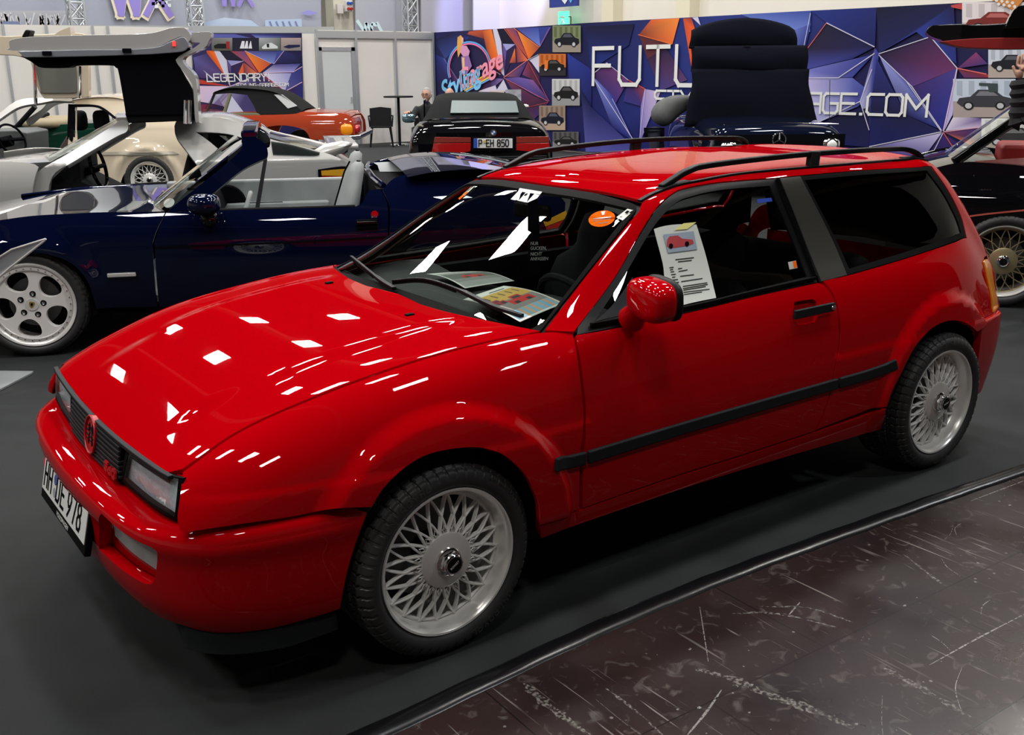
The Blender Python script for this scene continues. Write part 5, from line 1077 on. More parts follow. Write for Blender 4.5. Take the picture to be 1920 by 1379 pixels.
def truss(x, y, z0, z1, s_, label):
    z0 = .012; t = root('truss_tower', label, 'truss', loc=(x, y, z0)); mb = MB()
    for a in (-s_/2, s_/2):
        for b in (-s_/2, s_/2): MB().tube([(a, b, 0), (a, b, z1-z0)], .025, 8).build('truss_chord', M['alupost'], t, smooth=True)
    n_ = int((z1-z0)/s_/1.1); br = MB(); dz = (z1-z0)/n_
    for i in range(n_):
        za, zb = i*dz, (i+1)*dz
        for (p, q) in (((-s_/2, -s_/2), (s_/2, -s_/2)), ((s_/2, -s_/2), (s_/2, s_/2)), ((s_/2, s_/2), (-s_/2, s_/2)), ((-s_/2, s_/2), (-s_/2, -s_/2))):
            br.tube([(*p, za), (*q, zb)], .014, 6); br.tube([(*q, za), (*p, zb)], .014, 6); br.tube([(*p, za), (*q, za)], .012, 6)
    br.build('truss_bracing', M['alupost'], t, smooth=True)
T_ = Plane((0, 22, 0), (1, 0, 0))
for u, l in ((144, 'aluminium truss tower right of the winter tree print'), (367, 'aluminium truss tower between the two grey KW walls'), (769, 'aluminium truss tower beside the lilac-lit wall')): truss(T_.uv(u, 40)[0], 22, 0, 5.2, .30, l)
# low grey parapet wall in front of the fabric
tag(MB().prism([PK2.uv(*p) for p in [(-60, 52), (565, 55), (565, 66), (-60, 66)]], (0, 21.0, 0), (1, 0, 0), (0, 0, 1), (0, .04, 0)).build('parapet_rail', M['alupost']), 'long grey rail below the KW fabric walls', 'rail')
# column with sockets, exit sign, blue sign
CO = Plane((0, 24.5, 0), (1, 0, 0)); c0, c1 = CO.uv(628, 40)[0], CO.uv(664, 40)[0]
struct(MB().box(((c0+c1)/2, 24.8, 4), (c1-c0, .5, 8)).build('trim_8', mat('column_cream', (.72, .70, .58), .7)))
bx_ = root('socket_box', 'white power distribution box with blue and red sockets on the cream column', 'socket box', loc=tuple(CO.P(CO.uv(650, 12), .1)))
hb = abs(CO.uv(650, 3)[1]-CO.uv(650, 24)[1]); wb = CO.uv(656, 12)[0]-CO.uv(643, 12)[0]
MB().box((0, 0, 0), (wb, .15, hb)).build('box', M['white'], bx_, bevel=.01)
for i, c in enumerate(((.02, .10, .5), (.02, .10, .5), (.5, .02, .02), (.5, .02, .02))): MB().tube([(-wb*.22+wb*.44*(i % 2), -.07, hb*(.25 if i < 2 else -.25)), (-wb*.22+wb*.44*(i % 2), -.13, hb*(.25 if i < 2 else -.25))], wb*.18, 12).build('socket', mat('socket_blue' if i < 2 else 'socket_red', c, .4), bx_, smooth=True)
tag(MB().box(tuple(CO.P(CO.uv(634, 17), .08)), (.18, .12, .26)).build('junction_box', M['panel'], bevel=.01), 'small grey junction box left of the socket box', 'box')
EW = Plane((16.5, 0, 0), (0, 1, 0))
ew = mat('exit_green', (.05, .6, .3), .4, emit=(.15, 1, .55), es=1.2)
ex = root('exit_sign', 'lit green emergency exit sign above the long banner', 'sign', loc=tuple(EW.hit(1057, 36)))
MB().box((0, 0, 0), (.06, .42, .40)).build('sign_box', ew, ex, bevel=.01); mb = MB(); mb.tube([(-.035, .02, .10), (-.035, .0, -.02), (-.035, -.08, -.12)], .02, 6); mb.tube([(-.035, 0, -.02), (-.035, .08, -.13)], .02, 6); mb.tube([(-.035, -.10, .04), (-.035, .10, .06)], .018, 6); mb.build('running_figure', M['white'], ex)
mb = MB(); mb.tube([(0, .18, -.2), (0, .18, -.9)], .012, 6); mb.tube([(0, -.30, .05), (0, -.30, -.9)], .012, 6); mb.tube([(0, -.2, .05), (0, -.3, .05)], .012, 6); mb.build('sign_legs', M['trim'], ex)
q = [EW.uv(*p) for p in [(1041, -30), (1093, -30), (1093, 11), (1041, 15)]]
bs = MB().prism(q, (16.3, 0, 0), tuple(EW.a), (0, 0, 1), (.08, 0, 0)).build('blue_sign', mat('sign_blue', (.03, .05, .28), .5)); tag(bs, 'dark blue hall sign with a white drop mark above the exit sign', 'sign')
p_ = Print(); p_.poly(Plane((16.28, 0, 0), (0, 1, 0)), [(1053, 0), (1064, 0), (1059, 8)], (235, 235, 240), .0); p_.poly(Plane((16.28, 0, 0), (0, 1, 0)), [(1067, 0), (1073, 0), (1070, 6)], (110, 180, 230), .0); p_.build('sign_mark', bs)
# pale partitions above the banner, lit lilac by a show lamp of the neighbouring stand
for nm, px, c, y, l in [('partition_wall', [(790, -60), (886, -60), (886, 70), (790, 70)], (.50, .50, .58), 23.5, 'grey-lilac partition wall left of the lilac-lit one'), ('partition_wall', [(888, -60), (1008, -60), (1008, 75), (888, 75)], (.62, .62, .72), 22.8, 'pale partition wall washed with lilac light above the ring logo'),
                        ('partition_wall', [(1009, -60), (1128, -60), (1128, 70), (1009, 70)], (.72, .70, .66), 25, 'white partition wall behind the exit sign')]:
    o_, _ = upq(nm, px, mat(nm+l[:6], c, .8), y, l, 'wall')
lp = bpy.data.lights.new('lilac_stage_lamp', 'SPOT'); lp.energy = 900; lp.color = (.45, .42, 1.0); lp.spot_size = .9; lp.shadow_soft_size = .2; lo = bpy.data.objects.new('lilac_stage_lamp', lp); COL.objects.link(lo)
tgt = Vector(Plane((0, 22.8, 0), (1, 0, 0)).hit(945, 20)); lo.location = tgt+Vector((-1.5, -3.5, 2.2)); lo.rotation_euler = (tgt-lo.location).to_track_quat('-Z', 'Y').to_euler()
struct(MB().box((17.0, 8, 4), (.2, 30, 8)).build('wall_side', M['hallwall']))
for i, u in enumerate((1134, 1275)):
    p = EW.hit(u, 30); struct(MB().box((16.75, p[1], 4), (.35, .45, 8)).build('trim_%d' % (9+i), mat('pillar_cream%d' % i, (.78, .72, .55), .7)))
# chair, bar table
def chairbar():
    c = root('plastic_chair', 'black plastic armchair in front of the white stand wall', 'chair', loc=tuple(at(716, 275, 2, 0))); c.rotation_euler = (0, 0, -.5); m = M['trim']
    MB().box((0, 0, .43), (.46, .44, .03)).build('seat', m, c, bevel=.012)
    mb = MB(); mb.grid([[(x, .20+.06*t-.03*(1-(x/.25)**2)*0, .42+.40*t+.03*(1-abs(x)/.25)*t) for x in np.linspace(-.24, .24, 9)] for t in np.linspace(0, 1, 6)]); b = mb.build('backrest', m, c); sm = b.modifiers.new('t', 'SOLIDIFY'); sm.thickness = .02
    for sx in (-1, 1):
        MB().tube([(sx*.25, .22, .66), (sx*.27, .0, .66), (sx*.26, -.20, .62), (sx*.24, -.22, .44)], .018, 8).build('armrest', m, c, smooth=True)
        for sy in (-1, 1): MB().tube([(sx*.20, sy*.18, .43), (sx*.25, sy*.24, .005)], [.03, .02], 8).build('leg', m, c, smooth=True)
    t = root('bar_table', 'tall round black bar table beside the plastic chair', 'table', loc=tuple(at(750, 271.5, 2, 0)))
    MB().lathe([(0, 1.08), (.33, 1.08), (.34, 1.06), (.33, 1.045), (0, 1.045)], 32, ax='z').build('table_top', m, t, smooth=True); MB().tube([(0, 0, .02), (0, 0, 1.05)], .03, 12).build('column', m, t, smooth=True); MB().lathe([(0, .03), (.20, .02), (.22, 0), (0, 0)], 32, ax='z').build('base', M['chrome'], t, smooth=True)
chairbar()
# ---------------------------------------------------------------- parked cars: side and top surfaces in each car's own axes
def mkside(fr, W, xr, zr=(0, 1.5), sgn=1):
    f = lambda a, b: np.stack([a, -W(a, b), zr[0]+(zr[1]-zr[0])*b], 1)
    S = Fn(f, xr, (0, 1), 1, zr[1]-zr[0], fr)
    if S.nrm([[.5*(xr[0]+xr[1]), .4]])[0][1] > 0: S.sgn = -1
    S.cache(); return S
def spatch(name, S, segs, m, parent, both=False, h=.06, rim=.02, off=0.0, holes=()):
    return patch(name, S, ol(*segs, k=4), m, parent, apart=both, h=h, rim=rim, off=off, holes=[ol(*q, k=4) for q in holes])
def deck(name, xs, zs_, ws, crown, m, parent, n=15, dx=0.0):
    X = crom(list(zip(xs, zs_, ws)), 4); G = [[(p[0]-dx*(1-(y*y)), y*p[2], p[1]+crown*(1-abs(y)**2.2)) for y in np.linspace(-1, 1, n)] for p in X]
    return MB().grid(G).build(name, m, parent, smooth=True, ang=60)
def pt(fr, u, v, y): return tuple(at(u, v, 1, y, fr))
def paint(name, c, rough=.6, spec=.0): return mat(name, c, rough, coat=1.0, croug=.015, spec=spec)
M['navy'] = paint('midnight_blue_paint', (.002, .004, .022)); M['silver'] = mat('silver_paint', (.62, .61, .59), .3, metal=.35, coat=1); M['creamp'] = paint('cream_paint', (.68, .58, .44))
M['black'] = paint('black_paint', (.003, .003, .004)); M['orangered'] = paint('orange_red_paint', (.34, .045, .018)); M['green'] = paint('dark_green_paint', (.004, .03, .018))
M['greyl'] = mat('light_grey_leather', (.30, .32, .32), .55, bump=.2, bscale=80); M['cloth'] = mat('black_soft_top_cloth', (.010, .011, .011), .9, spec=.1, bump=.3, bscale=400); M['navycloth'] = mat('navy_soft_top_cloth', (.005, .006, .012), .9, bump=.3, bscale=300, spec=.1)
M['redlens'] = mat('red_lamp_lens', (.42, .008, .008), .15, coat=.8); M['dullred'] = mat('smoked_red_lens', (.25, .035, .025), .15, coat=.8); M['dkglass'] = glass('dark_glass', (.16, .18, .18), ior=1.5)
M['olive'] = mat('olive_trim', (.12, .12, .06), .6); M['redleather'] = mat('red_leather', (.30, .01, .01), .5); M['beltcloth'] = mat('beige_soft_top', (.30, .25, .16), .85)
M['floorin'] = M['under']

# ---- dark blue convertible with the five-spoke wheel
FB = Frame((.075, 4.18, 0), -.415)
bl = root('blue_convertible', 'midnight blue open convertible with light grey interior, left behind the red estate', 'car', FB)
WB_ = lambda a, z: .868-.10*np.clip((z-.63)/.25, 0, 2)**2-.10*np.clip((.60-z)/.45, 0, 2)**2-.05*np.clip((a-2.4)/.9, 0, 2)**2-.10*np.clip((-.3-a)/.6, 0, 2)**2+.03*np.exp(-((np.hypot(a-.02, z-.31)-.36)/.07)**2)*(z > .2)
SBl = mkside(FB, lambda a, b: WB_(a, 1.5*b), (-1.1, 3.6), (0, 1.5))
spatch('front_wing', SBl, [[(-90, 425), (0, 413), (60, 405), (130, 401), (200, 398), (309, 399)], [(309, 399), (294, 430), (287, 452), (286, 466), (291, 540), (295, 576)], [(295, 576), (180, 579)], [(180, 579), (172, 548), (158, 518), (132, 493), (100, 480), (70, 475), (30, 476), (-20, 487), (-60, 510), (-90, 560)], [(-90, 560), (-90, 425)]], M['navy'], bl, both=True, h=.04)
spatch('door', SBl, [[(312, 399), (345, 398), (409, 395), (560, 391), (666, 388)], [(666, 388), (680, 380), (688, 362), (694, 357), (714, 356)], [(714, 356), (722, 372), (727, 389), (727, 436), (722, 520), (700, 566)], [(700, 566), (400, 573), (299, 576)], [(299, 576), (295, 540), (290, 466), (291, 452), (298, 430), (312, 399)]], M['navy'], bl, both=True, h=.04)
spatch('rear_wing', SBl, [[(718, 356), (735, 337), (760, 328), (800, 323), (860, 320), (925, 321)], [(925, 321), (1010, 330), (1060, 380)], [(1060, 380), (1040, 520), (900, 560), (704, 566)], [(704, 566), (726, 520), (731, 436), (731, 389), (726, 372), (718, 356)]], M['navy'], bl, both=True, h=.05)
spatch('flank_crease_line', SBl, [[(290, 462), (500, 455), (724, 443)], [(724, 443), (724, 446), (500, 458), (290, 466)]], M['ink'], bl, h=.04, off=.004, rim=.004)  # thin black strip laid along the crease of the flank
spatch('sill', SBl, [[(180, 577), (700, 566)], [(700, 566), (700, 580), (185, 592)], [(185, 592), (180, 577)]], M['ink'], bl, both=True, off=-.02)
MB().box((1.1, 0, .25), (2.9, 1.4, .1)).box((2.9, 0, .45), (.9, 1.4, .4)).box((0, 0, .5), (.7, .9, .4)).box((-.7, 0, .4), (.5, 1.3, .35)).build('underbody', M['under'], bl)
rx = [-1.0, -.5, 0, .4, .82]; deck('bonnet', rx, [.66, .75, .822, .842, .840], [.66, .74, .775, .782, .79], -.012, M['navy'], bl, dx=.10)
deck('rear_deck', [2.30, 2.5, 2.8, 3.2, 3.5], [1.000, 1.030, 1.035, .98, .86], [.74, .745, .74, .70, .62], .012, M['navy'], bl)
# well behind the seats with grey lining
MB().tube([(2.16, -.60, .93), (2.12, -.3, .955), (2.12, .3, .965), (2.16, .62, .97)], .02, 8).build('well_edge', M['navy'], bl, smooth=True)
mb = MB(); mb.grid([[pt(FB, *p) for p in r] for r in ([(700, 305, .55), (760, 302, .55), (800, 312, .4), (805, 322, .0)], [(708, 310, .5), (758, 308, .5), (788, 317, .35), (790, 325, 0)], [(712, 322, .45), (752, 322, .4), (775, 325, .2), (780, 330, -.1)])]); mb.build('well_lining', M['greyl'], bl, smooth=True)
MB().box((2.28, 0, .78), (.34, 1.30, .28)).build('well_floor', M['ink'], bl)
# windscreen frame
A0, A1 = np.array([.80, -.70, .835]), np.array([1.30, -.575, 1.245])
fr_px = [[(312, 400), (330, 383), (400, 327), (450, 283), (453, 262), (466, 256), (480, 258)], [(480, 258), (497, 270), (502, 284), (500, 296)], [(500, 296), (455, 318), (405, 358), (352, 398)], [(352, 398), (312, 400)]]
SBw = mkside(FB, lambda a, b: .70-.13*np.clip((1.5*b-.83)/.42, 0, 1.3), (.5, 1.9), (0, 1.5))
spatch('windscreen_pillar', SBw, fr_px, M['navy'], bl, both=True, h=.03, rim=.05)
hd = [pt(FB, 478, 268, -.57), pt(FB, 484, 268, -.35), pt(FB, 486, 266, .0), pt(FB, 486, 268, .35), pt(FB, 484, 272, .57)]
hz = [1.27, 1.29, 1.295, 1.29, 1.27]; P = [(1.34+.0*abs(i-2), y, z) for i, (y, z) in enumerate(zip((-.57, -.3, 0, .3, .57), hz))]
MB().tube(P, 1, sq=(.10, .05)).build('windscreen_header', M['navy'], bl, bevel=.015)
mb = MB(); G = []
for t in np.linspace(0, 1, 7):
    G.append([(.78+.50*t-.10*(1-(y/.68)**2)*(1-t*.6), y*(1-.16*t), .835+.41*t) for y in np.linspace(-.68, .68, 13)])
mb.grid(G); mb.build('windscreen', M['cglass'], bl, smooth=True)
st = spatch('quarter_post', SBw, [[(478, 393), (494, 300)], [(494, 300), (501, 299)], [(501, 299), (486, 393)], [(486, 393), (478, 393)]], M['matt'], bl, h=.03, rim=.012)
mb = MB().tube([pt(FB, 410, 394, -.775), pt(FB, 560, 390, -.775), pt(FB, 666, 386.5, -.775)], .010, 6); mb.build('belt_strip', M['trim'], bl, smooth=True)
# mirror, handle, lock, marker
mc = at(383, 388, 1, -.93, FB); mm = blob(tuple(mc+[0, 0, .015]), (.095, .11, .062), 2.6, 24, 14).build('door_mirror', M['navy'], bl, smooth=True, ang=70)
blob(tuple(mc+[.02, .03, -.075]), (.05, .06, .045), 3, 20, 10).build('mirror_foot', M['black'], mm, smooth=True, ang=70)
hp = at(688, 421, 1, -.865, FB); hd_ = MB().box(tuple(hp), (.135, .02, .062)).build('door_handle', M['ink'], bl, bevel=.008); MB().box(tuple(hp+[0, -.015, .012]), (.13, .012, .018)).build('handle_flap', M['black'], hd_, bevel=.004)
MB().tube([tuple(at(702, 401, 1, -.85, FB)), tuple(at(702, 401, 1, -.85, FB)+[0, -.02, 0])], .022, 16).build('lock', M['chrome'], bl, smooth=True)
mk = at(228, 516, 1, -.872, FB); MB().box(tuple(mk), (.165, .012, .026)).build('side_marker', mat('clear_marker', (.55, .55, .52), .2, coat=1), bl, bevel=.008)
# screen sticker
P = at(317, 381, 1, -.60, FB); sk = MB(); sk.prism([(.035*math.cos(t), .030*math.sin(t)) for t in np.linspace(0, 2*PI, 25)[:-1]], tuple(P), (.9, .1, .4), (-.3, .3, .8), (0, -.002, .001)); sk.build('screen_sticker', M['white'], bl)
# interior
def bucket(par, fr_, x, y, z0, m, zt=1.07, w=.24, nm='seat'):
    c = blob((x-.25, y, z0), (.28, w, .09), 3, 24, 12).build(nm, m, par, smooth=True, ang=70); G = []
    for t, hw, dp in [(0, w, .06), (.25, w*1.05, .075), (.55, w*.95, .065), (.75, w*.72, .055), (.88, w*.52, .05), (.96, w*.45, .04), (1.0, w*.25, .015)]:
        cx, cz = x+.16*t, z0+(zt-z0)*t; G.append([(cx+dp*math.cos(a), y+hw*math.copysign(abs(math.sin(a))**.7, math.sin(a)), cz) for a in np.linspace(0, 2*PI, 21)])
    b = MB().grid(G).build('seat_back', m, c, smooth=True, ang=70)
    G = [(x+.16*t-dp_*.0+(.085-.06*t*t), y+hw_*.55, z0+(zt-z0)*t) for t, hw_, dp_ in [(0, w, 0), (.3, w, 0), (.6, w*.9, 0), (.85, w*.6, 0)]]
    return c
bucket(bl, FB, 1.86, -.36, .50, M['greyl'], zt=1.075); bucket(bl, FB, 1.90, .36, .50, M['greyl'], zt=1.09)
MB().tube([(1.80, -.30, .62), (1.86, -.27, .80), (1.93, -.26, 1.0), (1.965, -.31, 1.07)], .006, 6).build('seat_piping', M['ink'], bl, smooth=True)
MB().box((1.35, .70, .66), (1.35, .06, .42)).build('door_card', M['greyl'], bl, bevel=.02); MB().box((1.45, .655, .66), (.80, .06, .09)).build('armrest', M['greyl'], bl, bevel=.02)
sp = MB(); sp.lathe([(.14, .66), (.13, .645), (.001, .64)], 32, c=(1.10, 0, .70)); sp.build('speaker', M['ink'], bl, smooth=True); MB().box((1.38, .64, .66), (.26, .02, .09)).build('speaker', M['ink'], bl, bevel=.02)
MB().box((1.35, 0, .30), (1.6, 1.5, .04)).build('cabin_floor', M['greyl'], bl)
deck('dashboard', [.82, .95, 1.05, 1.10], [.80, .83, .82, .70], [.70, .70, .70, .70], .01, M['ink'], bl)
sw_c = np.array([1.25, -.36, .72]); MB().tube([sw_c+.18*(np.array([0, 1, 0])*math.cos(t)+np.array([.35, 0, .93])*math.sin(t)) for t in np.linspace(0, 2*PI, 33)], .015, 8, cap=False).build('steering_wheel', M['greyl'], bl, smooth=True)
# five-spoke wheel
def spoke5(R=.318, rr=.252, wid=.225):
    yo = -wid/2; mb = MB(); mb.lathe([(rr-.03, .09), (rr-.03, yo+.03), (rr-.024, yo+.022), (rr-.018, yo+.006), (rr-.008, yo-.001), (rr, yo-.003), (rr+.002, yo+.004), (rr-.004, .09)], 96); w_ = mb.build('wheel', M['alu'], smooth=True, ang=35)
    outer, mb = rr-.028, MB(); n = 90; rs = np.linspace(0, outer, 22); P = {}; F = []
    holes = [(.150*math.cos(2*PI*k/5+PI/2+PI/5), .150*math.sin(2*PI*k/5+PI/2+PI/5), 2*PI*k/5+PI/2+PI/5) for k in range(5)]
    # face as a trimmed disc
    class D: ext = 1.0
    D.ev = staticmethod(lambda ab: np.stack([ab[:, 0], yo+.012+.030*np.clip(1-np.hypot(ab[:, 0], ab[:, 1])/.20, 0, 1)**1.5*0+.020*np.clip((.07-np.hypot(ab[:, 0], ab[:, 1]))/.07, 0, 1)+.012*np.clip((np.hypot(ab[:, 0], ab[:, 1])-.16)/.06, 0, 1), ab[:, 1]], 1))
    D.nrm = staticmethod(lambda ab: np.tile(np.array([[0., -1., 0.]]), (len(ab), 1)))
    disc = np.array([(outer*math.cos(t), outer*math.sin(t)) for t in np.linspace(0, 2*PI, 73)[:-1]]); hl = []
    for cx, cz, a in holes:
        q = []
        for t in np.linspace(0, 2*PI, 25)[:-1]:
            lx, ly = .058*math.copysign(abs(math.cos(t))**.9, math.cos(t)), (.066+.016*math.cos(t))*math.sin(t)
            q.append((cx*.98+lx*math.cos(a)-ly*math.sin(a), cz*.98+lx*math.sin(a)+ly*math.cos(a)))
        hl.append(np.array(q))
    V, F, N = patch_data(D, disc, hl, .02, .045, 0); newmesh('spoke_face', V, F, M['spoke'], w_, normals=N)
    mb = MB(); mb.lathe([(outer+.004, yo+.010), (outer-.014, yo+.007), (outer-.018, yo+.014)], 96); rg = mb.build('bolt_ring', M['alu'], w_, smooth=True)
    for k in range(34):
        a = 2*PI*k/34; MB().lathe([(.0045, 0), (.0045, -.004), (.001, -.005)], 8, c=((outer-.005)*math.cos(a), yo+.008, (outer-.005)*math.sin(a))).build('rim_bolt', M['chrome'], rg, smooth=True)
    for k in range(5):
        a = 2*PI*k/5+PI/2; c = (.068*math.cos(a), yo+.013, .068*math.sin(a)); MB().lathe([(.019, 0), (.016, -.0015), (.001, -.001)], 16, c=c).build('bolt_hole', M['ink'], w_, smooth=True); MB().lathe([(.010, -.001), (.010, -.009), (.001, -.011)], 12, c=c).build('wheel_bolt', M['chrome'], w_, smooth=True)
    cp_ = MB().lathe([(.038, yo+.020), (.036, yo+.014), (.001, yo+.012)], 32).build('centre_cap', M['alu'], w_, smooth=True)
    mb = MB(); mb.prism([(-.013, .018), (.013, .018), (.016, .006), (.010, -.012), (0, -.022), (-.010, -.012), (-.016, .006)], (0, yo+.0125, 0), (1, 0, 0), (0, 0, 1), (0, -.002, 0)); cr = mb.build('crest', mat('crest_gold', (.55, .38, .08), .35, metal=.6), cp_)
    mb = MB(); mb.prism([(-.006, .010), (.006, .010), (.006, -.002), (0, -.010), (-.006, -.002)], (0, yo+.0105, 0), (1, 0, 0), (0, 0, 1), (0, -.002, 0)); mb.build('crest_centre', M['ink'], cr)
    MB().lathe([(.15, .0), (.15, .02), (.05, .02), (.05, .0), (.15, .0)], 48).build('brake_disc', M['spokeback'], w_, smooth=True); MB().lathe([(rr-.032, .085), (.03, .08)], 48).build('inner_barrel', M['under'], w_, smooth=True)
    tyre_mesh(R, wid, rr, parent=w_, nA=200); return w_
w5 = spoke5(); w5.parent = bl; w5.location = (.015, -.745, .318); w5.rotation_euler = (0, .2, 0)
w5b = parent_dup(w5); w5b.parent = bl; w5b.location = (2.42, -.745, .318)
w5c = parent_dup(w5); w5c.parent = bl; w5c.location = (.015, .745, .318); w5c.rotation_euler = (0, 0, PI)
w5c = parent_dup(w5); w5c.parent = bl; w5c.location = (2.42, .745, .318); w5c.rotation_euler = (0, 0, PI)
for xc in (.015, 2.42): MB().lathe([(.365, -.80), (.37, -.5), (.02, -.5)], 40, c=(xc, 0, .31), a0=-.1, a1=PI+.1).build('wheel_housing', M['under'], bl, smooth=True)
# sign stand at the left edge
sg = root('sign_stand', 'slanted clear acrylic sign with a metal foot at the left edge, before the blue convertible', 'sign stand', loc=tuple(at(-30, 745, 2, 0)))
fs = Frame(tuple(at(-30, 745, 2, 0)), -.55); hh = lambda u, v, y: tuple(at(u, v, 1, y, fs))
q = [at(u, v, 1, .12, fs) for u, v in [(86, 448), (83, 452), (18, 503), (-30, 545), (-60, 560), (-60, 520), (22, 468)]]
MB().prism([(p[0], p[2]) for p in q], (0, .12, 0), (1, 0, 0), (0, 0, 1), (0, .012, 0)).build('sign_panel', mat('acrylic_panel', (.42, .44, .47), .25, alpha=.55, coat=.5), sg).location = (0, 0, 0)
for i in range(len(q)-2):
    pass
MB().tube([tuple(p-[0, .003, 0]) for p in q]+[tuple(q[0]-[0, .003, 0])], .006, 6).build('panel_rim', M['alu'], sg, smooth=True)
ft = [at(u, v, 2, .012, fs) for u, v in [(63, 696), (58, 700), (0, 730), (-60, 750), (-60, 695)]]
MB().add([tuple(p) for p in ft]+[tuple(p-[0, 0, .010]) for p in ft], [tuple(range(5)), tuple(range(5, 10))[::-1]]+[(i, (i+1) % 5, 5+(i+1) % 5, 5+i) for i in range(5)]).build('foot_plate', M['alupost'], sg)
MB().tube([tuple(ft[3]+[0, 0, .01]), tuple(q[3])], .012, 8).build('sign_post', M['alupost'], sg, smooth=True)
sg.rotation_euler = (0, 0, fs.a)

# ---- silver coupe with raised gullwing door
FS_ = Frame(tuple(FB.w([0, 2.98, 0])[0]), -.415)
si = root('silver_coupe', 'silver coupe with its gullwing door raised, behind the dark blue convertible', 'car', FS_)
SS = mkside(FS_, lambda a, b: .88-.10*np.clip((1.5*b-.7)/.3, 0, 2)**1.3*.8-.06*np.clip((.5-1.5*b)/.5, 0, 1)**2, (-2.0, 2.8), (0, 1.5))
YS = -.80
spatch('front_wing', SS, [[(-90, 312), (-20, 303), (55, 306), (72, 313)], [(72, 313), (63, 343), (57, 400)], [(57, 400), (-90, 440)], [(-90, 440), (-90, 312)]], M['silver'], si, both=True)
deck('bonnet', [-2.0, -1.2, -.7, -.42], [.72, .84, .90, .915], [.70, .76, .77, .78], .02, M['silver'], si)
SP = mkside(FS_, lambda a, b: .80-.24*np.clip((1.6*b-.88)/.40, 0, 1.3), (-1.2, 2.6), (0, 1.6))
spatch('windscreen_pillar', SP, [[(57, 400), (60, 345), (75, 319), (130, 287), (200, 243), (226, 226), (240, 228)], [(240, 228), (238, 246), (215, 258), (140, 302), (97, 333), (86, 400)], [(86, 400), (57, 400)]], M['silver'], si, both=True, h=.04, rim=.06)
mb = MB(); G = []
b0, b1 = np.array(pt(FS_, 75, 314, -.78)), np.array(pt(FS_, 225, 226, -.56))
for t in np.linspace(0, 1, 6):
    p = b0+(b1-b0)*t; G.append([(p[0]-.12*(1-(y)**2)*(1-.5*t), y*abs(p[1]), p[2]+.02*(1-y*y)) for y in np.linspace(-1, 1, 11)])
MB().grid(G).build('windscreen', M['cglass'], si, smooth=True)
MB().tube([(G[-1][i][0]+.02, G[-1][i][1], G[-1][i][2]+.01) for i in range(11)], 1, sq=(.10, .04)).build('windscreen_header', M['silver'], si, bevel=.01)
spatch('rear_quarter', SP, [[(327, 236), (333, 226), (358, 221), (400, 221), (440, 228), (484, 245), (505, 260), (560, 274), (620, 290), (664, 312)], [(664, 312), (672, 345), (660, 380)], [(660, 380), (520, 385), (385, 372)], [(385, 372), (376, 322), (352, 286), (330, 256), (327, 236)]], M['silver'], si, both=True, h=.05, rim=.05,
       holes=[[[(366, 247), (420, 250), (458, 259)], [(458, 259), (435, 272), (416, 285)], [(416, 285), (388, 262), (366, 247)]]])
spatch('quarter_glass', SP, [[(366, 247), (420, 250), (458, 259)], [(458, 259), (435, 272), (416, 285)], [(416, 285), (388, 262), (366, 247)]], M['dkglass'], si, off=-.01, rim=0)
rf = [pt(FS_, u, v, -.56) for u, v in [(333, 226), (400, 221), (440, 228), (484, 245), (505, 260)]]
deck('roof', [p[0] for p in rf], [p[2] for p in rf], [.57]*5, .03, M['silver'], si)
rf2 = [pt(FS_, u, v, -.60) for u, v in [(505, 260), (560, 274), (620, 290), (664, 312)]]
deck('rear_window', [p[0] for p in rf2], [p[2] for p in rf2], [.58, .60, .62, .64], .02, M['dkglass'], si)
spatch('window_line', SP, [[(508, 266), (545, 272), (600, 287)], [(600, 287), (590, 293), (512, 291)], [(512, 291), (508, 266)]], M['dkglass'], si, off=.01, rim=.004)
spatch('tail_lamp_surround', SP, [[(596, 318), (640, 312), (664, 314)], [(664, 314), (662, 342), (597, 338)], [(597, 338), (596, 318)]], M['ink'], si, off=.012, rim=.01)
spatch('tail_lamp', SP, [[(602, 320), (640, 317), (662, 317)], [(662, 317), (661, 329), (603, 329)], [(603, 329), (602, 320)]], mat('amber_tail', (.75, .38, .02), .2, coat=1), si, off=.02, rim=.004)
spatch('tail_lamp', SP, [[(603, 330), (661, 330)], [(661, 330), (660, 337), (604, 337)], [(604, 337), (603, 330)]], M['redlens'], si, off=.02, rim=.004)
w0 = [pt(FS_, *p, -.70) for p in [(571, 293), (585, 284), (605, 272), (640, 264), (661, 268)]]; w1 = [pt(FS_, *p, -.70) for p in [(573, 295), (597, 299), (620, 294), (645, 287), (661, 271)]]
mb = MB(); mb.grid([[(p[0], -.70+.0*t, p[2]) for p in w0] for t in (0,)]+[[((p[0]+q[0])/2, -.72, (p[2]+q[2])/2) for p, q in zip(w0, w1)], [(q[0], -.70, q[2]) for q in w1]]); o = mb.build('spoiler_end', M['silver'], si, smooth=True); o.modifiers.new('t', 'SOLIDIFY').thickness = .03
mb = MB(); mb.grid([[(w0[2][0]+.05, y, 1.0), (w0[4][0]+.05, y, 1.0)] for y in np.linspace(-.70, .70, 5)]); o = mb.build('spoiler_blade', M['silver'], si, smooth=True); o.modifiers.new('t', 'SOLIDIFY').thickness = .04
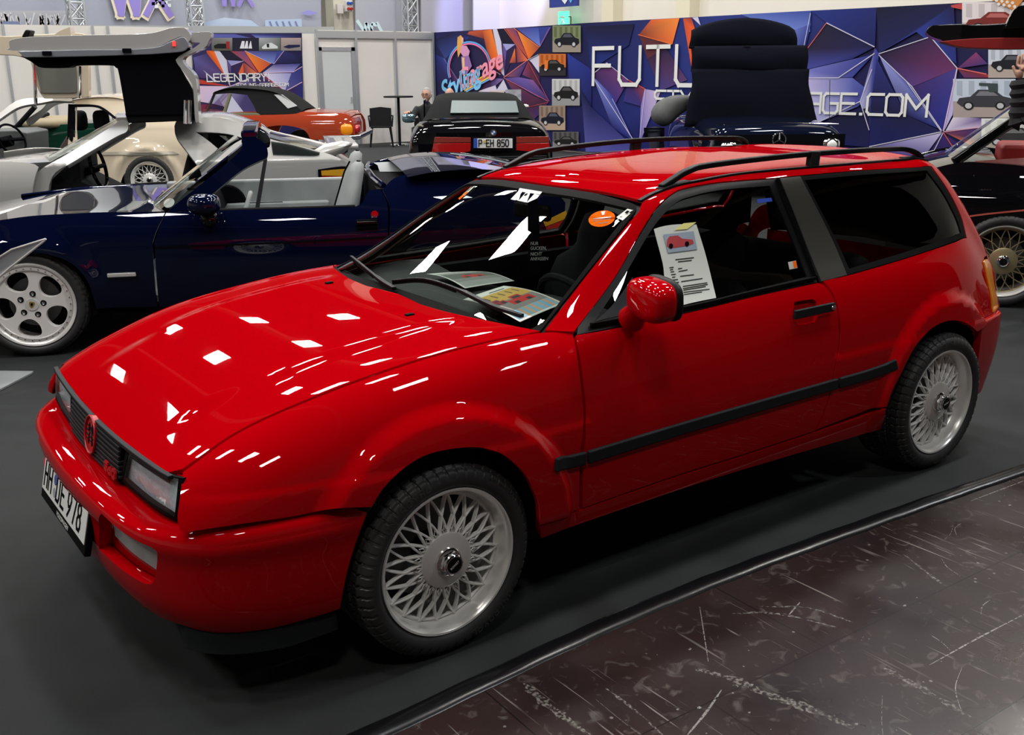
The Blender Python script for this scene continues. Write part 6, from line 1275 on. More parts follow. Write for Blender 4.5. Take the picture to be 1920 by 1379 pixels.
# opening: black interior and seat
mb = MB(); mb.box((.15, .0, .50), (1.3, 1.4, .04)); mb.build('cabin_floor', M['ink'], si); 
q = [pt(FS_, u, v, -.62) for u, v in [(90, 400), (97, 337), (120, 315), (148, 298), (152, 340), (210, 368), (212, 400)]]; MB().prism([(p[0], p[2]) for p in q], (0, -.62, 0), (1, 0, 0), (0, 0, 1), (0, .9, 0)).build('dashboard', M['interior'], si, bevel=.01)
swc = np.array(pt(FS_, 184, 313, -.38)); e1 = np.array([.15, .99, 0]); e2 = np.array([-.18, .03, .98]); r_ = .185
MB().tube([swc+r_*(e1*math.cos(t)*.95+e2*math.sin(t)) for t in np.linspace(0, 2*PI, 37)], .016, 8, cap=False).build('steering_wheel', M['black'], si, smooth=True); MB().tube([swc-e1*.15, swc+e1*.15], .02, 8).tube([swc, swc+np.array([-.3, 0, -.1])], .04, 8).build('steering_column', M['ink'], si)
bucket(si, FS_, .62, -.36, .52, M['interior'], zt=1.12)
MB().box((.75, 0, .8), (.1, 1.3, .5)).build('rear_bulkhead', M['ink'], si)
MB().box((.3, 0, .30), (4.2, 1.5, .12)).build('underbody', M['under'], si)
spatch('side_sill', SS, [[(57, 402), (200, 384), (380, 374)], [(380, 374), (380, 400), (60, 430)], [(60, 430), (57, 402)]], M['silver'], si, both=True)
for x_ in (-1.25, 1.30):
    for sg_ in (-1, 1): q_ = parent_dup(w5); q_.parent = si; q_.location = (x_, sg_*.77, .318); q_.rotation_euler = (0, 0, 0 if sg_ < 0 else PI)
# the raised door
dr_y = -.95
def flat(nm, px, y, th, m, par, fr_, bevel=.01, smooth=6):
    q = [at(u, v, 1, y, fr_) for u, v in (ol(*px, k=smooth) if isinstance(px[0][0], (list, tuple)) else px)]
    return MB().prism([(p[0], p[2]) for p in q], (0, y, 0), (1, 0, 0), (0, 0, 1), (0, th, 0)).build(nm, m, par, bevel=bevel)
FSx = Frame(tuple(FS_.o), FS_.a)
gd = flat('gullwing_door', [[(18, 88), (17, 82), (22, 74), (60, 69), (153, 66), (273, 63), (317, 53), (341, 51), (352, 57), (358, 70), (352, 82)], [(352, 82), (344, 68), (320, 76), (293, 88), (241, 92), (33, 95), (18, 88)]], -.95, .60, M['silver'], si, FS_, bevel=.02)
flat('door_inner_rim', [[(33, 96), (150, 93), (241, 92), (293, 88), (318, 78), (342, 69), (352, 78), (354, 88)], [(354, 88), (341, 97), (300, 101), (262, 103), (120, 107), (44, 107)], [(44, 107), (33, 96)]], -.97, .25, mat('blue_grey_door_rim', (.34, .36, .40), .3, metal=.4, coat=1), gd, FS_, bevel=.01)
flat('door_trim', [[(38, 105), (150, 106), (262, 102), (340, 96), (352, 90), (353, 100), (332, 118), (342, 141), (358, 172), (362, 214)], [(362, 214), (236, 216)], [(236, 216), (232, 190), (222, 135), (217, 127), (206, 123), (142, 123), (125, 127), (78, 127), (57, 115), (38, 105)]], -.90, .22, M['ink'], gd, FS_, bevel=.008)
flat('door_shut_face', [[(359, 61), (393, 60), (396, 68), (392, 76), (384, 89), (364, 98), (347, 106), (343, 115), (350, 125), (362, 137), (368, 151), (371, 190), (373, 226)], [(373, 226), (366, 226), (362, 167), (353, 147), (331, 117), (333, 108), (343, 101), (360, 92), (372, 84), (374, 80), (359, 78), (359, 61)]], -.92, .30, M['silver'], gd, FS_, bevel=.008)
flat('hinge_beam', [(234, 212), (362, 211), (368, 226), (300, 229), (240, 231)], -.88, .9, M['trim'], gd, FS_, bevel=.01)
for u in (347, 355): MB().tube([pt(FS_, u, 232, -.92), pt(FS_, u+1, 188, -.92)], .018, 8).build('gas_strut', M['chrome'], gd, smooth=True)
MB().box(pt(FS_, 326, 82, -.98), (.025, .02, .04)).build('door_lamp', mat('red_door_lamp', (.6, .02, .02), .3, emit=(1, .05, .03), es=1.5), gd, bevel=.005)
for u, v in ((88, 100), (238, 95)): MB().box(pt(FS_, u, v, -.985), (.07, .03, .035)).build('door_striker', M['ink'], gd, bevel=.005)

# ---- cream coupe, gullwing door raised too
nC = np.array([math.sin(.55), math.cos(.55), 0]); FC = Frame(tuple(np.array([2.5, 10.2, 0])+.90*nC), -.55)
cr = root('cream_coupe', 'cream coupe with a raised gullwing door and laced rear wheel, seen through the silver coupe', 'car', FC)
SC = mkside(FC, lambda a, b: .90-.07*np.clip((1.6*b-.62)/.3, 0, 1)**2-.20*np.clip((1.6*b-.95)/.35, 0, 1.4)+.035*np.exp(-((np.hypot(a, 1.6*b-.31)-.40)/.05)**2), (-3.2, 1.9), (0, 1.6))
spatch('rear_wing', SC, [[(134, 192), (158, 184), (193, 182), (226, 185), (262, 196), (300, 212), (340, 224), (420, 236)], [(420, 236), (430, 300), (415, 345)], [(415, 345), (326, 352)], [(326, 352), (322, 338), (312, 322), (295, 313), (272, 309), (248, 314), (232, 328), (224, 352)], [(224, 352), (128, 352)], [(128, 352), (128, 262), (141, 258)], [(141, 258), (141, 198), (134, 192)]], M['creamp'], cr, both=True, h=.05, rim=.03,
       holes=[[[(143, 199), (176, 199), (193, 205), (218, 224)], [(218, 224), (205, 250), (190, 262)], [(190, 262), (144, 262)], [(144, 262), (143, 199)]]])
spatch('side_window_frame', SC, [[(135, 196), (176, 197), (195, 203), (221, 223)], [(221, 223), (216, 224), (193, 207), (176, 201), (141, 201)], [(141, 201), (137, 262), (130, 262)], [(130, 262), (135, 196)]], M['ink'], cr, off=.008, rim=.01)
spatch('side_moulding', SC, [[(190, 285), (326, 284)], [(326, 284), (326, 290), (190, 291)], [(190, 291), (190, 285)]], mat('pale_moulding', (.46, .42, .34), .4), cr, off=.012, rim=.01)
spatch('roof_rail', SC, [[(-40, 232), (0, 211), (21, 195), (37, 187), (58, 184), (100, 183), (134, 184)], [(134, 184), (134, 190), (100, 189), (77, 193), (45, 198), (25, 206), (0, 223), (-40, 250)], [(-40, 250), (-40, 232)]], M['silver'], cr, both=True, rim=.05, h=.05)
rc_ = [pt(FC, u, v, -.64) for u, v in [(134, 188), (158, 184), (193, 182), (226, 185), (262, 196)]]; deck('roof', [p[0] for p in rc_], [p[2] for p in rc_], [.64, .64, .64, .64, .66], .03, M['creamp'], cr)
rc_ = [pt(FC, u, v, -.74) for u, v in [(300, 212), (340, 224), (420, 236)]]; deck('boot_lid', [p[0] for p in rc_], [p[2] for p in rc_], [.72, .76, .76], .03, M['creamp'], cr)
MB().tube([pt(FC, 66, 200, .62), pt(FC, 25, 245, .75)], .035, 8).build('windscreen_pillar', M['trim'], cr, smooth=True)
MB().tube([pt(FC, 134, 196, -.75), pt(FC, 132, 262, -.82)], 1, sq=(.06, .06)).build('door_post', M['ink'], cr)
swc = np.array(pt(FC, 22, 262, -.40)); e1 = np.array([.45, .89, 0]); e2 = np.array([-.30, .1, .95])
MB().tube([swc+.20*(e1*math.cos(t)+e2*math.sin(t)) for t in np.linspace(0, 2*PI, 37)], .015, 8, cap=False).build('steering_wheel', M['ink'], cr, smooth=True); MB().tube([swc-np.array([0, 0, .01]), swc+np.array([-.2, 0, -.05])], .07, 12).tube([swc-e1*.18, swc+e1*.18], .025, 6).build('steering_hub', M['ink'], cr)
q = [pt(FC, u, v, -.2) for u, v in [(-60, 248), (0, 245), (28, 244), (50, 249), (52, 290), (30, 300), (-60, 300)]]; MB().prism([(p[0], p[2]) for p in q], (0, -.2, 0), (1, 0, 0), (0, 0, 1), (0, .8, 0)).build('dashboard', mat('grey_dashboard', (.10, .11, .11), .6), cr, bevel=.02)
q = [pt(FC, u, v, -.5) for u, v in [(128, 250), (133, 300), (105, 300), (112, 275)]]; MB().prism([(p[0], p[2]) for p in q], (0, -.5, 0), (1, 0, 0), (0, 0, 1), (0, .4, 0)).build('seat', mat('brown_seat', (.10, .07, .06), .7), cr, bevel=.02)
for u, w_ in ((190, .12), (148, .14)):
    c = np.array(pt(FC, u, 226, -.30 if u > 170 else -.1)); blob(tuple(c), (.09, w_, .13), 3.5, 20, 12).build('headrest', M['interior'], cr, smooth=True, ang=70)
wc = lace_wheel(R=.32, rr=.232, wid=.22, nsp=16, fancy=False); wc.parent = cr; wc.location = (.02, -.80, .32); wc.name = 'wheel'
MB().lathe([(.385, -.86), (.39, -.5), (.02, -.5)], 40, c=(.02, 0, .31), a0=-.1, a1=PI+.1).build('wheel_housing', M['under'], cr, smooth=True)
MB().box((-.6, 0, .30), (3.8, 1.5, .12)).build('underbody', M['under'], cr)
cd_ = flat('gullwing_door', [[(-60, 66), (20, 68)], [(20, 68), (140, 62), (160, 70), (165, 100), (167, 182)], [(167, 182), (150, 184), (82, 185)], [(82, 185), (70, 165), (56, 112)], [(56, 112), (20, 104), (-60, 104)], [(-60, 104), (-60, 66)]], -.86, .10, M['creamp'], cr, FC, bevel=.02)
flat('door_panel', [[(66, 124), (142, 124)], [(142, 124), (143, 172)], [(143, 172), (136, 174), (80, 174), (76, 170)], [(76, 170), (66, 124)]], -.89, .04, mat('grey_door_card', (.15, .15, .13), .7), cd_, FC, bevel=.01)
for a_, b_ in (((64, 114), (67, 196)), ((149, 124), (149, 184))): MB().tube([pt(FC, *a_, -.93), pt(FC, *b_, -.93)], .022, 8).build('gas_strut', M['chrome'], cd_, smooth=True)
flat('door_mirror', [(39, 70), (47, 55), (57, 57), (52, 71)], -1.05, .18, M['trim'], cd_, FC, bevel=.02); flat('door_mirror', [[(98, 68), (108, 60), (118, 55), (131, 50)], [(131, 50), (133, 67)], [(133, 67), (98, 68)]], -1.1, .16, M['creamp'], cd_, FC, bevel=.02)
# ---- dark green convertible seen through the cream coupe's doorway
FG = Frame(tuple(FC.w([0, 2.1, 0])[0]), -.55); gr_ = root('green_convertible', 'dark green convertible with a folded beige soft top, seen through the cream coupe', 'car', FG)
SG = mkside(FG, lambda a, b: .88-.08*np.clip((1.6*b-.6)/.35, 0, 1.5)**2, (-3.5, 1.8), (0, 1.6))
spatch('body_side', SG, [[(-60, 246), (20, 240), (45, 237), (85, 236), (130, 233), (215, 231), (238, 236)], [(238, 236), (244, 290), (238, 315)], [(238, 315), (110, 318)], [(110, 318), (100, 290), (80, 278), (58, 284), (45, 318)], [(45, 318), (-60, 318)], [(-60, 318), (-60, 246)]], M['green'], gr_, both=True)
dk = [pt(FG, u, v, -.80) for u, v in [(130, 233), (190, 231), (236, 236)]]; deck('boot_lid', [p[0] for p in dk], [p[2] for p in dk], [.78, .78, .70], .03, M['green'], gr_)
c = np.array(pt(FG, 106, 229, -.2)); blob(tuple(c), (.36, .75, .09), 3, 24, 10).build('folded_soft_top', M['beltcloth'], gr_, smooth=True, ang=70)
MB().tube([pt(FG, 62, 236, -.8), pt(FG, 82, 216, -.6), pt(FG, 90, 214, -.5)], .03, 8).build('windscreen_frame', M['trim'], gr_, smooth=True); MB().box(tuple(FG.l(FG.w([-1.6, 0, .3]))[0]), (2.8, 1.4, .2)).build('underbody', M['under'], gr_)
for x_ in (-.75, -2.9):
    MB().lathe([(.31, -.84), (.315, -.70), (.31, -.64), (.02, -.64)], 32, c=(x_, 0, .318)).build('wheel', M['tyre'], gr_, smooth=True); MB().lathe([(.31, .84), (.315, .70), (.31, .64), (.02, .64)], 32, c=(x_, 0, .318)).build('wheel', M['tyre'], gr_, smooth=True)

# ---- orange-red roadster with black soft top
nR = np.array([math.sin(.6), math.cos(.6), 0]); FR = Frame(tuple(np.array([6.42, 12.57, 0])+.86*nR), -.6)
rr_ = root('red_roadster', 'orange-red classic roadster with a closed black soft top, before the LEGENDARY banner', 'car', FR)
SRd = mkside(FR, lambda a, b: .86-.10*np.clip((1.6*b-.70)/.3, 0, 1)**2-.18*np.clip((1.6*b-.98)/.4, 0, 1.3)-.10*np.clip((a+.1)/.5, 0, 1)**2, (-4.2, .6), (0, 1.6))
spatch('body_side', SRd, [[(330, 226), (391, 218), (482, 216), (548, 214), (567, 210), (600, 211), (645, 213), (657, 220), (664, 233)], [(664, 233), (664, 258), (637, 262), (582, 262)], [(582, 262), (576, 250), (566, 242), (540, 236), (515, 236), (494, 242), (484, 262)], [(484, 262), (330, 272)], [(330, 272), (330, 226)]], M['orangered'], rr_, both=True, h=.07)
dk = [pt(FR, u, v, -.74) for u, v in [(567, 210), (600, 211), (645, 213), (657, 220)]]; deck('boot_lid', [p[0] for p in dk], [p[2] for p in dk], [.74, .76, .74, .70], .02, M['orangered'], rr_)
dk = [pt(FR, u, v, -.74) for u, v in [(330, 227), (360, 223), (388, 219)]]; deck('bonnet', [p[0] for p in dk], [p[2] for p in dk], [.74, .76, .76], .03, M['orangered'], rr_)
ST = mkside(FR, lambda a, b: .72-.14*np.clip((1.6*b-.95)/.3, 0, 1.5), (-4.2, .6), (0, 1.6))
top = [[(399, 175), (405, 171), (431, 165), (488, 168), (520, 175), (545, 190), (567, 209)], [(567, 209), (548, 215), (482, 216)], [(482, 216), (478, 203), (463, 177)], [(463, 177), (430, 174), (405, 176), (399, 175)]]
spatch('soft_top_side', ST, top, M['cloth'], rr_, both=True, rim=.02)
dk = [pt(FR, u, v, -.60) for u, v in [(399, 174), (431, 165), (488, 168), (520, 175), (545, 190), (567, 209)]]; deck('soft_top', [p[0] for p in dk], [p[2] for p in dk], [.58, .58, .58, .60, .64, .70], .03, M['cloth'], rr_)
spatch('rear_window', ST, [[(514, 178), (530, 178)], [(530, 178), (558, 199)], [(558, 199), (540, 204)], [(540, 204), (514, 178)]], mat('clear_plastic_window', (.35, .36, .36), .3), rr_, off=.012, rim=.003)
MB().tube([pt(FR, 403, 174, -.62), pt(FR, 386, 216, -.74)], .022, 8).build('windscreen_pillar', M['chrome'], rr_, smooth=True); MB().tube([pt(FR, 432, 176, -.62), pt(FR, 420, 214, -.72)], .03, 8).build('window_post', M['olive'], rr_, smooth=True)
spatch('window_sill', ST, [[(395, 211), (482, 212)], [(482, 212), (482, 217), (393, 219)], [(393, 219), (395, 211)]], M['olive'], rr_, off=.01, rim=.02)
mb = MB(); mb.grid([[pt(FR, 403, 174, -.6), pt(FR, 403, 174, .6)], [tuple(np.array(pt(FR, 386, 216, -.72))+[-.1, 0, 0]), tuple(np.array(pt(FR, 386, 216, .0))*[0, 0, 0]+np.array(pt(FR, 386, 216, -.72))*[1, -1, 1])]]); mb.v[1] = (mb.v[0][0], .6, mb.v[0][2]); mb.build('windscreen', M['cglass'], rr_)
MB().tube([pt(FR, 637, 259, -.88), pt(FR, 672, 257, -.86), (pt(FR, 672, 257, -.86)[0]+.02, .86, pt(FR, 672, 257, -.86)[2])], .045, 10).build('rear_bumper', M['chrome'], rr_, smooth=True)
rp_ = [pt(FR, 660, 222, -.70), pt(FR, 664, 233, -.74), pt(FR, 664, 256, -.76)]; MB().grid([[(p[0]-.02+.06*(1-y*y), y*abs(p[1]), p[2]) for y in np.linspace(-1, 1, 9)] for p in [(rp_[0][0]-.05, rp_[0][1], rp_[0][2]+.02)]+rp_]).build('rear_panel', M['orangered'], rr_, smooth=True)
tlp = pt(FR, 650, 243, -.84); blob(tlp, (.10, .05, .09), 3, 20, 10).build('tail_lamp', M['orange'], rr_, smooth=True); blob((tlp[0]+.16, tlp[1]+.16, tlp[2]), (.05, .14, .07), 3, 20, 10).build('tail_lamp', M['redlens'], rr_, smooth=True)
MB().box((-1.7, 0, .30), (3.2, 1.3, .15)).build('underbody', M['under'], rr_)
for x_ in (pt(FR, 538, 262, -.8)[0], pt(FR, 538, 262, -.8)[0]-2.2):
    for sg_ in (-1, 1): MB().lathe([(.20, sg_*.74), (.24, sg_*.80), (.30, sg_*.78), (.315, sg_*.70), (.31, sg_*.60), (.02, sg_*.60), (.02, sg_*.74), (.20, sg_*.74)], 32, c=(x_, 0, .315)).build('wheel', M['tyre'], rr_, smooth=True)
# ---------------------------------------------------------------- black convertible seen from behind
def tail_frame(o, ang, dx): f = Frame(o, ang); return Frame(tuple(f.w([dx, 0, 0])[0]), ang)
F8 = tail_frame((5.55, 8.11, 0), -.4456, .545); F8 = Frame(tuple(F8.o), -.56)
bm = root('black_convertible', 'black convertible seen from behind, number plate P EH 850, soft top closed', 'car', F8)
def rings(stations, sect, m, nm, par, k=4, close=False):
    """stations: (y, half width, top z, base z); sect: list of (fx, fz) from left sill over the top to right sill, fz 0 base 1 top"""
    S_ = crom(stations, k); G = [[(fx*s[1], s[0], s[3]+(s[2]-s[3])*fz) for fx, fz in crom(sect, 3)] for s in S_]; return MB().grid(G).build(nm, m, par, smooth=True, ang=50)
bsec = [(-.90, 0), (-.98, .22), (-1, .45), (-.985, .68), (-.93, .86), (-.78, .97), (-.4, 1.0), (0, 1.01), (.4, 1.0), (.78, .97), (.93, .86), (.985, .68), (1, .45), (.98, .22), (.90, 0)]
rings([(-.10, .80, .86, .26), (-.03, .90, .90, .22), (.10, .925, .955, .20), (.45, .93, 1.01, .20), (.9, .93, 1.02, .20), (2.6, .93, .96, .2), (3.6, .92, .90, .2), (4.3, .80, .68, .25)], bsec, M['black'], 'body_shell', bm)
rf_ = [[(fx*.80, -.10-.05*(1-abs(fx)**2)-.02*(z_ < .5), z_) for fx in np.linspace(-1, 1, 13)] for z_ in (.26, .40, .48, .50, .60, .75, .84, .885)]
MB().grid(rf_).build('rear_panel', M['black'], bm, smooth=True, ang=40)
def f8(u, v, y=-.16): return pt(F8, u, v, y)
def plate8(nm, px, th, m, par, y=-.16, bevel=.004):
    q = [f8(u, v, y) for u, v in px]; return MB().prism([(p[0], p[2]) for p in q], (0, y, 0), (1, 0, 0), (0, 0, 1), (0, th, 0)).build(nm, m, par, bevel=bevel)
for px1, px2 in (([(815, 257), (883, 258), (883, 267), (813, 268)], [(813, 269), (883, 268), (882, 284), (860, 288), (809, 287)]), ([(968, 257), (1029, 256), (1030, 267), (968, 268)], [(968, 269), (1030, 268), (1031, 283), (1000, 285), (968, 282)])):
    l_ = plate8('tail_lamp', px2, .09, M['redlens'], bm); plate8('lamp_band', px1, .09, M['dullred'], l_)
ho = plate8('plate_holder', [(885, 257), (965, 257), (965, 283), (885, 284)], .06, M['ink'], bm, y=-.17); np_ = plate8('number_plate', [(888, 260), (961, 260), (961, 278), (888, 278)], .01, M['white'], ho, y=-.185); np_['label'] = 'white number plate P EH 850'
plate8('euro_band', [(888, 260), (895, 260), (895, 278), (888, 278)], .004, mat('euro_blue', (.02, .08, .45), .5), np_, y=-.19)
a0, a1 = np.array(f8(898, 275, -.192)), np.array(f8(956, 275, -.192)); hh_ = f8(898, 262.5, -.192)[2]-a0[2]; W_ = a1[0]-a0[0]; cw = W_/8.2
for ch, k in (('P', 0), ('E', 2), ('H', 3.1), ('8', 4.9), ('5', 6.0), ('0', 7.1)): q_ = MB(); lettering(q_, ch, a0+np.array([k*cw, 0, 0]), (1, 0, 0), (0, 0, 1), (0, -.003, 0), hh_, cw*.75, 0, .012); q_.build('plate_letter', M['ink'], np_)
MB().tube([f8(909, 266, -.19), (f8(909, 266, -.195))], .018, 12).build('registration_seal', mat('seal_yellow', (.55, .40, .08), .5), np_)
rd = MB().tube([f8(925, 249, -.12), f8(925, 249, -.165)], .042, 24).build('roundel', M['chrome'], bm, smooth=True); c_ = np.array(f8(925, 249, -.168))
for q0_, mm_ in ((0, M['white']), (1, mat('roundel_blue', (.02, .12, .5), .4)), (2, M['white']), (3, bpy.data.materials['roundel_blue'])):
    MB().prism([(0, 0)]+[(.026*math.cos(t), .026*math.sin(t)) for t in np.linspace(q0_*PI/2, (q0_+1)*PI/2, 7)], tuple(c_), (1, 0, 0), (0, 0, 1), (0, -.002, 0)).build('roundel_quarter', mm_, rd)
for v_ in (293, 297): MB().tube([f8(820, v_, -.15), f8(925, v_+1, -.17), f8(1025, v_-1, -.15)], .008, 6).build('bumper_line', M['chrome'], bm, smooth=True)
tsec = [(-1.0, 0), (-.97, .25), (-.86, .75), (-.76, .93), (-.5, 1.0), (0, 1.02), (.5, 1.0), (.76, .93), (.86, .75), (.97, .25), (1.0, 0)]
rings([(.62, .76, 1.03, .98), (.78, .76, 1.12, .98), (1.05, .74, 1.25, .96), (1.28, .70, 1.30, .94), (1.6, .70, 1.325, .93), (2.3, .70, 1.32, .93), (2.75, .70, 1.28, .93)], tsec, M['cloth'], 'soft_top', bm)
wq = [at(u, v, 1, yy, F8) for (u, v, yy) in ((844, 212, .66), (847, 188, .96), (968, 189, .96), (973, 211, .66))]
MB().add([tuple(p) for p in wq]+[tuple(p+[0, .10, -.05]) for p in wq], [(0, 1, 2, 3), (7, 6, 5, 4), (0, 4, 5, 1), (1, 5, 6, 2), (2, 6, 7, 3), (3, 7, 4, 0)]).build('rear_window', mat('rear_window_glass', (.12, .16, .16), .4, spec=.3), bm, bevel=.008)
q = [pt(F8, u, v, 1.9) for u, v in [(788, 230), (796, 205), (812, 186), (816, 190), (806, 208), (800, 228)]]
MB().prism([(p[1], p[2]) for p in [(0, 1.35, .97), (0, 1.5, 1.24), (0, 2.5, 1.24), (0, 2.75, .97)]], (-.745, 0, 0), (0, 1, 0), (0, 0, 1), (.02, 0, 0)).build('side_window', M['dkglass'], bm)
mp = at(778, 222, 1, 2.45, F8); blob((-.99, 2.45, mp[2]), (.10, .05, .065), 3, 20, 12).build('door_mirror', mat('bluish_mirror', (.25, .40, .48), .1, metal=.8), bm, smooth=True, ang=70)
for sx in (-1, 1):
    for yy in (.85, 3.5): MB().lathe([(.20, sx*.86), (.24, sx*.92), (.31, sx*.90), (.325, sx*.80), (.32, sx*.70), (.02, sx*.70), (.02, sx*.86), (.20, sx*.86)], 36, c=(0, yy, .325), ax='x').build('wheel', M['tyre'], bm, smooth=True)
# ---------------------------------------------------------------- navy convertible with its soft top standing up
F5 = Frame((9.31, 5.8, 0), -.6243); sl = root('navy_convertible', 'navy convertible facing the camera, its cloth soft top standing upright half folded', 'car', F5)
M['navy2'] = paint('navy_paint', (.004, .006, .018))
rings([(-.02, .80, .62, .25), (.0, .84, .80, .22), (.10, .87, .90, .2), (.45, .885, .955, .2), (1.4, .89, .985, .2), (3.6, .89, .95, .2), (4.2, .80, .80, .3)], bsec, M['navy2'], 'body_shell', sl)
MB().grid([[(fx*.84, -.03-.03*(1-abs(fx)**2), z_) for fx in np.linspace(-1, 1, 9)] for z_ in (.25, .5, .7, .82)]).build('front_panel', M['ink'], sl, smooth=True)
G0 = pt(F5, 1461, 262, -.10); st_ = MB(); st_.tube([(G0[0]+.085*math.cos(t), -.10, G0[2]+.085*math.sin(t)) for t in np.linspace(0, 2*PI, 33)], .010, 8, cap=False)
for k in range(3): a = PI/2+k*2*PI/3; st_.tube([(G0[0], -.10, G0[2]), (G0[0]+.085*math.cos(a), -.10, G0[2]+.085*math.sin(a))], [.012, .005], 6)
st_.build('grille_star', M['chrome'], sl, smooth=True)
for sx, (u, v) in ((-1, (1338, 275)), (1, (1572, 268))):
    c = pt(F5, u, v, -.03); h_ = blob((sx*.66, -.02, c[2]-.02), (.12, .07, .085), 3, 24, 12).build('headlamp', M['chrome'], sl, smooth=True, ang=70); blob((sx*.66, -.075, c[2]-.02), (.07, .03, .06), 2, 16, 10).build('bulb_reflector', M['spoke'], h_, smooth=True)
MB().tube([(-.80, .16, .935), (0, .14, .955), (.80, .16, .935)], .008, 6).build('bonnet_edge', M['chrome'], sl, smooth=True)
def sheet(nm, px, y0, bow, par, fr_, m, n=17):
    """cloth panel: px = (left edge points bottom..top, right edge points bottom..top)"""
    L_ = crom(px[0], 4); R_ = crom(px[1], 4); G = []; kk = len(L_)
    for i, (a, b) in enumerate(zip(L_, R_)):
        p, q = np.array(pt(fr_, *a, y0)), np.array(pt(fr_, *b, y0)); t = i/(kk-1); row = []
        for s in np.linspace(0, 1, n):
            w_ = p+(q-p)*s; row.append((w_[0], w_[1]-bow*math.sin(PI*s)**.6-.05*math.sin(PI*t)+.012*math.sin(7*s+5*t)*(1-t), w_[2]+px[2]*math.sin(PI*s)**.7*t))
        G.append(row)
    o = MB().grid(G).build(nm, m, par, smooth=True, ang=80); sm = o.modifiers.new('t', 'SOLIDIFY'); sm.thickness = .02; return o
sheet('soft_top_panel', ([(1283, 238), (1290, 190), (1297, 160), (1297, 130)], [(1530, 232), (1522, 195), (1513, 160), (1516, 130)], .0), 1.55, .12, sl, F5, M['navycloth'])
sheet('soft_top_panel', ([(1296, 134), (1297, 110), (1296, 88)], [(1511, 132), (1512, 110), (1512, 86)], .0), 1.60, .16, sl, F5, M['navycloth'])
sheet('soft_top_panel', ([(1291, 90), (1294, 72), (1296, 57)], [(1495, 88), (1493, 72), (1490, 56)], .16), 1.66, .10, sl, F5, M['navycloth'])
for v_, x0_, x1_ in ((131, 1297, 1515), (89, 1292, 1510)): MB().tube([pt(F5, x0_, v_, 1.58), tuple(np.array(pt(F5, (x0_+x1_)/2, v_, 1.42))), pt(F5, x1_, v_, 1.58)], .018, 8).build('soft_top_bow', M['ink'], sl, smooth=True)
MB().box((0, 1.75, .99), (1.5, .25, .05)).build('header_rest', M['ink'], sl); MB().tube([pt(F5, 1555, 275, .3), pt(F5, 1555, 226, .3)], [.022, .018], 8).tube([pt(F5, 1555, 228, .3), pt(F5, 1556, 150, .3)], .004, 6).build('antenna', M['matt'], sl, smooth=True)
for sx in (-1, 1):
    for yy in (.85, 3.3): MB().lathe([(.20, sx*.80), (.24, sx*.86), (.31, sx*.84), (.32, sx*.74), (.31, sx*.64), (.02, sx*.64), (.02, sx*.80), (.20, sx*.80)], 32, c=(0, yy, .32), ax='x').build('wheel', M['tyre'], sl, smooth=True)
# ---------------------------------------------------------------- black coupe at the right edge
nK = np.array([math.sin(.3), math.cos(.3), 0]); nK = np.array([math.sin(.98), math.cos(.98), 0]); FK = Frame(tuple(np.array([5.56, .63, 0])+.97*nK), -.98)
bk = root('black_coupe', 'black coupe with gold laced wheel and raised gullwing door at the right edge', 'car', FK)
SK = mkside(FK, lambda a, b: .98-.30*np.clip((1.5*b-.72)/.35, 0, 1.3)**1.6-.06*np.clip((.45-1.5*b)/.4, 0, 1), (-2.4, 2.2), (0, 1.5))
spatch('front_wing', SK, [[(1660, 345), (1750, 316), (1800, 305), (1850, 304), (1900, 308), (1990, 316)], [(1990, 316), (2010, 460)], [(2010, 460), (1950, 470)], [(1950, 470), (1940, 450), (1920, 428), (1888, 415), (1862, 419), (1842, 436), (1828, 465), (1820, 500)], [(1820, 500), (1660, 490)], [(1660, 490), (1660, 345)]], M['black'], bk, both=True, h=.05)
dk = [pt(FK, u, v, -.70) for u, v in [(1640, 372), (1700, 330), (1760, 312), (1820, 303), (1870, 304)]]; deck('bonnet', [p[0] for p in dk], [p[2]-.01 for p in dk], [.66, .70, .72, .72, .72], .04, M['black'], bk)
spatch('coral_stripe', SK, [[(1790, 409), (1850, 400), (1990, 386)], [(1990, 386), (1990, 389), (1850, 403), (1790, 412)], [(1790, 412), (1790, 409)]], mat('coral_stripe', (.6, .12, .08), .4), bk, off=.003, rim=.002)
spatch('door_sill', SK, [[(1828, 302), (1920, 296), (1990, 292)], [(1990, 292), (1990, 318), (1900, 309), (1828, 304)]], mat('maroon_sill', (.16, .035, .03), .4), bk, off=.0, rim=.05)
MB().tube([pt(FK, 1788, 305, -.70), pt(FK, 1850, 262, -.64), pt(FK, 1925, 212, -.56)], 1, sq=(.05, .07)).build('windscreen_pillar', M['black'], bk, bevel=.012)
MB().tube([pt(FK, 1800, 305, -.73), pt(FK, 1925, 219, -.60)], .008, 6).build('pillar_strip', M['chrome'], bk, smooth=True)
b0 = np.array(pt(FK, 1800, 305, -.68)); b1 = np.array(pt(FK, 1940, 205, -.55)); mb = MB(); mb.grid([[(p[0]-.1*(1-y*y), y*abs(p[1]), p[2]) for y in np.linspace(-1, 1, 9)] for p in (b0, (b0+b1)/2, b1)]); mb.build('windscreen', M['cglass'], bk, smooth=True)
c = pt(FK, 1915, 300, -.30); MB().box(tuple(c), (.34, .45, .26)).build('red_seat', M['redleather'], bk, bevel=.04)
MB().box((.6, 0, .5), (1.4, 1.6, .3)).box((-.9, 0, .4), (1.0, 1.3, .35)).build('underbody', M['under'], bk)
dkk = flat('gullwing_door', [[(1736, 60), (1742, 51), (1755, 47), (1800, 45), (1850, 46), (1990, 36)], [(1990, 36), (1990, 88)], [(1990, 88), (1920, 88), (1850, 86), (1790, 80), (1750, 70), (1736, 60)]], -.95, .55, M['black'], bk, FK, bevel=.03)
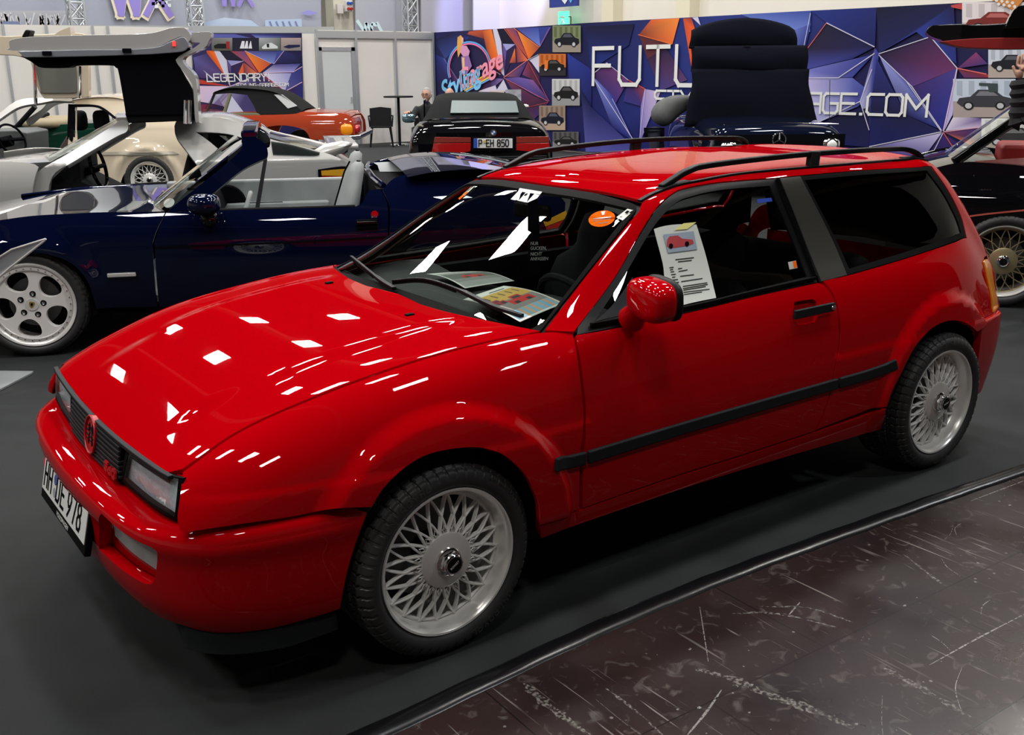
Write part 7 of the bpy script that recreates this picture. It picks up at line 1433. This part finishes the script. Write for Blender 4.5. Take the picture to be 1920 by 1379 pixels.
flat('door_lining', [[(1762, 78), (1800, 74), (1860, 71), (1990, 70)], [(1990, 70), (1990, 90)], [(1990, 90), (1900, 92), (1850, 91), (1800, 88), (1762, 78)]], -.98, .40, M['redleather'], dkk, FK, bevel=.02)
flat('door_mirror', [[(1884, 52), (1893, 32), (1903, 16), (1915, 10)], [(1915, 10), (1990, 6)], [(1990, 6), (1990, 50)], [(1990, 50), (1884, 54)]], -1.05, .12, M['black'], dkk, FK, bevel=.02)
M['gold'] = mat('gold_spokes', (.50, .42, .24), .35, metal=.6)
wk = lace_wheel(R=.33, rr=.25, wid=.26, nsp=16, gold=M['gold'], fancy=False); wk.parent = bk; wk.location = (0, -.86, .33)
for l_ in ((0, .86, .33), (2.5, .86, .33)): x_ = parent_dup(wk); x_.parent = bk; x_.location = l_; x_.rotation_euler = (0, 0, PI)
x_ = parent_dup(wk); x_.parent = bk; x_.location = (2.5, -.86, .33)
MB().lathe([(.385, -.93), (.39, -.5), (.02, -.5)], 40, c=(0, 0, .33), a0=-.1, a1=PI+.1).build('wheel_housing', M['under'], bk, smooth=True)

# ---------------------------------------------------------------- people
M['skin'] = mat('skin', (.50, .28, .20), .55); M['hair'] = mat('grey_hair', (.32, .31, .30), .8); M['blackcloth'] = mat('black_clothing', (.012, .012, .014), .85, bump=.4, bscale=60); M['greyhood'] = mat('grey_hoodie', (.10, .105, .105), .9, noise=.3, nscale=8, bump=.5, bscale=40); M['darkjeans'] = mat('navy_trousers', (.012, .014, .03), .85)
def skin(name, joints, edges, rad, m, par, rootj=0, sub=2):
    me = bpy.data.meshes.new(name); me.from_pydata([tuple(map(float, j)) for j in joints], edges, []); me.materials.append(m); o = bpy.data.objects.new(name, me); COL.objects.link(o); o.parent = par
    o.modifiers.new('skin', 'SKIN').use_smooth_shade = True
    sv = me.skin_vertices[0].data if len(me.skin_vertices) else None
    if sv is None:
        bm_ = bmesh.new(); bm_.from_mesh(me); bm_.verts.layers.skin.verify(); bm_.to_mesh(me); bm_.free(); sv = me.skin_vertices[0].data
    for i, r in enumerate(rad): sv[i].radius = (r, r) if np.isscalar(r) else r; sv[i].use_root = (i == rootj)
    s = o.modifiers.new('sub', 'SUBSURF'); s.levels = s.render_levels = sub; return o
def hand(par, wrist, d, up, m, nm='hand', curl=.4, sgn=1):
    d = np.array(d, float); d /= np.linalg.norm(d); up = np.array(up, float); up -= d*np.dot(up, d); up /= np.linalg.norm(up); s = np.cross(d, up)*sgn; w_ = np.array(wrist, float)
    J = [w_, w_+d*.045, w_+d*.085]; E = [(0, 1), (1, 2)]; R_ = [(.024, .020), (.038, .016), (.040, .014)]
    for k, (off, ln) in enumerate(((-.030, .070), (-.010, .080), (.010, .076), (.030, .060))):
        b = len(J); p0 = w_+d*.088+s*off; a1_ = p0+d*ln*.5-up*ln*.10*curl; a2_ = a1_+d*ln*.38-up*ln*.45*curl; J += [p0, a1_, a2_]; E += [(2, b), (b, b+1), (b+1, b+2)]; R_ += [.010, .009, .008]
    b = len(J); J += [w_+d*.05-s*.035, w_+d*.085-s*.055-up*.01]; E += [(1, b), (b, b+1)]; R_ += [.011, .009]
    return skin(nm, J, E, R_, m, par)
def head(par, c, fwd, m, hair=None, glasses=False, r=.105, bald=False, beard=False):
    """head about c, looking along fwd"""
    f = np.array(fwd, float); f /= np.linalg.norm(f); s = np.cross(f, [0, 0, 1.0]); s /= np.linalg.norm(s); u = np.cross(s, f); c = np.array(c, float); G = []
    for i in range(25):
        a = 2*PI*i/24; row = []
        for j in range(17):
            v = -PI/2+PI*j/16; z = math.sin(v); rr = math.cos(v); ff = math.cos(a)*rr; ss = math.sin(a)*rr
            jaw = 1-.30*max(0, -z)**1.3; p = f*ff*(.094*(1-.08*max(0, -z)))+s*ss*.078*jaw+u*z*.118
            if ff > .75 and -.35 < z < .15 and abs(ss) < .28: p = p+f*.022*(1-abs(ss)/.28)*(1-abs(z+.12)/.28 if abs(z+.12) < .28 else 0)
            if ff > .6 and .08 < z < .25: p = p+f*.004
            row.append(c+p)
        G.append(row)
    h_ = MB().grid(G).build('head', m, par, smooth=True, ang=180)
    for sg_ in (-1, 1):
        MB().tube([c+s*sg_*.076+u*.01-f*.005, c+s*sg_*.088+u*.005-f*.012], [.020, .024], 10).build('ear', m, h_, smooth=True)
        blob(tuple(c+f*.083+s*sg_*.030+u*.018), (.011, .011, .008), 2, 12, 8).build('eye', M['ink'], h_, smooth=True)
        if glasses: MB().tube([c+f*.098+s*(sg_*.032)+s*.024*math.cos(t)+u*(.016+.017*math.sin(t)) for t in np.linspace(0, 2*PI, 21)], .0028, 5, cap=False).build('glasses', M['ink'], h_)
    MB().tube([c+f*.088-s*.022-u*.055, c+f*.094-u*.052, c+f*.088+s*.022-u*.055], .005, 6).build('mouth', mat('lips', (.35, .12, .10), .5), h_, smooth=True)
    if hair:
        G = []
        for i in range(25):
            a = 2*PI*i/24; row = []
            for j in range(9):
                v = -.35+(PI/2+.35)*j/8; z = math.sin(v); rr = math.cos(v); ff = math.cos(a)*rr; ss = math.sin(a)*rr
                k = 1.07 if not (ff > .35 and z < .62) else .90
                row.append(c+(f*ff*.096+s*ss*.082+u*z*.118)*k-f*.006)
            G.append(row)
        MB().grid(G).build('hair', hair, h_, smooth=True, ang=180)
    if beard: blob(tuple(c+f*.07-u*.085), (.03, .045, .035), 2, 16, 8).build('beard', M['hair'], h_, smooth=True)
    return h_
# man sitting left of the black convertible, hand reaching over its mirror
hc = at(800, 178, 1, 5.0, F8); pm = root('person', 'seated grey-haired person with glasses and black shirt, left of the black soft top', 'person', F8)
hx, hy, hz_ = hc; toC = np.array([-.35, -1, -.05])
J = [(hx+.02, hy+.12, .50), (hx+.02, hy+.10, .72), (hx+.01, hy+.06, .98), (hx, hy+.03, hz_-.16), (hx, hy+.02, hz_-.10), (hx-.17, hy+.02, .99), (hx-.26, hy-.10, .86), (hx-.30, hy-.32, .955), (hx+.18, hy+.05, .98), (hx+.24, hy-.05, .72), (hx+.18, hy-.25, .58),
     (hx-.10, hy-.30, .50), (hx-.12, hy-.36, .10), (hx+.12, hy-.30, .50), (hx+.14, hy-.36, .10)]
b_ = skin('body', J, [(0, 1), (1, 2), (2, 3), (3, 4), (2, 5), (5, 6), (6, 7), (2, 8), (8, 9), (9, 10), (0, 11), (11, 12), (0, 13), (13, 14)], [(.17, .13), (.16, .12), (.17, .12), .06, .055, .075, .055, .035, .075, .055, .035, .085, .05, .085, .05], M['blackcloth'], pm)
head(pm, (hx, hy, hz_), toC, M['skin'], M['hair'], glasses=True, beard=True)
for sx_ in (-.12, .14): blob((hx+sx_, hy-.42, .055), (.055, .13, .055), 3, 16, 8).build('shoe', M['ink'], pm, smooth=True)
hand(pm, (hx-.30, hy-.34, .96), (-.5, -1, -.05), (0, 0, 1), M['skin']); hand(pm, (hx+.18, hy-.26, .58), (-.3, -1, -.1), (0, 0, 1), M['skin'])
chs = [o for o in bpy.data.objects if o.name == 'plastic_chair'][0]
def chair_at(p, rz, label): c = parent_dup(chs); c.location = tuple(p); c.rotation_euler = (0, 0, rz); c['label'] = label; return c
hc2 = at(843, 178, 1, 5.7, F8); p2 = root('person', 'bald seated person, only the top of the head above the black soft top', 'person', F8)
x_, y_, z_ = hc2; J = [(x_, y_, .50), (x_, y_, .75), (x_, y_, 1.0), (x_, y_, z_-.14), (x_-.18, y_, .98), (x_-.25, y_-.1, .72), (x_+.18, y_, .98), (x_+.25, y_-.1, .72), (x_-.12, y_-.42, .50), (x_-.12, y_-.46, .09), (x_+.12, y_-.42, .50), (x_+.12, y_-.46, .09)]
skin('body', J, [(0, 1), (1, 2), (2, 3), (2, 4), (4, 5), (2, 6), (6, 7), (0, 8), (8, 9), (0, 10), (10, 11)], [(.16, .12), (.16, .12), (.17, .11), .06, .07, .05, .07, .05, .08, .05, .08, .05], M['darkjeans'], p2)
head(p2, (x_, y_, z_), (.6, .8, 0), M['skin'])
for sx_ in (-.12, .12): blob((x_+sx_, y_-.52, .055), (.055, .13, .055), 3, 16, 8).build('shoe', M['ink'], p2, smooth=True)
chair_at(F8.w([hx, hy+.12, 0])[0], F8.a, 'black plastic chair under the seated person with glasses'); chair_at(F8.w([x_, y_+.12, 0])[0], F8.a, 'black plastic chair under the bald seated person')
# person bending over the navy convertible
p3 = root('person', 'person in a worn grey hooded top and dark trousers bending over the navy convertible', 'person', F5)
P_ = lambda u, v, y: np.array(pt(F5, u, v, y))
sh, mid, hip = P_(1290, 182, 2.1), P_(1254, 200, 2.05), P_(1228, 238, 2.0); kn = np.array([hip[0]-.02, 1.97, .52]); 
J = [hip, mid, sh, sh+[.14, .10, -.02], hip+[-.02, -.10, -.10], kn+[.0, -.12, 0], [kn[0]-.02, 1.85, .08], hip+[.04, .12, -.10], kn+[.12, .12, 0], [kn[0]+.12, 2.1, .08]]
skin('trousers', [J[0]]+J[4:], [(0, 1), (1, 2), (2, 3), (0, 4), (4, 5), (5, 6)], [(.15, .14), .10, .075, .055, .10, .075, .055], M['darkjeans'], p3)
skin('hooded_top', [hip+[0, 0, .03], mid+[0, 0, .02], sh, sh+[.10, .02, -.04], sh+[.02, -.16, -.06], sh+[.18, -.22, -.26], sh+[.36, -.14, -.34], sh+[.04, .16, -.06], sh+[.22, .20, -.24], sh+[.40, .12, -.34]], [(0, 1), (1, 2), (2, 3), (2, 4), (4, 5), (5, 6), (2, 7), (7, 8), (8, 9)], [(.25, .21), (.25, .20), (.19, .15), .09, .09, .065, .045, .09, .065, .045], M['greyhood'], p3)
head(p3, tuple(sh+np.array([.20, .02, -.02])), (.8, 0, -.6), M['skin'], M['hair']); hand(p3, sh+[.36, -.14, -.34], (.8, .1, -.4), (0, 0, 1), M['skin']); hand(p3, sh+[.40, .12, -.34], (.8, -.1, -.4), (0, 0, 1), M['skin'])
for j in (J[6], J[9]): blob((j[0], j[1]-.05, .055), (.055, .13, .055), 3, 16, 8).build('shoe', M['ink'], p3, smooth=True)
# person at the right edge in a quilted jacket
FP = Frame(tuple(FK.w([.75, -1.45, 0])[0]), -.98); p4 = root('person', 'person in a black quilted jacket at the right edge, forearm raised beside the black coupe', 'person', FP)
Q_ = lambda u, v, y=0: np.array(at(u, v, 1, y, FP))
cx_ = Q_(2025, 300)[0]; el = Q_(1912, 232); wr = Q_(1912, 150); sh4 = Q_(1985, 150)
sl_ = []
n_ = 15; pth = crom([tuple(wr), tuple((wr+el)/2), tuple(el), tuple((el+sh4)/2+[0.02, 0, .0]), tuple(sh4)], 5); MBp = MB(); rr2 = [.048+.014*abs(math.sin(i*PI*.5)) for i in range(len(pth))]
MB().tube(pth, rr2, 14).build('quilted_sleeve', M['blackcloth'], p4, smooth=True)
hand(p4, wr+[0, 0, .0], (.05, 0, 1), (0, -1, 0), M['skin'])
T = [(cx_, 0, .92), (cx_, 0, 1.15), (cx_, 0, 1.38), (cx_, 0, 1.50), (cx_-.2, 0, 1.36), (cx_+.2, 0, 1.36), (cx_+.26, -.02, 1.1), (cx_+.25, -.1, .88)]
skin('jacket', T, [(0, 1), (1, 2), (2, 3), (2, 4), (2, 5), (5, 6), (6, 7)], [(.19, .14), (.19, .14), (.19, .13), .07, .085, .085, .065, .045], M['blackcloth'], p4)
skin('trousers', [(cx_, 0, .92), (cx_-.10, 0, .84), (cx_-.11, -.01, .48), (cx_-.11, .03, .09), (cx_+.10, 0, .84), (cx_+.11, -.01, .48), (cx_+.11, .03, .09)], [(0, 1), (1, 2), (2, 3), (0, 4), (4, 5), (5, 6)], [(.16, .12), .10, .075, .05, .10, .075, .05], M['darkjeans'], p4)
head(p4, (cx_, 0, 1.63), (-.5, .8, 0), M['skin'], mat('brown_hair', (.06, .04, .03), .8)); hand(p4, (cx_+.25, -.1, .88), (0, -.1, -1), (0, -1, 0), M['skin'])
for sx in (-.11, .11): blob((cx_+sx, .06, .055), (.055, .13, .055), 3, 16, 8).build('shoe', M['ink'], p4, smooth=True)
# leaflet table behind the black convertible
lt = root('leaflet_table', 'table with small picture boards below the ring logo, behind the black convertible', 'table', F8)
c = at(940, 182, 1, 6.6, F8); MB().box((c[0], 6.6, .98), (1.0, .5, .04)).build('table_top', M['white'], lt, bevel=.01)
for sx in (-.45, .45):
    for sy in (-.2, .2): MB().tube([(c[0]+sx, 6.6+sy, 0), (c[0]+sx, 6.6+sy, .97)], .02, 8).build('leg', M['alupost'], lt)
for (u0, v0, u1, v1, m_) in ((917, 170, 945, 182, mat('white_red_board', (.62, .50, .48), .5)), (948, 168, 977, 184, mat('grey_board', (.30, .30, .34), .5, noise=.8, nscale=9))):
    a, b = at(u0, v1, 1, 6.55, F8), at(u1, v0, 1, 6.55, F8); o_ = MB().box(((a[0]+b[0])/2, 6.55, (1.0+b[2])/2), (b[0]-a[0], .03, b[2]-1.0)).build('picture_board', m_); o_.parent = None; o_.location = tuple(F8.o); o_.rotation_euler = (0, 0, F8.a)
    tag(o_, 'pale picture board with a red print on the leaflet table' if u0 < 930 else 'grey picture board right of the pale one on the leaflet table', 'picture board')
# ---------------------------------------------------------------- things in and on the red estate
def ws_hit(u, v):                                # sight line against the windscreen, either half
    ys = np.linspace(-.72, .72, 145); P = np.array([at(u, v, 1, y) for y in ys]); best = None; tt = np.linspace(0, .35, 50)
    for p in P:
        if not .25 < p[0] < 1.1: continue
        S_ = SU.ev(np.stack([np.full(50, p[0]), tt], 1)); e = np.interp(abs(p[1]), -S_[:, 1], S_[:, 2])-p[2]
        if best is None or abs(e) < best[0]: best = (abs(e), p)
    return best[1]
def on_glass(px, off=.003): return [ws_hit(u, v)+np.array([-.5, 0, .85])*off for u, v in px]
def sticker(name, px, m, parent, off=.002, lab=None):
    P = on_glass(px, off); c = sum(P)/len(P); n = len(P); o = MB().add([tuple(c)]+[tuple(p) for p in P], [(0, 1+i, 1+(i+1) % n) for i in range(n)]).build(name, m, parent, recalc=False)
    if lab: o['label'] = lab
    return o
ws = [o for o in hero.children if o.name.startswith('windscreen') and 'seal' not in o.name][0]
M['osticker'] = mat('orange_sticker', (.80, .13, .004), .8, spec=.02); M['wsticker'] = mat('white_sticker', (.75, .75, .70), .5)
el = [(1129+25.5*math.cos(t)*.98-0*math.sin(t), 411.5-15*math.sin(t)-3*math.cos(t)) for t in np.linspace(0, 2*PI, 25)[:-1]]
s1 = sticker('round_sticker', el, M['osticker'], ws, .003, 'orange oval award sticker')
for px in ([(1128, 399), (1136, 398), (1134, 405), (1130, 406)], [(1112, 412), (1147, 408), (1147, 410), (1112, 414)], [(1113, 416), (1146, 412), (1146, 414), (1113, 418)], [(1118, 421), (1142, 418), (1142, 420), (1118, 423)]): sticker('sticker_print', px, M['wsticker'], s1, .005)
s2 = sticker('vignette_sticker', [(1177, 393), (1189, 396), (1168, 415), (1156, 409)], M['wsticker'], ws, .003); sticker('sticker_print', [(1177, 397), (1182, 398.5), (1177, 403), (1172, 401)], M['ink'], s2, .005); sticker('sticker_print', [(1165, 408), (1170, 410), (1168, 412), (1163, 410)], M['ink'], s2, .005)
for px in ([(958, 375), (977, 355), (984, 356), (967, 377)], [(968, 376), (975, 357), (979, 357), (973, 378)], [(973, 378), (990, 358), (998, 359), (983, 380)], [(982, 380), (992, 360), (996, 360), (988, 381)], [(988, 381), (1006, 361), (1017, 362), (1000, 382)], [(975, 354), (1017, 361), (1013, 366), (972, 360)]): sticker('windscreen_letter', px, M['wsticker'], ws, .003)
sticker('side_sticker', [(868, 366), (882, 353), (893, 344), (890, 351), (872, 368)], M['wsticker'], ws, .003); sticker('side_sticker', [(860, 373), (876, 360), (878, 362), (862, 376)], M['osticker'], ws, .003)
# papers on the dashboard
def paper(px, zc, label, kind):
    c = [at(u, v, 2, zc) for u, v in px]; n = 30; G = []
    for i in range(n+1):
        s = i/n; row = []
        for j in range(n+1):
            t = j/n; p = (c[0]*(1-s)+c[1]*s)*(1-t)+(c[3]*(1-s)+c[2]*s)*t; row.append((p[0], p[1], p[2]+.012*math.sin(PI*s)+.006*t*(1-t)))
        G.append(row)
    o_ = MB().grid(G).build('poster_sheet', M['print'], None, smooth=True); ca = o_.data.color_attributes.new('print', 'FLOAT_COLOR', 'CORNER')
    def ink(a, b):                               # a: 0 left .. 1 right, b: 0 top .. 1 bottom of the sheet
        if a < .05 or a > .95 or b < .05 or b > .96: return (226, 226, 220)
        if b < .16: return (40, 40, 42) if .10 < b < .13 and .45 < a < .85 else (226, 226, 220)
        if b > .76: return ((120, 165, 190) if (a*7) % 1 < .6 else (190, 150, 120)) if kind == 0 else (150, 152, 148)
        for (x0, y0, w_, h_, cc) in (((.34, .44, .50, .24, (190, 28, 26)), (.08, .40, .24, .16, (150, 24, 40))) if kind == 0 else ((.30, .42, .42, .22, (190, 40, 36)),)):
            u, v = (a-x0)/w_, (b-y0)/h_
            if 0 < u < 1 and 0 < v < 1:
                if v > .72 and (abs(u-.2) < .10 or abs(u-.78) < .10): return (25, 25, 28)
                if v > .42 or (.22 < u < .72 and v > .04): return (40, 44, 50) if .3 < u < .65 and .12 < v < .38 else cc
        if kind == 0:
            if b < .50: return (60, 50, 40) if (a*6) % 1 < .22 and .24 < b < .36 else ((205, 165, 75) if a > .15 else (110, 105, 90))
            return (130, 125, 120)
        return (160, 160, 155) if b < .35 else ((95, 100, 92) if b < .62 else (130, 130, 125))
    for k, f in enumerate(o_.data.polygons):
        i, j = k//n, k % n
        for li in f.loop_indices: ca.data[li].color = (*lin(ink((j+.5)/n, (i+.5)/n)), 1)
    md = o_.modifiers.new('t', 'SOLIDIFY'); md.thickness = .0008
    tag(o_, label, 'poster'); return o_
paper([(868, 562), (975, 604), (1058, 569), (945, 536)], .905, 'poster with red cars before a yellow house, lying on the dashboard by the steering wheel', 0)
paper([(800, 514), (872, 541), (965, 527), (885, 509)], .900, 'smaller poster with a red car lying on the middle of the dashboard', 1)
# black tag hanging from the interior mirror
hg = MB(); yh = ws_hit(1002, 410)[1]-.03; q = [at(u, v, 1, yh) for u, v in [(1008, 372), (1012, 420), (1009, 518), (992, 508), (990, 430), (990, 380)]]
o = hg.prism([(p[0], p[2]) for p in q], (0, yh, 0), (1, 0, 0), (0, 0, 1), (0, .002, 0)).build('mirror_tag', M['ink']); tag(o, 'long black card reading NUR GUCKEN, NICHT ANFASSEN hanging behind the windscreen', 'card')
for t_, v in (('NUR', 457), ('GUCKEN,', 466), ('NICHT', 477), ('ANFASSEN', 486)):
    p = at(994.5, v, 1, yh-.002); fontmesh('card_text', t_, .017, .0002, M['white'], o, tuple(p), axes_rot((1, 0, -.10), (0, 0, 1)), align='LEFT')
# for sale sheet behind the door glass
SW = lambda u, v, off: ab_off(SU, SU.inv([(u, v)]), off)[0]
def sheetpoly(nm, px, m, par, off):
    P = [SW(u, v, off) for u, v in px]; n = len(P); c = sum(P)/n; mb = MB().add([tuple(c)]+[tuple(p) for p in P], [(0, 1+i, 1+(i+1) % n) for i in range(n)]); return mb.build(nm, m, par, recalc=False)
ips = patch('info_sheet', SU, ol([(1228, 428), (1308, 420)], [(1308, 420), (1326, 479), (1345, 557)], [(1345, 557), (1284, 570)], [(1284, 570), (1252, 530), (1245, 492), (1228, 428)]), mat('greenish_white_paper', (.62, .65, .60), .6), None, rim=.001, off=-.0065, h=.03); tag(ips, 'white data sheet with a red car picture taped behind the door window, above the mirror', 'sheet')
sheetpoly('sheet_photo', [(1245, 439), (1302, 433), (1309, 467), (1254, 474)], mat('pale_blue_photo', (.30, .36, .45), .5), ips, -.004)
cm = mat('photo_red_car', (.45, .03, .04), .5); sheetpoly('sheet_photo_car', [(1252, 449), (1256, 443), (1272, 441), (1280, 447), (1300, 449), (1302, 456), (1292, 460), (1268, 464), (1256, 465), (1251, 460)], cm, ips, -.003)
for u, v in ((1259, 461), (1289, 457)): sheetpoly('sheet_photo_wheel', [(u+4*math.cos(t), v+5*math.sin(t)) for t in np.linspace(0, 2*PI, 11)[:-1]], M['ink'], ips, -.0022)
sheetpoly('sheet_tape', [(1265, 431), (1283, 418), (1307, 416), (1290, 429)], mat('yellow_tape', (.80, .78, .25), .5), ips, -.004)
tx = mat('sheet_text', (.05, .05, .05), .8, spec=.02)
for (a, b, v0, v1) in [(1268, 1303, 486, 482), (1273, 1299, 490, 487), (1257, 1265, 501, 500), (1258, 1264, 505, 504), (1259, 1266, 509, 508), (1260, 1269, 514, 513), (1262, 1268, 519, 518), (1263, 1273, 524, 523), (1265, 1275, 529, 528), (1273, 1281, 503, 502), (1274, 1291, 508, 505), (1277, 1303, 517, 514), (1279, 1319, 527, 521), (1282, 1328, 536, 529), (1282, 1329, 540, 532), (1283, 1325, 543, 536), (1283, 1332, 547, 541), (1284, 1318, 551, 546)]:
    sheetpoly('sheet_text_line', [(a, v0-.8), (b, v1-.8), (b, v1+.9), (a, v0+.9)], tx, ips, -.0050)
for px, c in (([(1419, 374), (1446, 371), (1448, 378), (1420, 381)], (.01, .06, .45)), ([(1477, 492), (1492, 489), (1495, 503), (1480, 506)], (.45, .42, .36))):
    sw_ = sheetpoly('window_sticker', px, mat('sticker%d' % int(px[0][0]), c, .5), hero, .001)
sheetpoly('window_sticker', [(1486, 491), (1492, 490), (1494, 502), (1488, 503)], M['osticker'], hero, .002)
# tail lamp of the blue convertible, seen through the red car's windows
spatch('tail_lamp', SBl, [[(1018, 416), (1060, 396)], [(1060, 396), (1064, 409)], [(1064, 409), (1022, 425)], [(1022, 425), (1018, 416)]], mat('amber_tail2', (.80, .40, .02), .2, coat=1), bl, off=.012, rim=.01, h=.04)
spatch('tail_lamp', SBl, [[(1022, 426), (1064, 410)], [(1064, 410), (1071, 429)], [(1071, 429), (1028, 439)], [(1028, 439), (1022, 426)]], mat('red_tail2', (.55, .03, .02), .2, coat=1), bl, off=.012, rim=.01, h=.04)
